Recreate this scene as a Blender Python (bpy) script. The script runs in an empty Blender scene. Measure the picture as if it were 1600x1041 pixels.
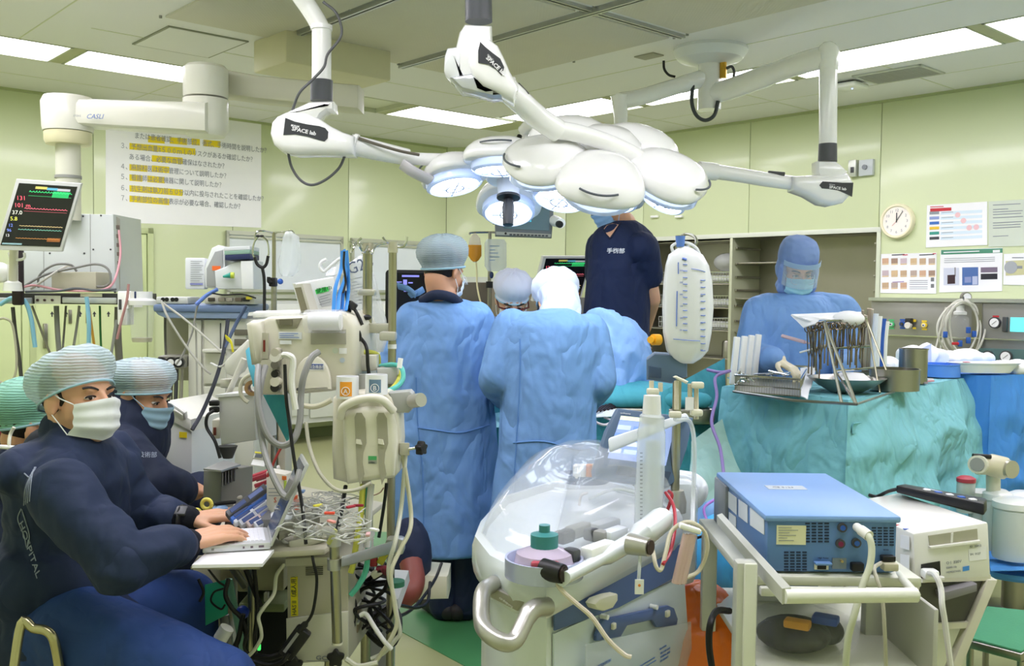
import bpy,bmesh,math,random
from mathutils import Vector,Matrix,noise
import numpy as np
R = random.Random(7)
SC = bpy.context.scene
COL = SC.collection
PI = math.pi
# ---------------------------------------------------------------- camera
CZ,CEIL = 1.45,3.0
FPX,PITCH,ROLL,YAW = 1517.1,-.04226904,.0121697,.72472502
def _basis():
    f = Vector((0,math.cos(PITCH),math.sin(PITCH)));rt = Vector((1,0,0));up = rt.cross(f)
    c,s = math.cos(ROLL),math.sin(ROLL)
    return c*rt + s*up,-s*rt + c*up,f
CR,CU,CF = _basis()
cam = bpy.data.cameras.new('camera');cam.sensor_width = 36;cam.lens = 36*FPX/1600;cam.clip_start = .05
co = bpy.data.objects.new('camera',cam);COL.objects.link(co)
co.matrix_world = Matrix(((CR.x,CU.x,-CF.x,0),(CR.y,CU.y,-CF.y,0),(CR.z,CU.z,-CF.z,CZ),(0,0,0,1)))
SC.camera = co
# ---------------------------------------------------------------- light and exposure
w = bpy.data.worlds.new('world');SC.world = w;w.use_nodes = True
w.node_tree.nodes['Background'].inputs[0].default_value = (.9,1,.95,1)
w.node_tree.nodes['Background'].inputs[1].default_value = .3
SC.view_settings.view_transform = 'Standard';SC.view_settings.look = 'None'
SC.view_settings.gamma = 1;SC.view_settings.use_curve_mapping = False
SC.view_settings.exposure = 0.0
PANEL_E = 13.0
LAMP_E = 6.0
SPOT_W = 38.0        # surgical lamp beams
# ---------------------------------------------------------------- measuring helpers (photo pixel + distance -> metres)
def ray(x,y): return CR*((x-800)/FPX) - CU*((y-520.5)/FPX) + CF
def Q(x,y,Y): d = ray(x,y);return d*(Y/d.y) + Vector((0,0,CZ))
def QZ(x,y,z): d = ray(x,y);return d*((z-CZ)/d.z) + Vector((0,0,CZ))
UA = Vector((math.cos(YAW),math.sin(YAW),0));VB = Vector((-math.sin(YAW),math.cos(YAW),0));ZU = Vector((0,0,1))
def RM(a,b,z=0): return UA*a + VB*b + ZU*z
def room(p): return p.dot(UA),p.dot(VB),p.z
def QP(x,y,p0,n):
    d = ray(x,y);o = Vector((0,0,CZ));return o + d*((p0-o).dot(n)/d.dot(n))
AW,BW = 7.32,8.38
def QL(x,y,off=0): return QP(x,y,RM(0,BW-off),VB)     # on the left wall
def QR(x,y,off=0): return QP(x,y,RM(AW-off,0),UA)     # on the right wall
def V(*a): return Vector(a)
# ---------------------------------------------------------------- materials
def lin(h):
    c = [int(h[i:i+2],16)/255 for i in (0,2,4)]
    return [x/12.92 if x <= .04045 else ((x+.055)/1.055)**2.4 for x in c] + [1]
MC = {}
def mat(h,rough=.5,metal=0,alpha=1,emit=0,tr=0,kind='',var=.06,bump=.03,sc=40,coat=0,ior=1.45,sss=0):
    k = (h,rough,metal,alpha,emit,tr,kind,var,bump,sc,coat)
    if k in MC: return MC[k]
    m = bpy.data.materials.new('mat_%s_%d' % (h,len(MC)));m.use_nodes = True
    nt = m.node_tree;N = nt.nodes;L = nt.links;b = N['Principled BSDF']
    c = lin(h);I = b.inputs
    I['Base Color'].default_value = c;I['Roughness'].default_value = rough;I['Metallic'].default_value = metal
    I['Alpha'].default_value = alpha;I['Transmission Weight'].default_value = tr;I['IOR'].default_value = ior
    if coat: I['Coat Weight'].default_value = coat;I['Coat Roughness'].default_value = .1
    if sss:
        I['Subsurface Weight'].default_value = sss;I['Subsurface Radius'].default_value = (.02,.008,.005);I['Subsurface Scale'].default_value = 1
    if emit: I['Emission Color'].default_value = c;I['Emission Strength'].default_value = emit
    tc = N.new('ShaderNodeTexCoord');src = tc.outputs['Object']
    if not tr and not emit:
        n = N.new('ShaderNodeTexNoise');n.inputs['Scale'].default_value = sc*.12;n.inputs['Detail'].default_value = 4
        L.new(src,n.inputs['Vector'])
        mx = N.new('ShaderNodeMix');mx.data_type = 'RGBA'
        mx.inputs[6].default_value = [x*(1-var) for x in c[:3]]+[1];mx.inputs[7].default_value = [min(1,x*(1+var)) for x in c[:3]]+[1]
        L.new(n.outputs['Fac'],mx.inputs[0]);L.new(mx.outputs[2],I['Base Color'])
        n2 = N.new('ShaderNodeTexNoise');n2.inputs['Scale'].default_value = sc;n2.inputs['Detail'].default_value = 3
        L.new(src,n2.inputs['Vector']);h2 = n2.outputs['Fac'];dist = .004
        if kind == 'brush':
            mp = N.new('ShaderNodeMapping');mp.inputs['Scale'].default_value = (1,1,30);L.new(src,mp.inputs[0]);L.new(mp.outputs[0],n2.inputs['Vector'])
        if kind == 'cloth':      # soft creases in two directions over a fine weave
            hs = []
            for sc_,st in ((1.7,(1,1,.3)),(2.4,(1.3,1.1,.8))):
                mp = N.new('ShaderNodeMapping');mp.inputs['Scale'].default_value = st;mp.inputs['Rotation'].default_value = (.3*len(hs),.5-len(hs),.2);L.new(src,mp.inputs[0])
                nz = N.new('ShaderNodeTexNoise');nz.inputs['Scale'].default_value = sc_*1.7;nz.inputs['Detail'].default_value = 3;nz.inputs['Distortion'].default_value = .35;L.new(mp.outputs[0],nz.inputs['Vector'])
                m1 = N.new('ShaderNodeMath');m1.operation = 'SUBTRACT';m1.inputs[1].default_value = .5;L.new(nz.outputs['Fac'],m1.inputs[0])
                m2 = N.new('ShaderNodeMath');m2.operation = 'ABSOLUTE';L.new(m1.outputs[0],m2.inputs[0]);hs.append(m2)
            ad = N.new('ShaderNodeMath');ad.operation = 'ADD';L.new(hs[0].outputs[0],ad.inputs[0]);L.new(hs[1].outputs[0],ad.inputs[1])
            a2 = N.new('ShaderNodeMath');a2.operation = 'MULTIPLY_ADD';a2.inputs[1].default_value = .012;L.new(n2.outputs['Fac'],a2.inputs[0]);L.new(ad.outputs[0],a2.inputs[2]);h2 = a2.outputs[0]
            n2.inputs['Scale'].default_value = 60;dist = .11
        if kind == 'net':        # pleated bouffant: fine ribs that let the hair show
            wv = N.new('ShaderNodeTexWave');wv.inputs['Scale'].default_value = 42;wv.inputs['Distortion'].default_value = 2.5;wv.inputs['Detail'].default_value = 2;wv.bands_direction = 'Z'
            L.new(src,wv.inputs['Vector'])
            mr = N.new('ShaderNodeMapRange');mr.inputs[3].default_value = alpha-.16;mr.inputs[4].default_value = min(1,alpha+.12)
            L.new(wv.outputs['Fac'],mr.inputs[0]);L.new(mr.outputs[0],I['Alpha']);h2 = wv.outputs['Fac'];dist = .003
        if kind == 'perf':       # perforated filter face
            vo = N.new('ShaderNodeTexVoronoi');vo.inputs['Scale'].default_value = 60;vo.inputs['Randomness'].default_value = 0;L.new(src,vo.inputs['Vector']);h2 = vo.outputs['Distance']
        bp = N.new('ShaderNodeBump');bp.inputs['Strength'].default_value = bump if kind not in ('cloth','net') else max(bump,.5);bp.inputs['Distance'].default_value = dist
        L.new(h2,bp.inputs['Height']);L.new(bp.outputs[0],I['Normal'])
    MC[k] = m
    return m
WHITE = mat('f3f5f2',.35,coat=.3);LAMPW = mat('f8f9f8',.25,coat=.6);CREAM = mat('e0decb',.45);BEIGE = mat('cfc9b0',.5)
GREYP = mat('9b9c97',.5);DGREY = mat('46484a',.5);BLACK = mat('151516',.45);RUBBER = mat('1c1c1c',.7)
STEEL = mat('a3a096',.28,1,kind='brush',bump=.08);CHROME = mat('d8d8d6',.1,1);ALU = mat('c4c6c4',.35,.9);BRASSY = mat('a9a58c',.28,.9)
PAPER = mat('f0f1f2',.7);CLEAR = mat('f2f6f8',.12,tr=.0,alpha=.22);HAZE = mat('e8eef0',.2,alpha=.5);GLASS = mat('f4f8fa',.03,alpha=.16)
# ---------------------------------------------------------------- mesh builder
def rotto(z,x=None):
    z = z.normalized()
    x = (x or (ZU if abs(z.z) < .9 else V(1,0,0)));y = z.cross(x).normalized();x = y.cross(z)
    return Matrix((x,y,z)).transposed().to_4x4()
def frame(o,x,up):             # x right, y up on the plane, z out towards viewer
    x = x.normalized();z = x.cross(up).normalized();y = z.cross(x)
    M = Matrix((x,y,z)).transposed().to_4x4();M.translation = o
    return M
def TR(loc=(0,0,0),rz=0,rx=0,ry=0): return Matrix.Translation(loc) @ Matrix.Rotation(rz,4,'Z') @ Matrix.Rotation(ry,4,'Y') @ Matrix.Rotation(rx,4,'X')
class MB:
    def __init__(s,M=None): s.b = bmesh.new();s.M = M or Matrix()
    def _x(s,vs,M=None):
        T = s.M @ M if M is not None else s.M
        for v in vs: v.co = T @ v.co
        return s
    def box(s,c,d,bev=0,M=None,seg=2):
        n = bmesh.new();r = bmesh.ops.create_cube(n,size=1)
        for v in n.verts: v.co = Vector((v.co.x*d[0]+c[0],v.co.y*d[1]+c[1],v.co.z*d[2]+c[2]))
        if bev: bmesh.ops.bevel(n,geom=list(n.edges),offset=min(bev,min(d)*.45),segments=seg,profile=.5,affect='EDGES')
        return s._add(n,M)
    def _add(s,n,M=None):
        T = s.M @ M if M is not None else s.M
        me = bpy.data.meshes.new('t');n.to_mesh(me);n.free();me.transform(T);s.b.from_mesh(me);bpy.data.meshes.remove(me)
        return s
    def hexa(s,p,bev=0):       # 8 corners: bottom 4 then top 4
        n = bmesh.new();v = [n.verts.new(q) for q in p]
        for f in ((3,2,1,0),(4,5,6,7),(0,1,5,4),(1,2,6,5),(2,3,7,6),(3,0,4,7)): n.faces.new([v[i] for i in f])
        bmesh.ops.recalc_face_normals(n,faces=n.faces)
        if bev: bmesh.ops.bevel(n,geom=list(n.edges),offset=bev,segments=2,profile=.5,affect='EDGES')
        return s._add(n)
    def prism(s,pts,d,M=None,bev=0):     # 2-D outline extruded along local +z by d
        n = bmesh.new();a = [n.verts.new((p[0],p[1],0)) for p in pts];f = n.faces.new(a)
        r = bmesh.ops.extrude_face_region(n,geom=[f]);bmesh.ops.translate(n,vec=(0,0,d),verts=[e for e in r['geom'] if isinstance(e,bmesh.types.BMVert)])
        bmesh.ops.recalc_face_normals(n,faces=n.faces)
        if bev: bmesh.ops.bevel(n,geom=[e for e in n.edges if abs(e.verts[0].co.z-e.verts[1].co.z) < 1e-6],offset=bev,segments=2,profile=.5,affect='EDGES')
        return s._add(n,M)
    def cyl(s,p,q,r,r2=None,n=16):
        return s.tube([p,q],[r,r if r2 is None else r2],n)
    def tube(s,pts,r,n=8,cap=True):
        pts = [Vector(p) for p in pts];N = len(pts)
        rs = r if isinstance(r,(list,tuple)) else [r]*N
        t = (pts[1]-pts[0]).normalized();x = t.orthogonal().normalized();rings = []
        for i,p in enumerate(pts):
            t2 = ((pts[min(i+1,N-1)]-pts[max(i-1,0)])).normalized() if N > 1 else t
            if t2.length < 1e-6: t2 = t
            x = (x - t2*x.dot(t2));x = x.normalized() if x.length > 1e-6 else t2.orthogonal().normalized()
            y = t2.cross(x);rr = rs[i];ex,ey = rr if isinstance(rr,tuple) else (rr,rr)
            rings.append([s.b.verts.new(s.M @ (p + x*math.cos(a)*ex + y*math.sin(a)*ey)) for a in [2*PI*k/n for k in range(n)]])
        for a,b in zip(rings,rings[1:]):
            for k in range(n): s.b.faces.new((a[k],a[(k+1) % n],b[(k+1) % n],b[k]))
        if cap: s.b.faces.new(rings[0][::-1]);s.b.faces.new(rings[-1])
        return s
    def lathe(s,prof,M=None,n=24,c=(0,0,0)):
        T = s.M @ (M or Matrix());c = Vector(c);rings = []
        for r,z in prof:
            rings.append([s.b.verts.new(T @ (c+V(r*math.cos(2*PI*k/n),r*math.sin(2*PI*k/n),z))) for k in range(n)] if r > 1e-5 else [s.b.verts.new(T @ (c+V(0,0,z)))])
        for a,b in zip(rings,rings[1:]):
            for k in range(n):
                q = [a[k % len(a)],a[(k+1) % len(a)],b[(k+1) % len(b)],b[k % len(b)]]
                q = list(dict.fromkeys(q))
                if len(q) > 2: s.b.faces.new(q)
        return s
    def ell(s,c,r,M=None,n=16):
        T = s.M @ (M or Matrix()) @ Matrix.Translation(c) @ Matrix.Diagonal((r[0],r[1],r[2],1))
        bmesh.ops.create_uvsphere(s.b,u_segments=n,v_segments=max(6,n*2//3),radius=1,matrix=T);return s
    def cap(s,p,r,q,r2,n=14):           # capsule with rounded ends
        p = Vector(p);q = Vector(q);d = (q-p);L = d.length or 1e-6;d /= L
        P = [];RR = []
        for k in range(5): a = PI/2*(k/4);P.append(p - d*r*math.cos(a));RR.append(max(r*math.sin(a),1e-4))
        for k in range(5): a = PI/2*(k/4);P.append(q + d*r2*math.sin(a));RR.append(max(r2*math.cos(a),1e-4))
        return s.tube(P,RR,n)
    def chain(s,pts,rs,n=14):
        for i in range(len(pts)-1): s.cap(pts[i],rs[i],pts[i+1],rs[i+1],n)
        return s
    def loft(s,secs,n=40,fold=None,cap=True):   # secs: (center, rx, ry, rz[, foldamp]); ellipse in a horizontal plane
        rings = []
        for i,q in enumerate(secs):
            c = Vector(q[0]);rx,ry,rz = q[1:4];fa = q[4] if len(q) > 4 else 0
            ring = []
            for k in range(n):
                a = 2*PI*k/n;f = 1 + fa*(math.sin(5*a+1.3)+.7*math.sin(9*a+.4+i*.15)+.4*math.sin(15*a+2))
                x = math.cos(a)*rx*f;y = math.sin(a)*ry*f
                ring.append(s.b.verts.new(s.M @ (c + V(x*math.cos(rz)-y*math.sin(rz),x*math.sin(rz)+y*math.cos(rz),0))))
            rings.append(ring)
        for a,b in zip(rings,rings[1:]):
            for k in range(n): s.b.faces.new((a[k],a[(k+1) % n],b[(k+1) % n],b[k]))
        if cap: s.b.faces.new(rings[0][::-1]);s.b.faces.new(rings[-1])
        return s
    def grid(s,f,nu,nv,th=0):            # f(u, v) -> point; th gives it thickness
        n = bmesh.new();g = [[n.verts.new(f(i/nu,j/nv)) for j in range(nv+1)] for i in range(nu+1)]
        for i in range(nu):
            for j in range(nv): n.faces.new((g[i][j],g[i+1][j],g[i+1][j+1],g[i][j+1]))
        if th:
            n.normal_update();bmesh.ops.solidify(n,geom=list(n.faces),thickness=th)
        return s._add(n)
    def patch(s,pts,M=None):
        s.b.faces.new([s.b.verts.new(s.M @ ((M @ Vector(p)) if M else Vector(p))) for p in pts]);return s
INV = {}
def _link(o,parent,kw):
    COL.objects.link(o)
    if parent is not None: o.parent = parent
    for k,v in kw.items(): o[k] = v
    return o
def mesh_obj(name,me,m,parent=None,W=False,**kw):
    if W and parent is not None: me.transform(WM(parent).inverted())
    o = bpy.data.objects.new(name,me)
    if parent is None:
        co_ = np.empty(len(me.vertices)*3,'f');me.vertices.foreach_get('co',co_);co_ = co_.reshape(-1,3)
        c = Vector(((co_[:,0].min()+co_[:,0].max())/2,(co_[:,1].min()+co_[:,1].max())/2,co_[:,2].min()));me.transform(Matrix.Translation(-c));o.location = c
        INV[name] = 1
    if not me.materials: me.materials.append(m)
    return _link(o,parent,kw)
def WM(o):
    M = Matrix.Translation(o.location) @ o.rotation_euler.to_matrix().to_4x4()
    return WM(o.parent) @ M if o.parent else M
def obj(name,b,m,parent=None,W=False,smooth=True,ang=38,**kw):
    bm = b.b;bmesh.ops.remove_doubles(bm,verts=bm.verts,dist=1e-5) if len(bm.verts) < 4000 else None
    bmesh.ops.recalc_face_normals(bm,faces=bm.faces) if len(bm.faces) < 20000 and not kw.pop('keep',0) else None
    me = bpy.data.meshes.new(name);bm.to_mesh(me);bm.free()
    if smooth:
        me.polygons.foreach_set('use_smooth',[True]*len(me.polygons));me.set_sharp_from_angle(angle=math.radians(ang))
    return mesh_obj(name,me,m,parent,W,**kw)
def thing(name,label,cat,loc=(0,0,0),rz=0,group=None,rx=0,ry=0):
    o = bpy.data.objects.new(name,None);o.empty_display_size = .1;COL.objects.link(o)
    o.location = loc;o.rotation_euler = (rx,ry,rz);o['label'] = label;o['category'] = cat
    if group: o['group'] = group
    return o
def tag(o,label,cat,group=None):
    o['label'] = label;o['category'] = cat
    if group: o['group'] = group
    return o
def dup(root,loc=None,rz=None,label=None,group=None):
    def cp(o,par):
        c = o.copy();COL.objects.link(c);c.parent = par
        for ch in KIDS(o): cp(ch,c)
        return c
    r = cp(root,None)
    if loc is not None: r.location = loc
    if rz is not None: r.rotation_euler = (r.rotation_euler.x,r.rotation_euler.y,rz)
    if label: r['label'] = label
    if group: r['group'] = group
    return r
def KIDS(o): return [c for c in list(bpy.data.objects) if c.parent == o]
def remesh(name,b,m,parent,vox=.008,sm=6,W=True,nz=None,fac=.5,**kw):   # fuse overlapping closed shapes into one skin
    me = bpy.data.meshes.new('t');bmesh.ops.recalc_face_normals(b.b,faces=b.b.faces);b.b.to_mesh(me);b.b.free()
    o = bpy.data.objects.new('t',me);COL.objects.link(o)
    r = o.modifiers.new('r','REMESH');r.mode = 'VOXEL';r.voxel_size = vox;r.use_smooth_shade = True
    s = o.modifiers.new('s','SMOOTH');s.iterations = sm;s.factor = fac
    dg = bpy.context.evaluated_depsgraph_get();me2 = bpy.data.meshes.new_from_object(o.evaluated_get(dg),depsgraph=dg)
    bpy.data.objects.remove(o);bpy.data.meshes.remove(me)
    if nz:                       # (amplitude, scale xyz) folds along the normal
        for (amp,sx,sy,sz,seed) in nz:
            N = len(me2.vertices);nr = np.empty(N*3,'f');cc = np.empty(N*3,'f');me2.vertices.foreach_get('normal',nr);me2.vertices.foreach_get('co',cc)
            nr = nr.reshape(-1,3);cc = cc.reshape(-1,3)
            h = np.array([1-2*abs(noise.noise(Vector((float(p[0])*sx+seed,float(p[1])*sy,float(p[2])*sz)))) for p in cc],'f')
            cc += nr*(h*amp)[:,None];me2.vertices.foreach_set('co',cc.ravel())
        me2.update()
    me2.polygons.foreach_set('use_smooth',[True]*len(me2.polygons))
    me2.materials.clear();me2.materials.append(m)
    return mesh_obj(name,me2,m,parent,W,**kw)
def text(s,size,M,m,parent=None,name='lettering',W=True,align='LEFT',th=.0004,spc=1.0,shear=0,xs=1,bold=0):
    cu = bpy.data.curves.new('t','FONT');cu.body = s;cu.size = size;cu.align_x = align;cu.extrude = th;cu.space_character = spc;cu.shear = shear;cu.resolution_u = 2
    if bold: cu.offset = bold
    o = bpy.data.objects.new('t',cu);COL.objects.link(o);dg = bpy.context.evaluated_depsgraph_get()
    me = bpy.data.meshes.new_from_object(o.evaluated_get(dg),depsgraph=dg);bpy.data.objects.remove(o)
    if xs != 1: me.transform(Matrix.Diagonal((xs,1,1,1)))
    me.transform(M);me.name = name;me.materials.clear()
    if len(me.vertices) == 0: me.from_pydata([(0,0,0),(.001,0,0),(0,.001,0)],[],[(0,1,2)])
    return mesh_obj(name,me,m,parent,W)
def arc(pts,n=8):                # Catmull-Rom through points
    P = [Vector(p) for p in pts];P = [P[0]*2-P[1]] + P + [P[-1]*2-P[-2]];out = []
    for i in range(1,len(P)-2):
        for k in range(n):
            t = k/n;a,b,c,d = P[i-1:i+3]
            out.append(.5*((2*b)+(c-a)*t+(2*a-5*b+4*c-d)*t*t+(3*b-a-3*c+d)*t**3))
    out.append(P[-2]);return out
def qarc(l,n=8): return arc([Q(*p) for p in l],n)      # points given as (px, py, distance)
def cord(name,label,cat,pts,r,m,group=None,parent=None,n=8,seg=8):
    b = MB().tube(qarc(pts,seg),r,n);o = obj(name,b,m,parent,W=parent is not None)
    if parent is None: tag(o,label,cat,group)
    return o
# a flat working plane standing in the room; outlines are measured on it and given thickness behind it
class Plane:
    def __init__(s,x=None,y=None,Y=None,yaw=0,tilt=0,p0=None,n=None,roll=0):
        if n is None:
            n = V(math.sin(yaw)*math.cos(tilt),-math.cos(yaw)*math.cos(tilt),math.sin(tilt));p0 = Q(x,y,Y)
        s.n = n.normalized();s.p0 = p0;s.X = ZU.cross(s.n).normalized();s.Y = s.n.cross(s.X)
        s.M = Matrix((s.X,s.Y,s.n)).transposed().to_4x4();s.M.translation = p0
        if roll: s.M = s.M @ Matrix.Rotation(roll,4,'Z')
    def at(s,x,y,out=0): return QP(x,y,s.p0,s.n) + s.n*out
    def l(s,x,y): q = s.M.inverted() @ s.at(x,y);return q.x,q.y
    def slab(s,b,pts,th,out=0,bev=0):      # outline in photo pixels, thickness th going back from out
        return b.prism([s.l(*p) for p in pts],th,s.M @ Matrix.Translation((0,0,out-th)),bev)
    def rect(s,b,x0,y0,x1,y1,th,out=0,bev=0,rnd=0):
        a = s.l(x0,(y0+y1)/2)[0];c = s.l(x1,(y0+y1)/2)[0];d = s.l((x0+x1)/2,y0)[1];e = s.l((x0+x1)/2,y1)[1]
        if rnd:
            pts = []
            for cx,cy,t0 in ((c-rnd,d-rnd,0),(a+rnd,d-rnd,1),(a+rnd,e+rnd,2),(c-rnd,e+rnd,3)):
                for k in range(5): t = (t0+k/4)*PI/2;pts.append((cx+rnd*math.cos(t),cy+rnd*math.sin(t)))
            return b.prism(pts,th,s.M @ Matrix.Translation((0,0,out-th)),bev)
        return b.box(((a+c)/2,(d+e)/2,out-th/2),(abs(c-a),abs(d-e),th),bev,s.M)
    def disc(s,b,x,y,r,th,out=0,n=24,r2=None):   # r in metres
        p = s.l(x,y);return b.lathe([(0,out-th),(r2 or r,out-th),(r,out),(0,out)],s.M @ Matrix.Translation((p[0],p[1],0)),n)
    def text(s,t,x,y,h,m,par,out=.001,xs=1,al='LEFT',rot=0,**k):   # h in metres
        p = s.l(x,y);return text(t,h,s.M @ Matrix.Translation((p[0],p[1],out)) @ Matrix.Rotation(rot,4,'Z'),m,par,xs=xs,align=al,**k)
def PO(name,P,par,m,*a,kind='rect',**k):           # one plate on a plane as its own part
    b = MB();getattr(P,kind)(b,*a,**k);return obj(name,b,m,par,W=True)
def lines(P,par,m,x0,x1,ys,h=.003,out=.0012,frac=None,name='printed_lines',slope=0):
    b = MB()
    for i,y in enumerate(ys):
        e = x1 if frac is None else x0+(x1-x0)*frac[i % len(frac)]
        P.slab(b,[(x0,y),(e,y+slope*(e-x0)),(e,y+slope*(e-x0)+h),(x0,y+h)],.0006,out)
    return obj(name,b,m,par,W=True,smooth=False)
# ================================================================ SETTING
WALLM = mat('d3ddb2',.34,var=.02,bump=.01,sc=6,coat=.3);CEILM = mat('e6e7e8',.45,var=.015,sc=5);SEAMM = mat('8d9572',.6)
A0,B0 = -.5,-.9
ST = dict(kind='structure')
def rbox(b,a0,a1,b0,b1,z0,z1,bev=0):
    return b.box(((a0+a1)/2,(b0+b1)/2,(z0+z1)/2),(a1-a0,b1-b0,z1-z0),bev,M=Matrix.Rotation(YAW,4,'Z'))
# floor: pale green vinyl with an inlaid dark green band
fl = obj('floor',rbox(MB(),A0-.1,AW+.6,B0-.1,BW+.1,-.1,0),mat('a9ac7c',.3,var=.05,sc=12,coat=.2),**ST)
def flat(pts,z,th): n = MB();n.prism([(p.x,p.y) for p in pts],th,Matrix.Translation((0,0,z)));return n
gp = [QZ(560,960,0),QZ(905,1190,0),QZ(2100,1190,0),QZ(1300,830,0),QZ(700,800,0)]
gr = flat([QZ(*p,0) for p in ((470,900),(640,995),(1000,1190),(1700,1240),(1150,860),(560,830))],.0,.003)
obj('floor_band',gr,mat('4f8f5a',.3,var=.05,sc=12,coat=.2),fl,W=True)
# ceiling: slabs around the light trough
L0,L1 = 6.67,7.2;R0,R1 = 5.66,6.2;N0,N1 = .66,1.18;K0,K1 = .3,.84
cb = MB()
for a0,a1,b0,b1 in ((A0-.1,AW+.1,L1,BW+.1),(A0-.1,AW+.1,B0-.1,K0),(R1,AW+.1,K0,L1),(A0-.1,N0,K0,L1),(N1,R0,K1,L0)): rbox(cb,a0,a1,b0,b1,CEIL,CEIL+.12)
ce = obj('ceiling',cb,CEILM,**ST)
obj('trough_back',rbox(MB(),N0-.1,R1+.1,K0-.1,L1+.1,CEIL+.1,CEIL+.13),CEILM,ce,W=True)
HP = mat('d2d0c4',.85,kind='perf',bump=.3,var=.03);JOINT = mat('c9ccb8',.5)
for (a0,a1) in ((2.22,2.9),(2.98,3.82),(3.93,4.62)):
    for (b0,b1) in ((1.95,3.68),(3.82,5.52)):
        obj('filter_panel',rbox(MB(),a0,a1,b0,b1,CEIL-.012,CEIL+.01,.003),HP,ce,W=True)
bar = MB()
for a in (2.94,3.875): rbox(bar,a-.022,a-.006,1.9,5.56,CEIL-.03,CEIL);rbox(bar,a+.006,a+.022,1.9,5.56,CEIL-.03,CEIL)
rbox(bar,2.18,4.66,3.73,3.742,CEIL-.02,CEIL);rbox(bar,2.18,4.66,3.758,3.77,CEIL-.02,CEIL)
obj('panel_rail',bar,ALU,ce,W=True)
sl = MB()
for a in (2.94,3.875): rbox(sl,a-.005,a+.005,1.9,5.56,CEIL-.004,CEIL)
rbox(sl,2.18,4.66,3.744,3.756,CEIL-.004,CEIL);obj('rail_gap',sl,mat('4a4b40',.6),ce,W=True)
scw = MB()
for a in (2.2,2.9,2.98,3.84,3.92,4.64):
    for b in (1.97,3.7,3.8,4.65,5.54): scw.lathe([(0,CEIL-.016),(.009,CEIL-.014),(.009,CEIL)],M=Matrix.Translation(RM(a,b)),n=8)
obj('screw',scw,GREYP,ce,W=True,kind='stuff')
js = MB()     # thin joints between ceiling boards
for a in (-.1,.9,1.75,3.0,4.22,5.45): rbox(js,a-.004,a+.004,L1,BW,CEIL-.002,CEIL);
for a in (1.75,): rbox(js,a-.004,a+.004,K1,L0,CEIL-.002,CEIL)
for b in (.9,2.1,3.3,4.5,5.7,6.9): rbox(js,R1,AW,b-.004,b+.004,CEIL-.002,CEIL)
rbox(js,2.0,R0,6.09,6.1,CEIL-.002,CEIL);rbox(js,5.1,5.11,K1,L0,CEIL-.002,CEIL)
rbox(js,-.5,AW,7.8,7.806,CEIL-.002,CEIL);rbox(js,6.74,6.746,B0,BW,CEIL-.002,CEIL)
obj('ceiling_joint',js,mat('d3d8bd',.6),ce,W=True)
# light panels in the trough
LP = mat('f6f1ff',.5,emit=PANEL_E);LPO = mat('d8dcc8',.4);FRM = mat('c6cbb4',.5)
lights = [('L',-.3,.9),('L',.98,2.11-.0),('L',2.17,3.37),('L',3.45,4.75),('L',4.83,6.0)]
def clight(a0,a1,b0,b1,on,label):
    c = RM((a0+a1)/2,(b0+b1)/2,CEIL);t = thing('ceiling_light',label,'ceiling light',c,YAW,'recessed ceiling light panels')
    w_,d_ = a1-a0,b1-b0;f = MB()
    for x,y,sx,sy in ((0,d_/2-.008,w_,.016),(0,-d_/2+.008,w_,.016),(w_/2-.008,0,.016,d_),(-w_/2+.008,0,.016,d_)): f.box((x,y,.03),(sx,sy,.07))
    obj('frame',f,FRM,t);obj('diffuser',MB().box((0,0,.035),(w_-.03,d_-.03,.01)),LP if on else LPO,t)
    return t
nm = ['first','second','third','fourth','fifth','sixth','seventh','eighth']
for i,(a0,a1,on) in enumerate(((-.1,.86,1),(.92,2.08,1),(2.16,3.42,1),(3.5,4.76,0),(4.84,5.92,1))):
    clight(a0,a1,L0,L1,on,['bright ceiling panel outside the frame on the left','bright ceiling panel in the top left corner above the slanted monitor','bright ceiling panel just left of the pendant elbow','unlit ceiling panel beside the dark collar of the left lamp arm','bright ceiling panel between the two foremost lamp arms'][i])
rr = [(6.66,5.5),(5.44,4.28),(4.22,3.9),(3.86,2.52),(2.42,1.2),(1.1,-.1)]
for i,(b1,b0) in enumerate(((6.6,5.36),(5.3,3.93),(3.87,2.5),(2.42,1.1))):
    clight(R0,R1,b0,b1,1,['bright ceiling panel behind the cluster of lamp heads','bright ceiling panel seen behind the disc shaped lamp mount','long bright ceiling panel right of the right lamp column','bright ceiling panel in the top right corner'][i])
for b0,b1 in ((1.1,2.4),(2.5,3.8),(3.9,5.2),(5.3,6.5)): clight(N0,N1,b0,b1,1,'bright ceiling panel of the side row over the anaesthesia end, out of the frame')
for a0,a1 in ((1.3,2.6),(2.7,4.0),(4.1,5.5)): clight(a0,a1,K0,K1,1,'bright ceiling panel of the row behind the photographer, out of the frame')
fb = MB()
for a in (.89,2.12,3.46,4.8): rbox(fb,a-.04,a+.04,L0,L1,CEIL-.002,CEIL+.1)
for b in (5.33,3.9,2.46): rbox(fb,R0,R1,b-.04,b+.04,CEIL-.002,CEIL+.1)
rbox(fb,5.92,R1,6.6,L1,CEIL,CEIL+.1)
obj('trough_divider',fb,mat('b5b890',.5),ce,W=True)
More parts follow.
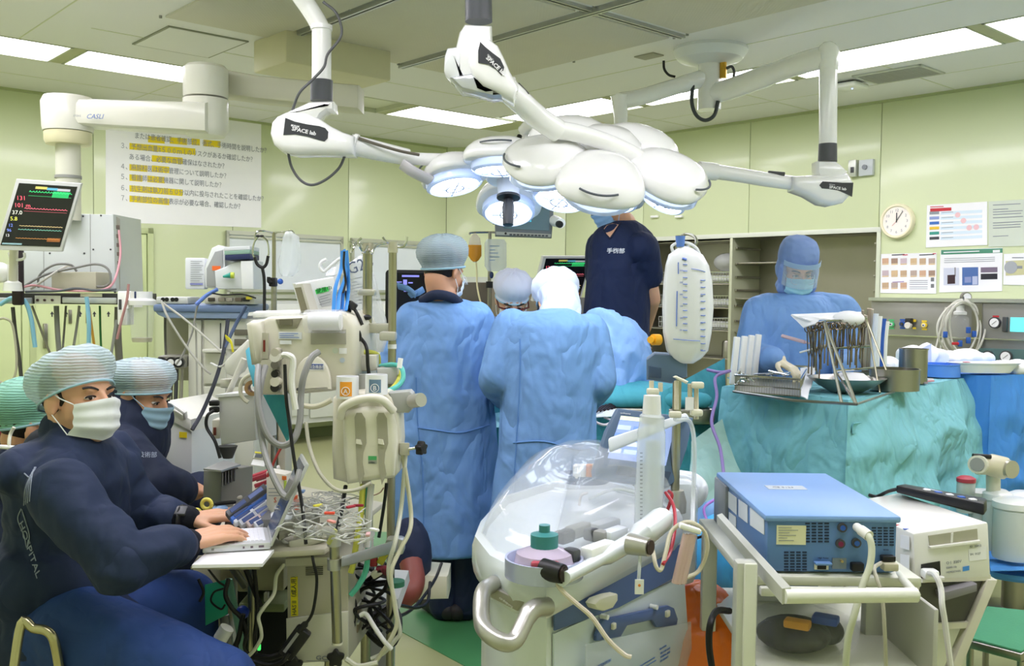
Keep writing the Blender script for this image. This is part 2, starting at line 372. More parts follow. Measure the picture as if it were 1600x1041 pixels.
# walls built of panels with recessed seams
def wall(name,segs,fn,depth_back):
    wb = obj(name,depth_back,SEAMM,**ST)
    for s in segs:
        b = MB();fn(b,*s);obj('wall_panel',b,WALLM,wb,W=True)
    return wb
sa = [-.5,.3,1.53,2.76,3.99,5.22,6.45]
wl = wall('wall_left',[(a+.003,c-.003) for a,c in zip(sa,sa[1:])],lambda b,a,c: rbox(b,a,c,BW,BW+.02,0,CEIL,.002),rbox(MB(),A0-.1,AW,BW+.008,BW+.1,0,CEIL))
OZ0,OZ1 = .3,QR(1370,363).z;OB0,OB1 = 3.89,room(QR(1003,450))[1]
def wr(b,c0,c1,z0,z1): rbox(b,AW,AW+.02,c0,c1,z0,z1,.002)
sb = [-.9,.19,1.42,2.65,3.88,5.11,6.34,7.42]
segs = []
for c0,c1 in zip(sb,sb[1:]):
    if c1 <= OB0 or c0 >= OB1: segs.append((c0+.003,c1-.003,0,CEIL))
    else:
        segs.append((c0+.003,c1-.003,OZ1,CEIL));segs.append((c0+.003,c1-.003,0,OZ0))
        if c0 < OB0: segs.append((c0+.003,OB0,OZ0,OZ1-.003))
        if c1 > OB1: segs.append((OB1,c1-.003,OZ0,OZ1-.003))
wbm = MB();rbox(wbm,AW+.008,AW+.1,B0,OB0,0,CEIL);rbox(wbm,AW+.008,AW+.1,OB1,BW,0,CEIL);rbox(wbm,AW+.008,AW+.1,OB0,OB1,OZ1,CEIL);rbox(wbm,AW+.008,AW+.1,OB0,OB1,0,OZ0)
wright = wall('wall_right',segs,wr,wbm)
c1_,c2_ = RM(6.45,BW),RM(AW,7.42)
cw = MB();cM = frame(c1_,c2_-c1_,ZU);cw.M = cM;Lc = (c2_-c1_).length;cw.box((Lc/2,1.5,-.06),(Lc+.1,3,.1))
wc = obj('wall_corner',cw,SEAMM,**ST)
cw = MB(cM);cw.box((Lc/2,1.5,-.005),(Lc-.006,3,.01),.002);obj('wall_panel',cw,WALLM,wc,W=True)
obj('wall_back',rbox(MB(),A0-.1,AW+.1,B0-.1,B0,0,CEIL),WALLM,**ST)
obj('wall_near',rbox(MB(),A0-.1,A0,B0,BW,0,CEIL),WALLM,**ST)
tr = MB();rbox(tr,A0,6.45,BW-.012,BW,0,.1);obj('baseboard_left',tr,mat('6f7a52',.5),**ST)
tr = MB();rbox(tr,AW-.012,AW,B0,7.42,0,.1);obj('baseboard_right',tr,mat('6f7a52',.5),**ST)
tr = MB();rbox(tr,A0,6.45,BW-.015,BW,CEIL-.02,CEIL);obj('trim_left',tr,mat('aeb98a',.5),**ST)
tr = MB();rbox(tr,AW-.015,AW,B0,7.42,CEIL-.02,CEIL);obj('trim_right',tr,mat('aeb98a',.5),**ST)
# door on the left wall
da,dz = room(QL(238,357))[0],QL(238,357).z;d0 = da-1.0
db = MB()
for a,b_,z0,z1 in ((da-.05,da,0,dz),(d0,d0+.05,0,dz),(d0,da,dz-.05,dz)): rbox(db,a,b_,BW-.03,BW,z0,z1,.003)
dr = obj('door_1',db,mat('c3cf9c',.35),**ST)
obj('door_leaf',rbox(MB(),d0+.056,da-.056,BW-.018,BW,.01,dz-.056,.003),mat('cddba0',.35),dr,W=True)
obj('handle',rbox(MB(),d0+.1,d0+.13,BW-.06,BW-.018,.95,1.15,.005),STEEL,dr,W=True)
# ceiling fittings
def czthing(name,label,cat,a,b): return thing(name,label,cat,RM(a,b,CEIL),YAW)
t = czthing('access_hatch','flat white square access hatch in the ceiling near the top left','ceiling hatch',2.57,6.0)
f = MB()
for x,y,sx,sy in ((0,.285,.5,.012),(0,-.285,.5,.012),(.25,0,.012,.58),(-.25,0,.012,.58)): f.box((x,y,-.004),(sx,sy,.008))
obj('frame',f,mat('8f9280',.5),t);obj('hatch_panel',MB().box((0,0,-.005),(.485,.555,.01),.002),CEILM,t)
t = czthing('air_vent','grey louvred air vent in the ceiling above the wall clock','vent',6.53,3.35)
f = MB()
for x,y,sx,sy in ((0,.24,.36,.02),(0,-.24,.36,.02),(.17,0,.02,.5),(-.17,0,.02,.5)): f.box((x,y,-.006),(sx,sy,.012),.002)
obj('frame',f,mat('cfd3c6',.5),t);obj('duct_back',MB().box((0,0,-.0015),(.33,.47,.003)),mat('6e7068',.7),t)
for k in range(12): obj('louvre',MB().box((-.15+k*.0273,0,-.007),(.017,.46,.003),M=None),mat('a7a9a0',.5),t)
t = czthing('wireless_access_point','rounded white wireless box with a tiny blue light under the ceiling','access point',6.54,3.72)
obj('housing',MB().box((0,0,-.03),(.2,.2,.035),.017,seg=4),WHITE,t);obj('bracket',MB().box((0,0,-.006),(.13,.13,.014),.003),DGREY,t)
obj('status_light',MB().ell((0,-.02,-.048),(.006,.006,.003),n=8),mat('7fa0ff',.3,emit=8),t)
t = czthing('smoke_detector','small round smoke detector on the ceiling behind the lamp heads','smoke detector',6.75,6.0)
p = QZ(935,192,CEIL);t.location = p
obj('base',MB().lathe([(0,-.012),(.055,-.012),(.06,0),(0,0)]),CREAM,t);obj('sensor_dome',MB().lathe([(0,-.04),(.02,-.038),(.03,-.03),(.034,-.012),(0,-.012)]),mat('9a9c80',.5),t)
t = czthing('ceiling_speaker_plate','small square grey plate on the ceiling left of the lamp mount','ceiling plate',4.85,4.43)
t.location = QZ(1014,87,CEIL);obj('plate',MB().box((0,0,-.004),(.11,.16,.008),.002),mat('a2a294',.6),t)
# ================================================================ THINGS ON THE WALLS
WL = Plane(p0=RM(0,BW),n=-VB);WR = Plane(p0=RM(AW,0),n=-UA);WC = Plane(p0=c1_,n=-(ZU.cross((c2_-c1_).normalized())) if (ZU.cross((c2_-c1_).normalized())).y > 0 else ZU.cross((c2_-c1_).normalized()))
INK = mat('3a3d42',.7);INK2 = mat('8d9299',.7);YEL = mat('f0d818',.6);RED = mat('c8303a',.5);BLU = mat('2f5fb8',.5);NAVYP = mat('27365e',.5);GRN = mat('3f9a6a',.5);ORG = mat('e88a3a',.5);GREENP = mat('4f8f74',.5)
def wthing(name,label,cat,P,x,y,group=None): return thing(name,label,cat,P.at(x,y),group=group)
# checklist banner
t = wthing('checklist_banner','large white paper banner of Japanese checklist lines with yellow highlights on the left wall','banner',WL,290,350)
PO('sheet',WL,t,mat('fafcff',.6),[(165,160),(408,182),(408,356),(165,347)],.002,.003,kind='slab')
rows = [(192,209,'　　または患者確認、手術部位、術式、手術時間を説明したか？'),(187,226.5,'３、予想出血量≧５００ｍｌのリスクがあるか確認したか？'),(201,244,'ある場合、必要な血管確保はなされたか？'),(187,259,'４、麻酔科医は術中管理について説明したか？'),(187,275,'５、看護師は必要機器に関して説明したか？'),
        (187,292.5,'６、抗生剤は執刀前６０分以内に投与されたことを確認したか？'),(187,308.5,'７、手術部位の画像表示が必要な場合、確認したか？')]
for x,y,s_ in rows: WL.text(s_,x,y+4.5,.058,INK2,t,out=.006,xs=.8)
b = MB()
for x0,x1,y0,y1 in ((231,257,210,217),(265,292,212,219),(299,312,214,220),(318,344,216,224),(202,305,221,232),(237,285,240,249),(202,230,254,262),(237,264,256,264),(202,222,270,278),(230,257,272,280),(202,285,287,296),(202,264,303,311)):
    y0 += 2.5;WL.slab(b,[(x0,y0),(x1,y0+(x1-x0)*.085),(x1,y0+10+(x1-x0)*.085),(x0,y0+10)],.0008,.0045)
obj('highlight',b,YEL,t,W=True,smooth=False)
# whiteboards
def board(label,x0,x1,yt0,yt1,yb):
    t = wthing('whiteboard',label,'whiteboard',WL,(x0+x1)/2,yb,'whiteboards on the left wall')
    PO('board_surface',WL,t,mat('dfe7ea',.15,coat=.4),[(x0,yt0),(x1,yt1),(x1,yb),(x0,yb-1)],.01,.02,kind='slab')
    for nm_,pts in (('top_rail',[(x0,yt0-2),(x1,yt1-2),(x1,yt1+4),(x0,yt0+4)]),('top_rail',[(x0,yt0+6),(x1,yt1+6),(x1,yt1+9),(x0,yt0+9)]),('bottom_rail',[(x0,yb-4),(x1,yb-3),(x1,yb+1),(x0,yb)]),('bottom_rail',[(x0,yb+4),(x1,yb+5),(x1,yb+11),(x0,yb+10)]),('side_rail',[(x0,yt0),(x0+4,yt0),(x0+4,yb+8),(x0,yb+8)]),('side_rail',[(x1-4,yt1),(x1,yt1),(x1,yb+8),(x1-4,yb+8)])):
        PO(nm_,WL,t,mat('c3c6b6',.35,.5),pts,.03,.035,kind='slab')
board('wall whiteboard behind the stethoscope, its aluminium frame left of the other',352,534,362,372,456)
board('wall whiteboard behind the hooked poles, nearest the room corner',547,701,374,382,457)
# closet doors with arrows
t = wthing('wall_closet','pale green wall closet with black arrows under the pendant shelf','closet',WL,105,700)
for x0,x1 in ((-60,33),(35,121),(123,184)): PO('closet_door',WL,t,mat('cfdca4',.35),x0,455,x1,850,.02,.022,bev=.003)
for x in (108,135): PO('handle',WL,t,STEEL,x-2.5,484,x+2.5,505,.02,.035,bev=.002)
for x in (80,102,124,146,168):
    PO('arrow_mark',WL,t,INK,[(x-3,491),(x,486.5),(x+3,491),(x+1,491),(x+1,495),(x-1,495),(x-1,491)],.001,.024,kind='slab')
# worktop cabinets below the boards
t = wthing('wall_cabinet','white low wall cabinet row under the whiteboards','cabinet',WL,480,640)
PO('cabinet_body',WL,t,mat('cfd3cd',.4),330,470,700,650,.3,.34)
for k in range(6): PO('cabinet_door',WL,t,mat('dde1da',.35),334+k*61,474,392+k*61,645,.015,.356,bev=.003)
# sealed notice sheets
t = wthing('paper_notice','blank white notice hanging behind the suction jar at left','notice',WL,205,470)
PO('sheet',WL,t,PAPER,188,424,219,480,.004,.05)
# corner: cream bench unit and dark screen
t = wthing('corner_counter','pale steel counter top in the room corner behind the hanging fluid bags','counter',WC,800,560)
PO('counter_top',WC,t,mat('c9cec6',.3,.3),722,434,862,442,.3,.3);PO('counter_front',WC,t,mat('8f8d7c',.5),724,442,860,600,.26,.28)
for k in range(3): PO('drawer_front',WC,t,mat('77705f',.5),727+k*45,446,768+k*45,498,.015,.295,bev=.003)
# clock
cp_ = WR.at(1404,346);r_ = .137
t = thing('wall_clock','round cream wall clock reading noon on the right wall','clock',cp_)
Mk = WR.M.copy();Mk.translation = cp_
obj('rim',MB(Mk).lathe([(0,0),(r_,0),(r_,.03),(r_-.008,.042),(r_-.02,.042),(r_-.024,.03),(0,.03)],n=48),mat('efe9c8',.4),t,W=True)
obj('dial',MB(Mk).lathe([(0,.031),(r_-.022,.031),(r_-.022,.029),(0,.029)],n=48),mat('f6efe6',.5),t,W=True)
for h in range(1,13):
    a = PI/2-h*PI/6;s_ = .03
    text(str(h),s_,Mk @ Matrix.Translation((.085*math.cos(a),.085*math.sin(a)-.01,.032)),INK2,t,name='numeral',align='CENTER')
def hand(a,l,w_,m,nm_): obj(nm_,MB(Mk @ Matrix.Rotation(a,4,'Z')).box((l/2-.01,0,.035),(l,w_,.002)),m,t,W=True)
hand(PI/2,.075,.007,INK,'hour_hand');hand(math.radians(57),.1,.004,INK,'minute_hand');hand(math.radians(225),.06,.0015,RED,'second_hand')
# posters
def poster(label,pts,m=PAPER,cat='poster',grp='posters on the right wall'):
    t = wthing('wall_poster',label,cat,WR,sum(p[0] for p in pts)/4,max(p[1] for p in pts),grp)
    PO('sheet',WR,t,m,pts,.002,.005,kind='slab');return t
def blk(t,m,x0,y0,x1,y1,out=.0065,nm_='printed_block',sl=-.05):
    PO(nm_,WR,t,m,[(x0,y0),(x1,y0+sl*(x1-x0)),(x1,y1+sl*(x1-x0)),(x0,y1)],.001,out,kind='slab')
t = poster('white poster with red header and coloured tags, upper one right of the clock',[(1449,321),(1543,315),(1543,383),(1447,387)])
blk(t,RED,1454,326,1487,331);lines(WR,t,RED,1454,1475,[323],1.2,.0065,slope=-.04)
for k,m_ in enumerate(('8f979c','8f9fd0','3f6fc0','e8c03a','3f9a8a','44474c')):
    y = 331+k*7.9;blk(t,mat(m_,.5),1453,y,1468,y+4.5,.0068,'tag');blk(t,mat('d6e6f0',.6),1470,y+.2,1535,y+4.8,.0062)
for x,y in ((1497,336),(1506,345),(1515,356),(1526,355)): PO('figure_print',WR,t,mat('e8c0c4',.6),x,y,.02,.001,.0075,kind='disc')
lines(WR,t,INK2,1472,1490,[332+k*7.9 for k in range(6)],.8,.0072,slope=-.05)
t = poster('clear plastic notice with black writing in the top right corner',[(1545,315),(1612,311),(1612,384),(1545,386)],mat('e3ecdc',.2,alpha=.75),'notice')
lines(WR,t,INK2,1552,1600,[320,327,331,335,340,348,352,356,369],1.3,.0065,frac=(.9,.5,.97,.92,.98,.97,.9),slope=-.05)
t = poster('white poster printed with small brown photo squares beside the steel shelves',[(1377,397),(1464,395),(1463,459),(1376,458)])
blk(t,INK,1394,398,1414,399.5);blk(t,INK,1437,398,1460,399.5);blk(t,RED,1411,398,1419,399.3,.007);blk(t,RED,1458,396,1463,397.3,.007)
for r in range(3):
    for c in range(6):
        if r == 2 and c > 2: continue
        x = 1379+c*14.2+(1.5 if c > 2 else 0);y = 404+r*19
        blk(t,mat(('cfa98c','a58a78','c9b6bd','d4b890','c4a888','b9a69a')[(r*2+c) % 6],.6),x,y,x+10,y+8,.0066,'photo_print');blk(t,mat('e2c38f',.6),x,y+8.5,x+10,y+10,.0064)
lines(WR,t,INK2,1422,1450,[438,441,444,448,451],.8,.0065,slope=0);blk(t,mat('9a7fb0',.6),1395,440.5,1413,441.8)
for y in (434,444): blk(t,mat('777a7c',.6),1455,y,1460,y+6,.0066,'photo_print')
t = poster('white poster with green header and three photos, lower middle of the right wall',[(1470,391),(1567,387),(1566,455),(1468,457)])
blk(t,GREENP,1471,391,1567,398,sl=-.03);lines(WR,t,PAPER,1475,1531,[394],1.5,.0075,slope=-.04);blk(t,PAPER,1552,391,1563,395,.0075)
lines(WR,t,INK2,1476,1555,[404,407,410],.8,.0065,slope=-.03)
for x0,y0,x1,y1,c in ((1475,419,1499,446,'cfd4e2'),(1504,418,1529,446,'4f6fa8'),(1533,418,1559,426,'7a6d80'),(1533,428,1559,437,'2b2b33')): blk(t,mat(c,.5),x0,y0,x1,y1,.0066,'photo_print',-.02)
blk(t,mat('3d2b30',.5),1481,430,1493,444,.0075,'printed_pot');blk(t,mat('8a96c0',.5),1508,433,1518,442,.0075);blk(t,mat('b9c2dc',.5),1520,432,1528,445,.0075);blk(t,mat('8a8a90',.5),1492,418,1494,432,.0074)
t = poster('white sheet with a photo of a grey probe at the right edge',[(1569,397),(1612,395),(1612,446),(1568,445)])
blk(t,mat('c9c89a',.5),1572,408,1612,431,.0066,'photo_print');PO('probe_print',WR,t,mat('a7acb0',.5),1580,418,.045,.002,.009,kind='disc');blk(t,mat('8f9499',.5),1586,415.5,1598,420,.008,'probe_print',0)
lines(WR,t,INK2,1582,1600,[402],1.6,.0065)
# switch plates, clips
t = wthing('wall_telephone_plate','pair of small steel wall boxes above the right lamp hub','wall plate',WR,1347,275)
PO('plate',WR,t,mat('c8ccc0',.35,.4),1330,251,1342,277,.05,.05,bev=.004);PO('plate',WR,t,mat('c8cfd0',.35),1345,250,1367,275,.035,.035,bev=.004)
PO('socket',WR,t,DGREY,1334,262,1339,271,.01,.055,bev=.002);PO('knob',WR,t,INK2,1355,262,.02,.02,.05,kind='disc')
for x in (1024,1062):
    t = wthing('wall_bumper','short white peg on the wall above the shelves, %s of the pair' % ('left' if x < 1040 else 'right'),'wall peg',WR,x,339,'two small pegs above the steel shelves')
    PO('peg',WR,t,WHITE,x-5,337,x+6,340.5,.03,.03,bev=.004)
# ---- recessed steel shelving
SSH = mat('a8a596',.35,.75,kind='brush');D_ = .42
zb,zt = OZ0,OZ1
t = thing('shelf_recess','stainless steel built-in shelving recess in the right wall','built-in shelves',RM(AW,(OB0+OB1)/2,zb))
b = MB();rbox(b,AW+D_,AW+D_+.01,OB0,OB1,zb,zt);obj('back_plate',b,SSH,t,W=True)
for nm_,q in (('side_plate',(OB0-.01,OB0,zb,zt)),('side_plate',(OB1,OB1+.01,zb,zt)),('top_plate',(OB0,OB1,zt,zt+.01)),('bottom_plate',(OB0,OB1,zb-.01,zb))):
    b = MB();rbox(b,AW,AW+D_,*q);obj(nm_,b,SSH,t,W=True)
om = room(WR.at(1142,450))[1]
b = MB();rbox(b,AW-.01,AW+D_,om-.015,om+.015,zb,zt,.002);obj('divider',b,mat('bfc3a6',.4,.3),t,W=True)
b = MB();rbox(b,AW-.012,AW+.01,OB0-.035,OB1+.035,zt,zt+.04,.003);obj('head_frame',b,mat('d9ddcf',.35),t,W=True)
b = MB();rbox(b,AW-.012,AW+.01,OB0-.035,OB0,zb,zt,.003);obj('side_frame',b,mat('cdd4bb',.35),t,W=True)
for i,z in enumerate((2.0,1.88,1.74,1.62,1.5,1.36,1.22)):
    for c0 in (om-.03,OB0+.03):
        b = MB();rbox(b,AW+.03,AW+D_-.02,c0-.01,c0+.01,z-.02,z,.002);obj('shelf_bracket',b,STEEL,t,W=True)
for z in (1.74,1.42,1.12,.8):
    b = MB();rbox(b,AW+.04,AW+D_,OB0+.01,om-.02,z-.012,z,.002) if z < 1.2 else rbox(b,AW+.04,AW+D_-.02,(OB0+om)/2+.25,om-.02,z-.012,z,.002);obj('shelf',b,SSH,t,W=True)
for z in (1.95,1.55,1.33,1.12,.86):
    b = MB();rbox(b,AW+.04,AW+D_,om+.02,OB1-.01,z-.012,z,.002);obj('shelf',b,SSH,t,W=True)
def wbasket(label,b0,b1,z):
    t = thing('wire_basket',label,'basket',RM(AW+.22,(b0+b1)/2,z),YAW,'wire baskets on the steel shelves');w_ = b1-b0;b = MB()
    for zz in (.004,.05,.1):
        for x,y,sx,sy in ((0,w_/2,.3,.006),(0,-w_/2,.3,.006),(.15,0,.006,w_),(-.15,0,.006,w_)): b.box((x,y,zz),(sx,sy,.006))
    obj('rim_wires',b,CHROME,t);b = MB()
    n_ = int(w_/.03)
    for k in range(n_+1):
        y = -w_/2+w_*k/n_;b.box((-.15,y,.05),(.004,.004,.1));b.box((0,y,.004),(.3,.004,.004))
    for k in range(9): b.box((-.15+k*.0375,-w_/2,.05),(.004,.004,.1))
    obj('upright_wires',b,CHROME,t,kind='stuff')
    obj('contents',MB().box((0,0,.04),(.24,w_*.85,.06),.02),mat('d9dcd8',.6),t)
for i,(b0,z) in enumerate(((om+.04,1.56),(om+.04,1.34),(om+.04,1.13))):
    wbasket('wire basket at the steel divider, %s' % ['topmost of its stack','second from the top','third from the top'][i],b0,b0+.4,z-.002)
    wbasket('wire basket behind the navy scrubs, %s' % ['topmost of its stack','second from the top','lowest of its stack'][i],b0+.45,b0+.85,z-.002)
t = tag(obj('bagged_supplies',MB().ell((0,0,0),(.13,.16,.09),RM(0,0) and Matrix.Translation(RM(AW+.22,om+.2,1.75))),mat('cfd2d0',.2,alpha=.55),None),'crumpled clear bag on the shelf above the baskets','bag')
t = tag(obj('folded_cloth',MB().box((0,0,0),(.2,.3,.1),.03,Matrix.Translation(RM(AW+.22,om+.65,1.27)) @ Matrix.Rotation(YAW,4,'Z')),mat('b9a27a',.8),None),'folded tan cloth on a low shelf behind the standing man','cloth')
t = tag(obj('steel_jar',MB().lathe([(0,0),(.06,0),(.06,.14),(.05,.16),(0,.16)],Matrix.Translation(RM(AW+.15,om+.12,.862))),STEEL,None),'steel jar on the bottom shelf by the divider','jar')
# ---- gas outlet console
t = wthing('gas_outlet_console','stainless medical gas outlet console along the right wall','gas panel',WR,1500,620)
GP = mat('a09f9b',.3,.8,kind='brush')
PO('console_body',WR,t,GP,[(1374,468),(1640,472),(1640,640),(1372,628)],.12,.13,kind='slab',bev=.006)
PO('top_lip',WR,t,mat('cfd2d2',.25,.8),[(1373,465),(1640,468),(1640,474),(1373,470)],.16,.165,kind='slab')
PO('mid_rail',WR,t,CHROME,[(1374,521),(1640,531),(1640,533),(1374,523)],.02,.15,kind='slab')
PO('joint_cover',WR,t,STEEL,[(1532,474),(1548,474),(1546,610),(1530,608)],.03,.145,kind='slab')
PO('lower_case',WR,t,mat('4c6a68',.4),[(1544,543),(1640,546),(1640,600),(1544,590)],.06,.17,kind='slab',bev=.01)
def outlet(x,y,m,lab=None,dark=0):
    PO('outlet_ring',WR,t,m,x,y,.022,.012,.142,kind='disc');PO('outlet_core',WR,t,DGREY if dark else PAPER,x,y,.013,.014,.15,kind='disc')
    PO('outlet_hole',WR,t,DGREY,x,y,.006,.01,.154,kind='disc')
    PO('outlet_label',WR,t,m,x-4,y-7.5,x+4,y-5,.001,.1335);PO('outlet_label',WR,t,m,x-4,y+5,x+4,y+7.5,.001,.1335)
outlet(1390,506,mat('3fae6a',.5),dark=1);outlet(1406,506.5,mat('4fc07a',.5));outlet(1423,506,BLU,dark=1);outlet(1457,508,mat('f0d23a',.5))
PO('flow_valve',WR,t,mat('2a2a28',.4),1431,497,1440,507,.05,.18,bev=.006);PO('flow_valve_ring',WR,t,mat('e8e4d8',.3),1436,508,.024,.03,.19,kind='disc');PO('outlet_label',WR,t,mat('f0d23a',.5),1439,499,1444,503,.001,.1335);PO('outlet_label',WR,t,mat('f0d23a',.5),1439,511,1444,514,.001,.1335)
def gauge(x,y,r,out):
    PO('gauge_case',WR,t,DGREY,x,y,r,.02,out,kind='disc');PO('gauge_dial',WR,t,PAPER,x,y,r*.8,.01,out+.002,kind='disc');p = WR.l(x,y)
    obj('gauge_needle',MB(WR.M @ Matrix.Translation((p[0],p[1],0)) @ Matrix.Rotation(.7,4,'Z')).box((0,0,out+.003),(r,.002,.002)),INK,t,W=True)
gauge(1567,504,.04,.15);gauge(1560,556,.042,.19);gauge(1588,556,.042,.19)
PO('flow_tube',WR,t,DGREY,1580,495,1587,518,.03,.16,bev=.004);PO('screen',WR,t,mat('62d8e0',.3,emit=1.0),1591,496,1612,518,.01,.14);PO('red_label',WR,t,RED,1563,493,1573,495.5,.001,.1335)
# coil of clear suction hose and its bottle
def ringpts(cx,cy,rx,ry,Y,n=18,ph=0,tw=.3):
    return [Q(cx+rx*math.cos(a+ph)*(1+.06*math.sin(3*a+ph)),cy+ry*math.sin(a+ph),Y+.03*math.sin(2*a+tw)) for a in [2*PI*k/n for k in range(n+1)]]
YH = WR.at(1500,510,.28).y
t = thing('hose_coil','coiled clear suction hose hung from a hook on the gas console','hose',Q(1505,560,YH))
for k,(cx,cy,rx,ry) in enumerate(((1503,515,30,46),(1506,512,27,44),(1500,517,34,44),(1509,514,31,41),(1505,511,22,40))):
    obj('hose_loop',MB().tube(arc(ringpts(cx,cy,rx,ry,YH-.02*k,ph=.5*k),3),.0075,7),mat('e6e6da',.25,alpha=.8),t,W=True)
for x0,x1 in ((1478,1458),(1530,1534),(1484,1466)): obj('hose_tail',MB().tube(qarc([(x0,480,YH),(x0-(x0-x1)*.5,520,YH),(x1,560,YH-.05)]),.0065,7),mat('e6e6da',.25,alpha=.8),t,W=True)
for x,y in ((1477,523),(1513,516),(1522,522),(1513,532),(1500,537)): obj('blue_clip',MB().box((0,0,0),(.03,.02,.045),.005,Matrix.Translation(Q(x,y,YH-.12))),BLU,t,W=True)
obj('red_clip',MB().box((0,0,0),(.05,.02,.02),.005,Matrix.Translation(Q(1493,537,YH-.12))),RED,t,W=True)
obj('hook',MB().tube(qarc([(1505,462,YH+.12),(1505,462,YH+.03),(1506,472,YH-.03)]),.006),DGREY,t,W=True)
t = thing('suction_bottle','clear suction bottle with white cap inside the hose coil on the gas console','bottle',Q(1502,530,YH+.08))
obj('bottle_body',MB().lathe([(0,0),(.07,0),(.075,.02),(.075,.15),(.05,.19),(0,.19)]),CLEAR,t);obj('cap',MB().lathe([(0,.18),(.06,.18),(.06,.2),(.045,.21),(.045,.25),(0,.25)]),WHITE,t)
obj('regulator',MB().lathe([(0,0),(.035,0),(.035,.04),(0,.04)],Matrix.Translation((0,-.03,.31)) @ Matrix.Rotation(PI/2,4,'X')),STEEL,t);obj('regulator_dial',MB().lathe([(0,0),(.028,0),(.028,.003),(0,.003)],Matrix.Translation((0,-.071,.31)) @ Matrix.Rotation(PI/2,4,'X')),PAPER,t);obj('stem',MB().cyl((0,-.03,.24),(0,-.03,.3),.012),STEEL,t)
# ================================================================ PENDANT BOOM
t = thing('pendant_boom','cream ceiling pendant boom with two jointed arms over the slanted monitor','ceiling boom',Q(490,110,5.75))
def vcyl(b,x,y0,y1,Y,r,n=32): b.cyl(Q(x,y0,Y),V(Q(x,y0,Y).x,Q(x,y0,Y).y,Q(x,y1,Y).z),r,n=n)
BC = mat('e9e8dc',.35,coat=.3)
obj('mount_box',MB().box((0,0,0),(.75,.42,.2),.012,Matrix.Translation(QZ(505,96,CEIL-.1)) @ Matrix.Rotation(YAW,4,'Z')),mat('d8d4b4',.5),t,W=True)
P_ = Plane(420,140,5.42,yaw=-.02)
b = MB();P_.slab(b,[(318,104),(352,108),(400,117),(560,132),(560,170),(400,154),(352,147),(318,146)],.2,0,.02);obj('upper_arm',b,mat('d2d0be',.45),t,W=True)
b = MB();e1 = Q(321.5,130,5.3);b.lathe([(0,Q(321,153,5.3).z),(.115,Q(321,153,5.3).z),(.118,Q(321,150,5.3).z),(.118,Q(321,108,5.3).z),(.1,Q(321,103,5.3).z),(0,Q(321,102,5.3).z)],Matrix.Translation((e1.x,e1.y,0)),40);obj('upper_elbow',b,BC,t,W=True)
b = MB();z0,z1 = Q(321,210,5.3).z,Q(321,156,5.3).z;b.lathe([(0,z0-.012),(.1,z0-.012),(.115,z0+.01),(.12,z0+.03),(.12,z1),(0,z1)],Matrix.Translation((e1.x,e1.y,0)),40);obj('lower_elbow',b,BC,t,W=True)
P_ = Plane(180,180,5.16)
b = MB();P_.slab(b,[(100,152),(322,158),(322,206),(145,195),(100,193)],.2,0,.03);obj('lower_arm',b,BC,t,W=True)
e2 = Q(106,180,5.26);z0,z1 = Q(106,206,5.26).z,Q(106,152,5.26).z
obj('end_cap',MB().lathe([(0,z0),(.125,z0),(.13,z0+.02),(.135,z1-.03),(.12,z1),(0,z1+.003)],Matrix.Translation((e2.x,e2.y,0)),40),BC,t,W=True)
obj('bearing_ring',MB().lathe([(0,z0-.07),(.11,z0-.07),(.12,z0-.05),(.12,z0-.003),(0,z0-.003)],Matrix.Translation((e2.x,e2.y,0)),40),mat('e4dfb8',.4),t,W=True)
zc = Q(106,345,5.26).z
obj('drop_tube',MB().lathe([(.063,zc),(.063,z0-.07)],Matrix.Translation((e2.x,e2.y,0)),32),mat('dcdccb',.35),t,W=True)
obj('tube_collar',MB().lathe([(.066,z0-.25),(.068,z0-.25),(.068,z0-.235),(.066,z0-.235)],Matrix.Translation((e2.x,e2.y,0)),32),GREYP,t,W=True)
P_ = Plane(130,180,5.15);P_.text('CASLI',136,186,.035,mat('5a78b8',.5),t,out=.012,shear=.3);P_.text('STERIS',116,183,.014,INK2,t,out=.012)
# equipment box of the pendant
t = thing('pendant_cabinet','white steel equipment cabinet hanging behind the slanted monitor','pendant cabinet',Q(110,455,5.35))
P_ = Plane(110,400,5.3,yaw=.0)
b = MB();P_.slab(b,[(30,333),(177,335),(181,456),(30,456)],.4,0,.008);obj('cabinet_body',b,mat('dfe5e4',.4),t,W=True)
for x in (68,141): PO('seam',P_,t,GREYP,x,335,x+.8,455,.001,.0015)
for x,y in ((130,338),(158,337),(146,390),(173,390),(78,396),(132,396)): PO('screw',P_,t,DGREY,x,y,.005,.002,.003,kind='disc')
P2 = Plane(183,400,5.34,yaw=.9)
b = MB();P2.slab(b,[(178,336),(188,342),(188,452),(181,458)],.02,.0,.003);obj('side_panel',b,mat('b9b7aa',.5),t,W=True)
for y in (352,366,380,394,408): PO('socket',P2,t,mat('8a7a72',.5),181,y,186,y+6,.01,.008,bev=.002)
# shelf with rail
t = thing('pendant_shelf','pendant shelf with a pale equipment rail below the white cabinet','shelf',Q(90,478,5.1))
P_ = Plane(90,465,4.95)
obj('shelf_plate',MB().hexa([Q(-60,474,4.97),Q(183,476,4.97),Q(183,476,4.97)+V(.02,.5,0),Q(-60,474,4.97)+V(0,.5,0),Q(-60,458,4.97),Q(183,459,4.97),Q(183,459,4.97)+V(.02,.5,0),Q(-60,458,4.97)+V(0,.5,0)],.004),mat('3a3a36',.5),t,W=True)
PO('rail',P_,t,mat('c9cdd0',.3,.5),-60,465,53,474,.02,.03,bev=.004);PO('rail',P_,t,mat('c9cdd0',.3,.5),101,465,184,474,.02,.03,bev=.004)
PO('rail_label',P_,t,mat('d9dbc8',.5),56,462,96,475,.006,.012);PO('shelf_label',P_,t,mat('cfcfae',.5),126,459,160,464,.002,.004)
for x in (61,72,84): PO('control_knob',P_,t,mat('4a3030',.4),x,469,.006,.01,.02,kind='disc')
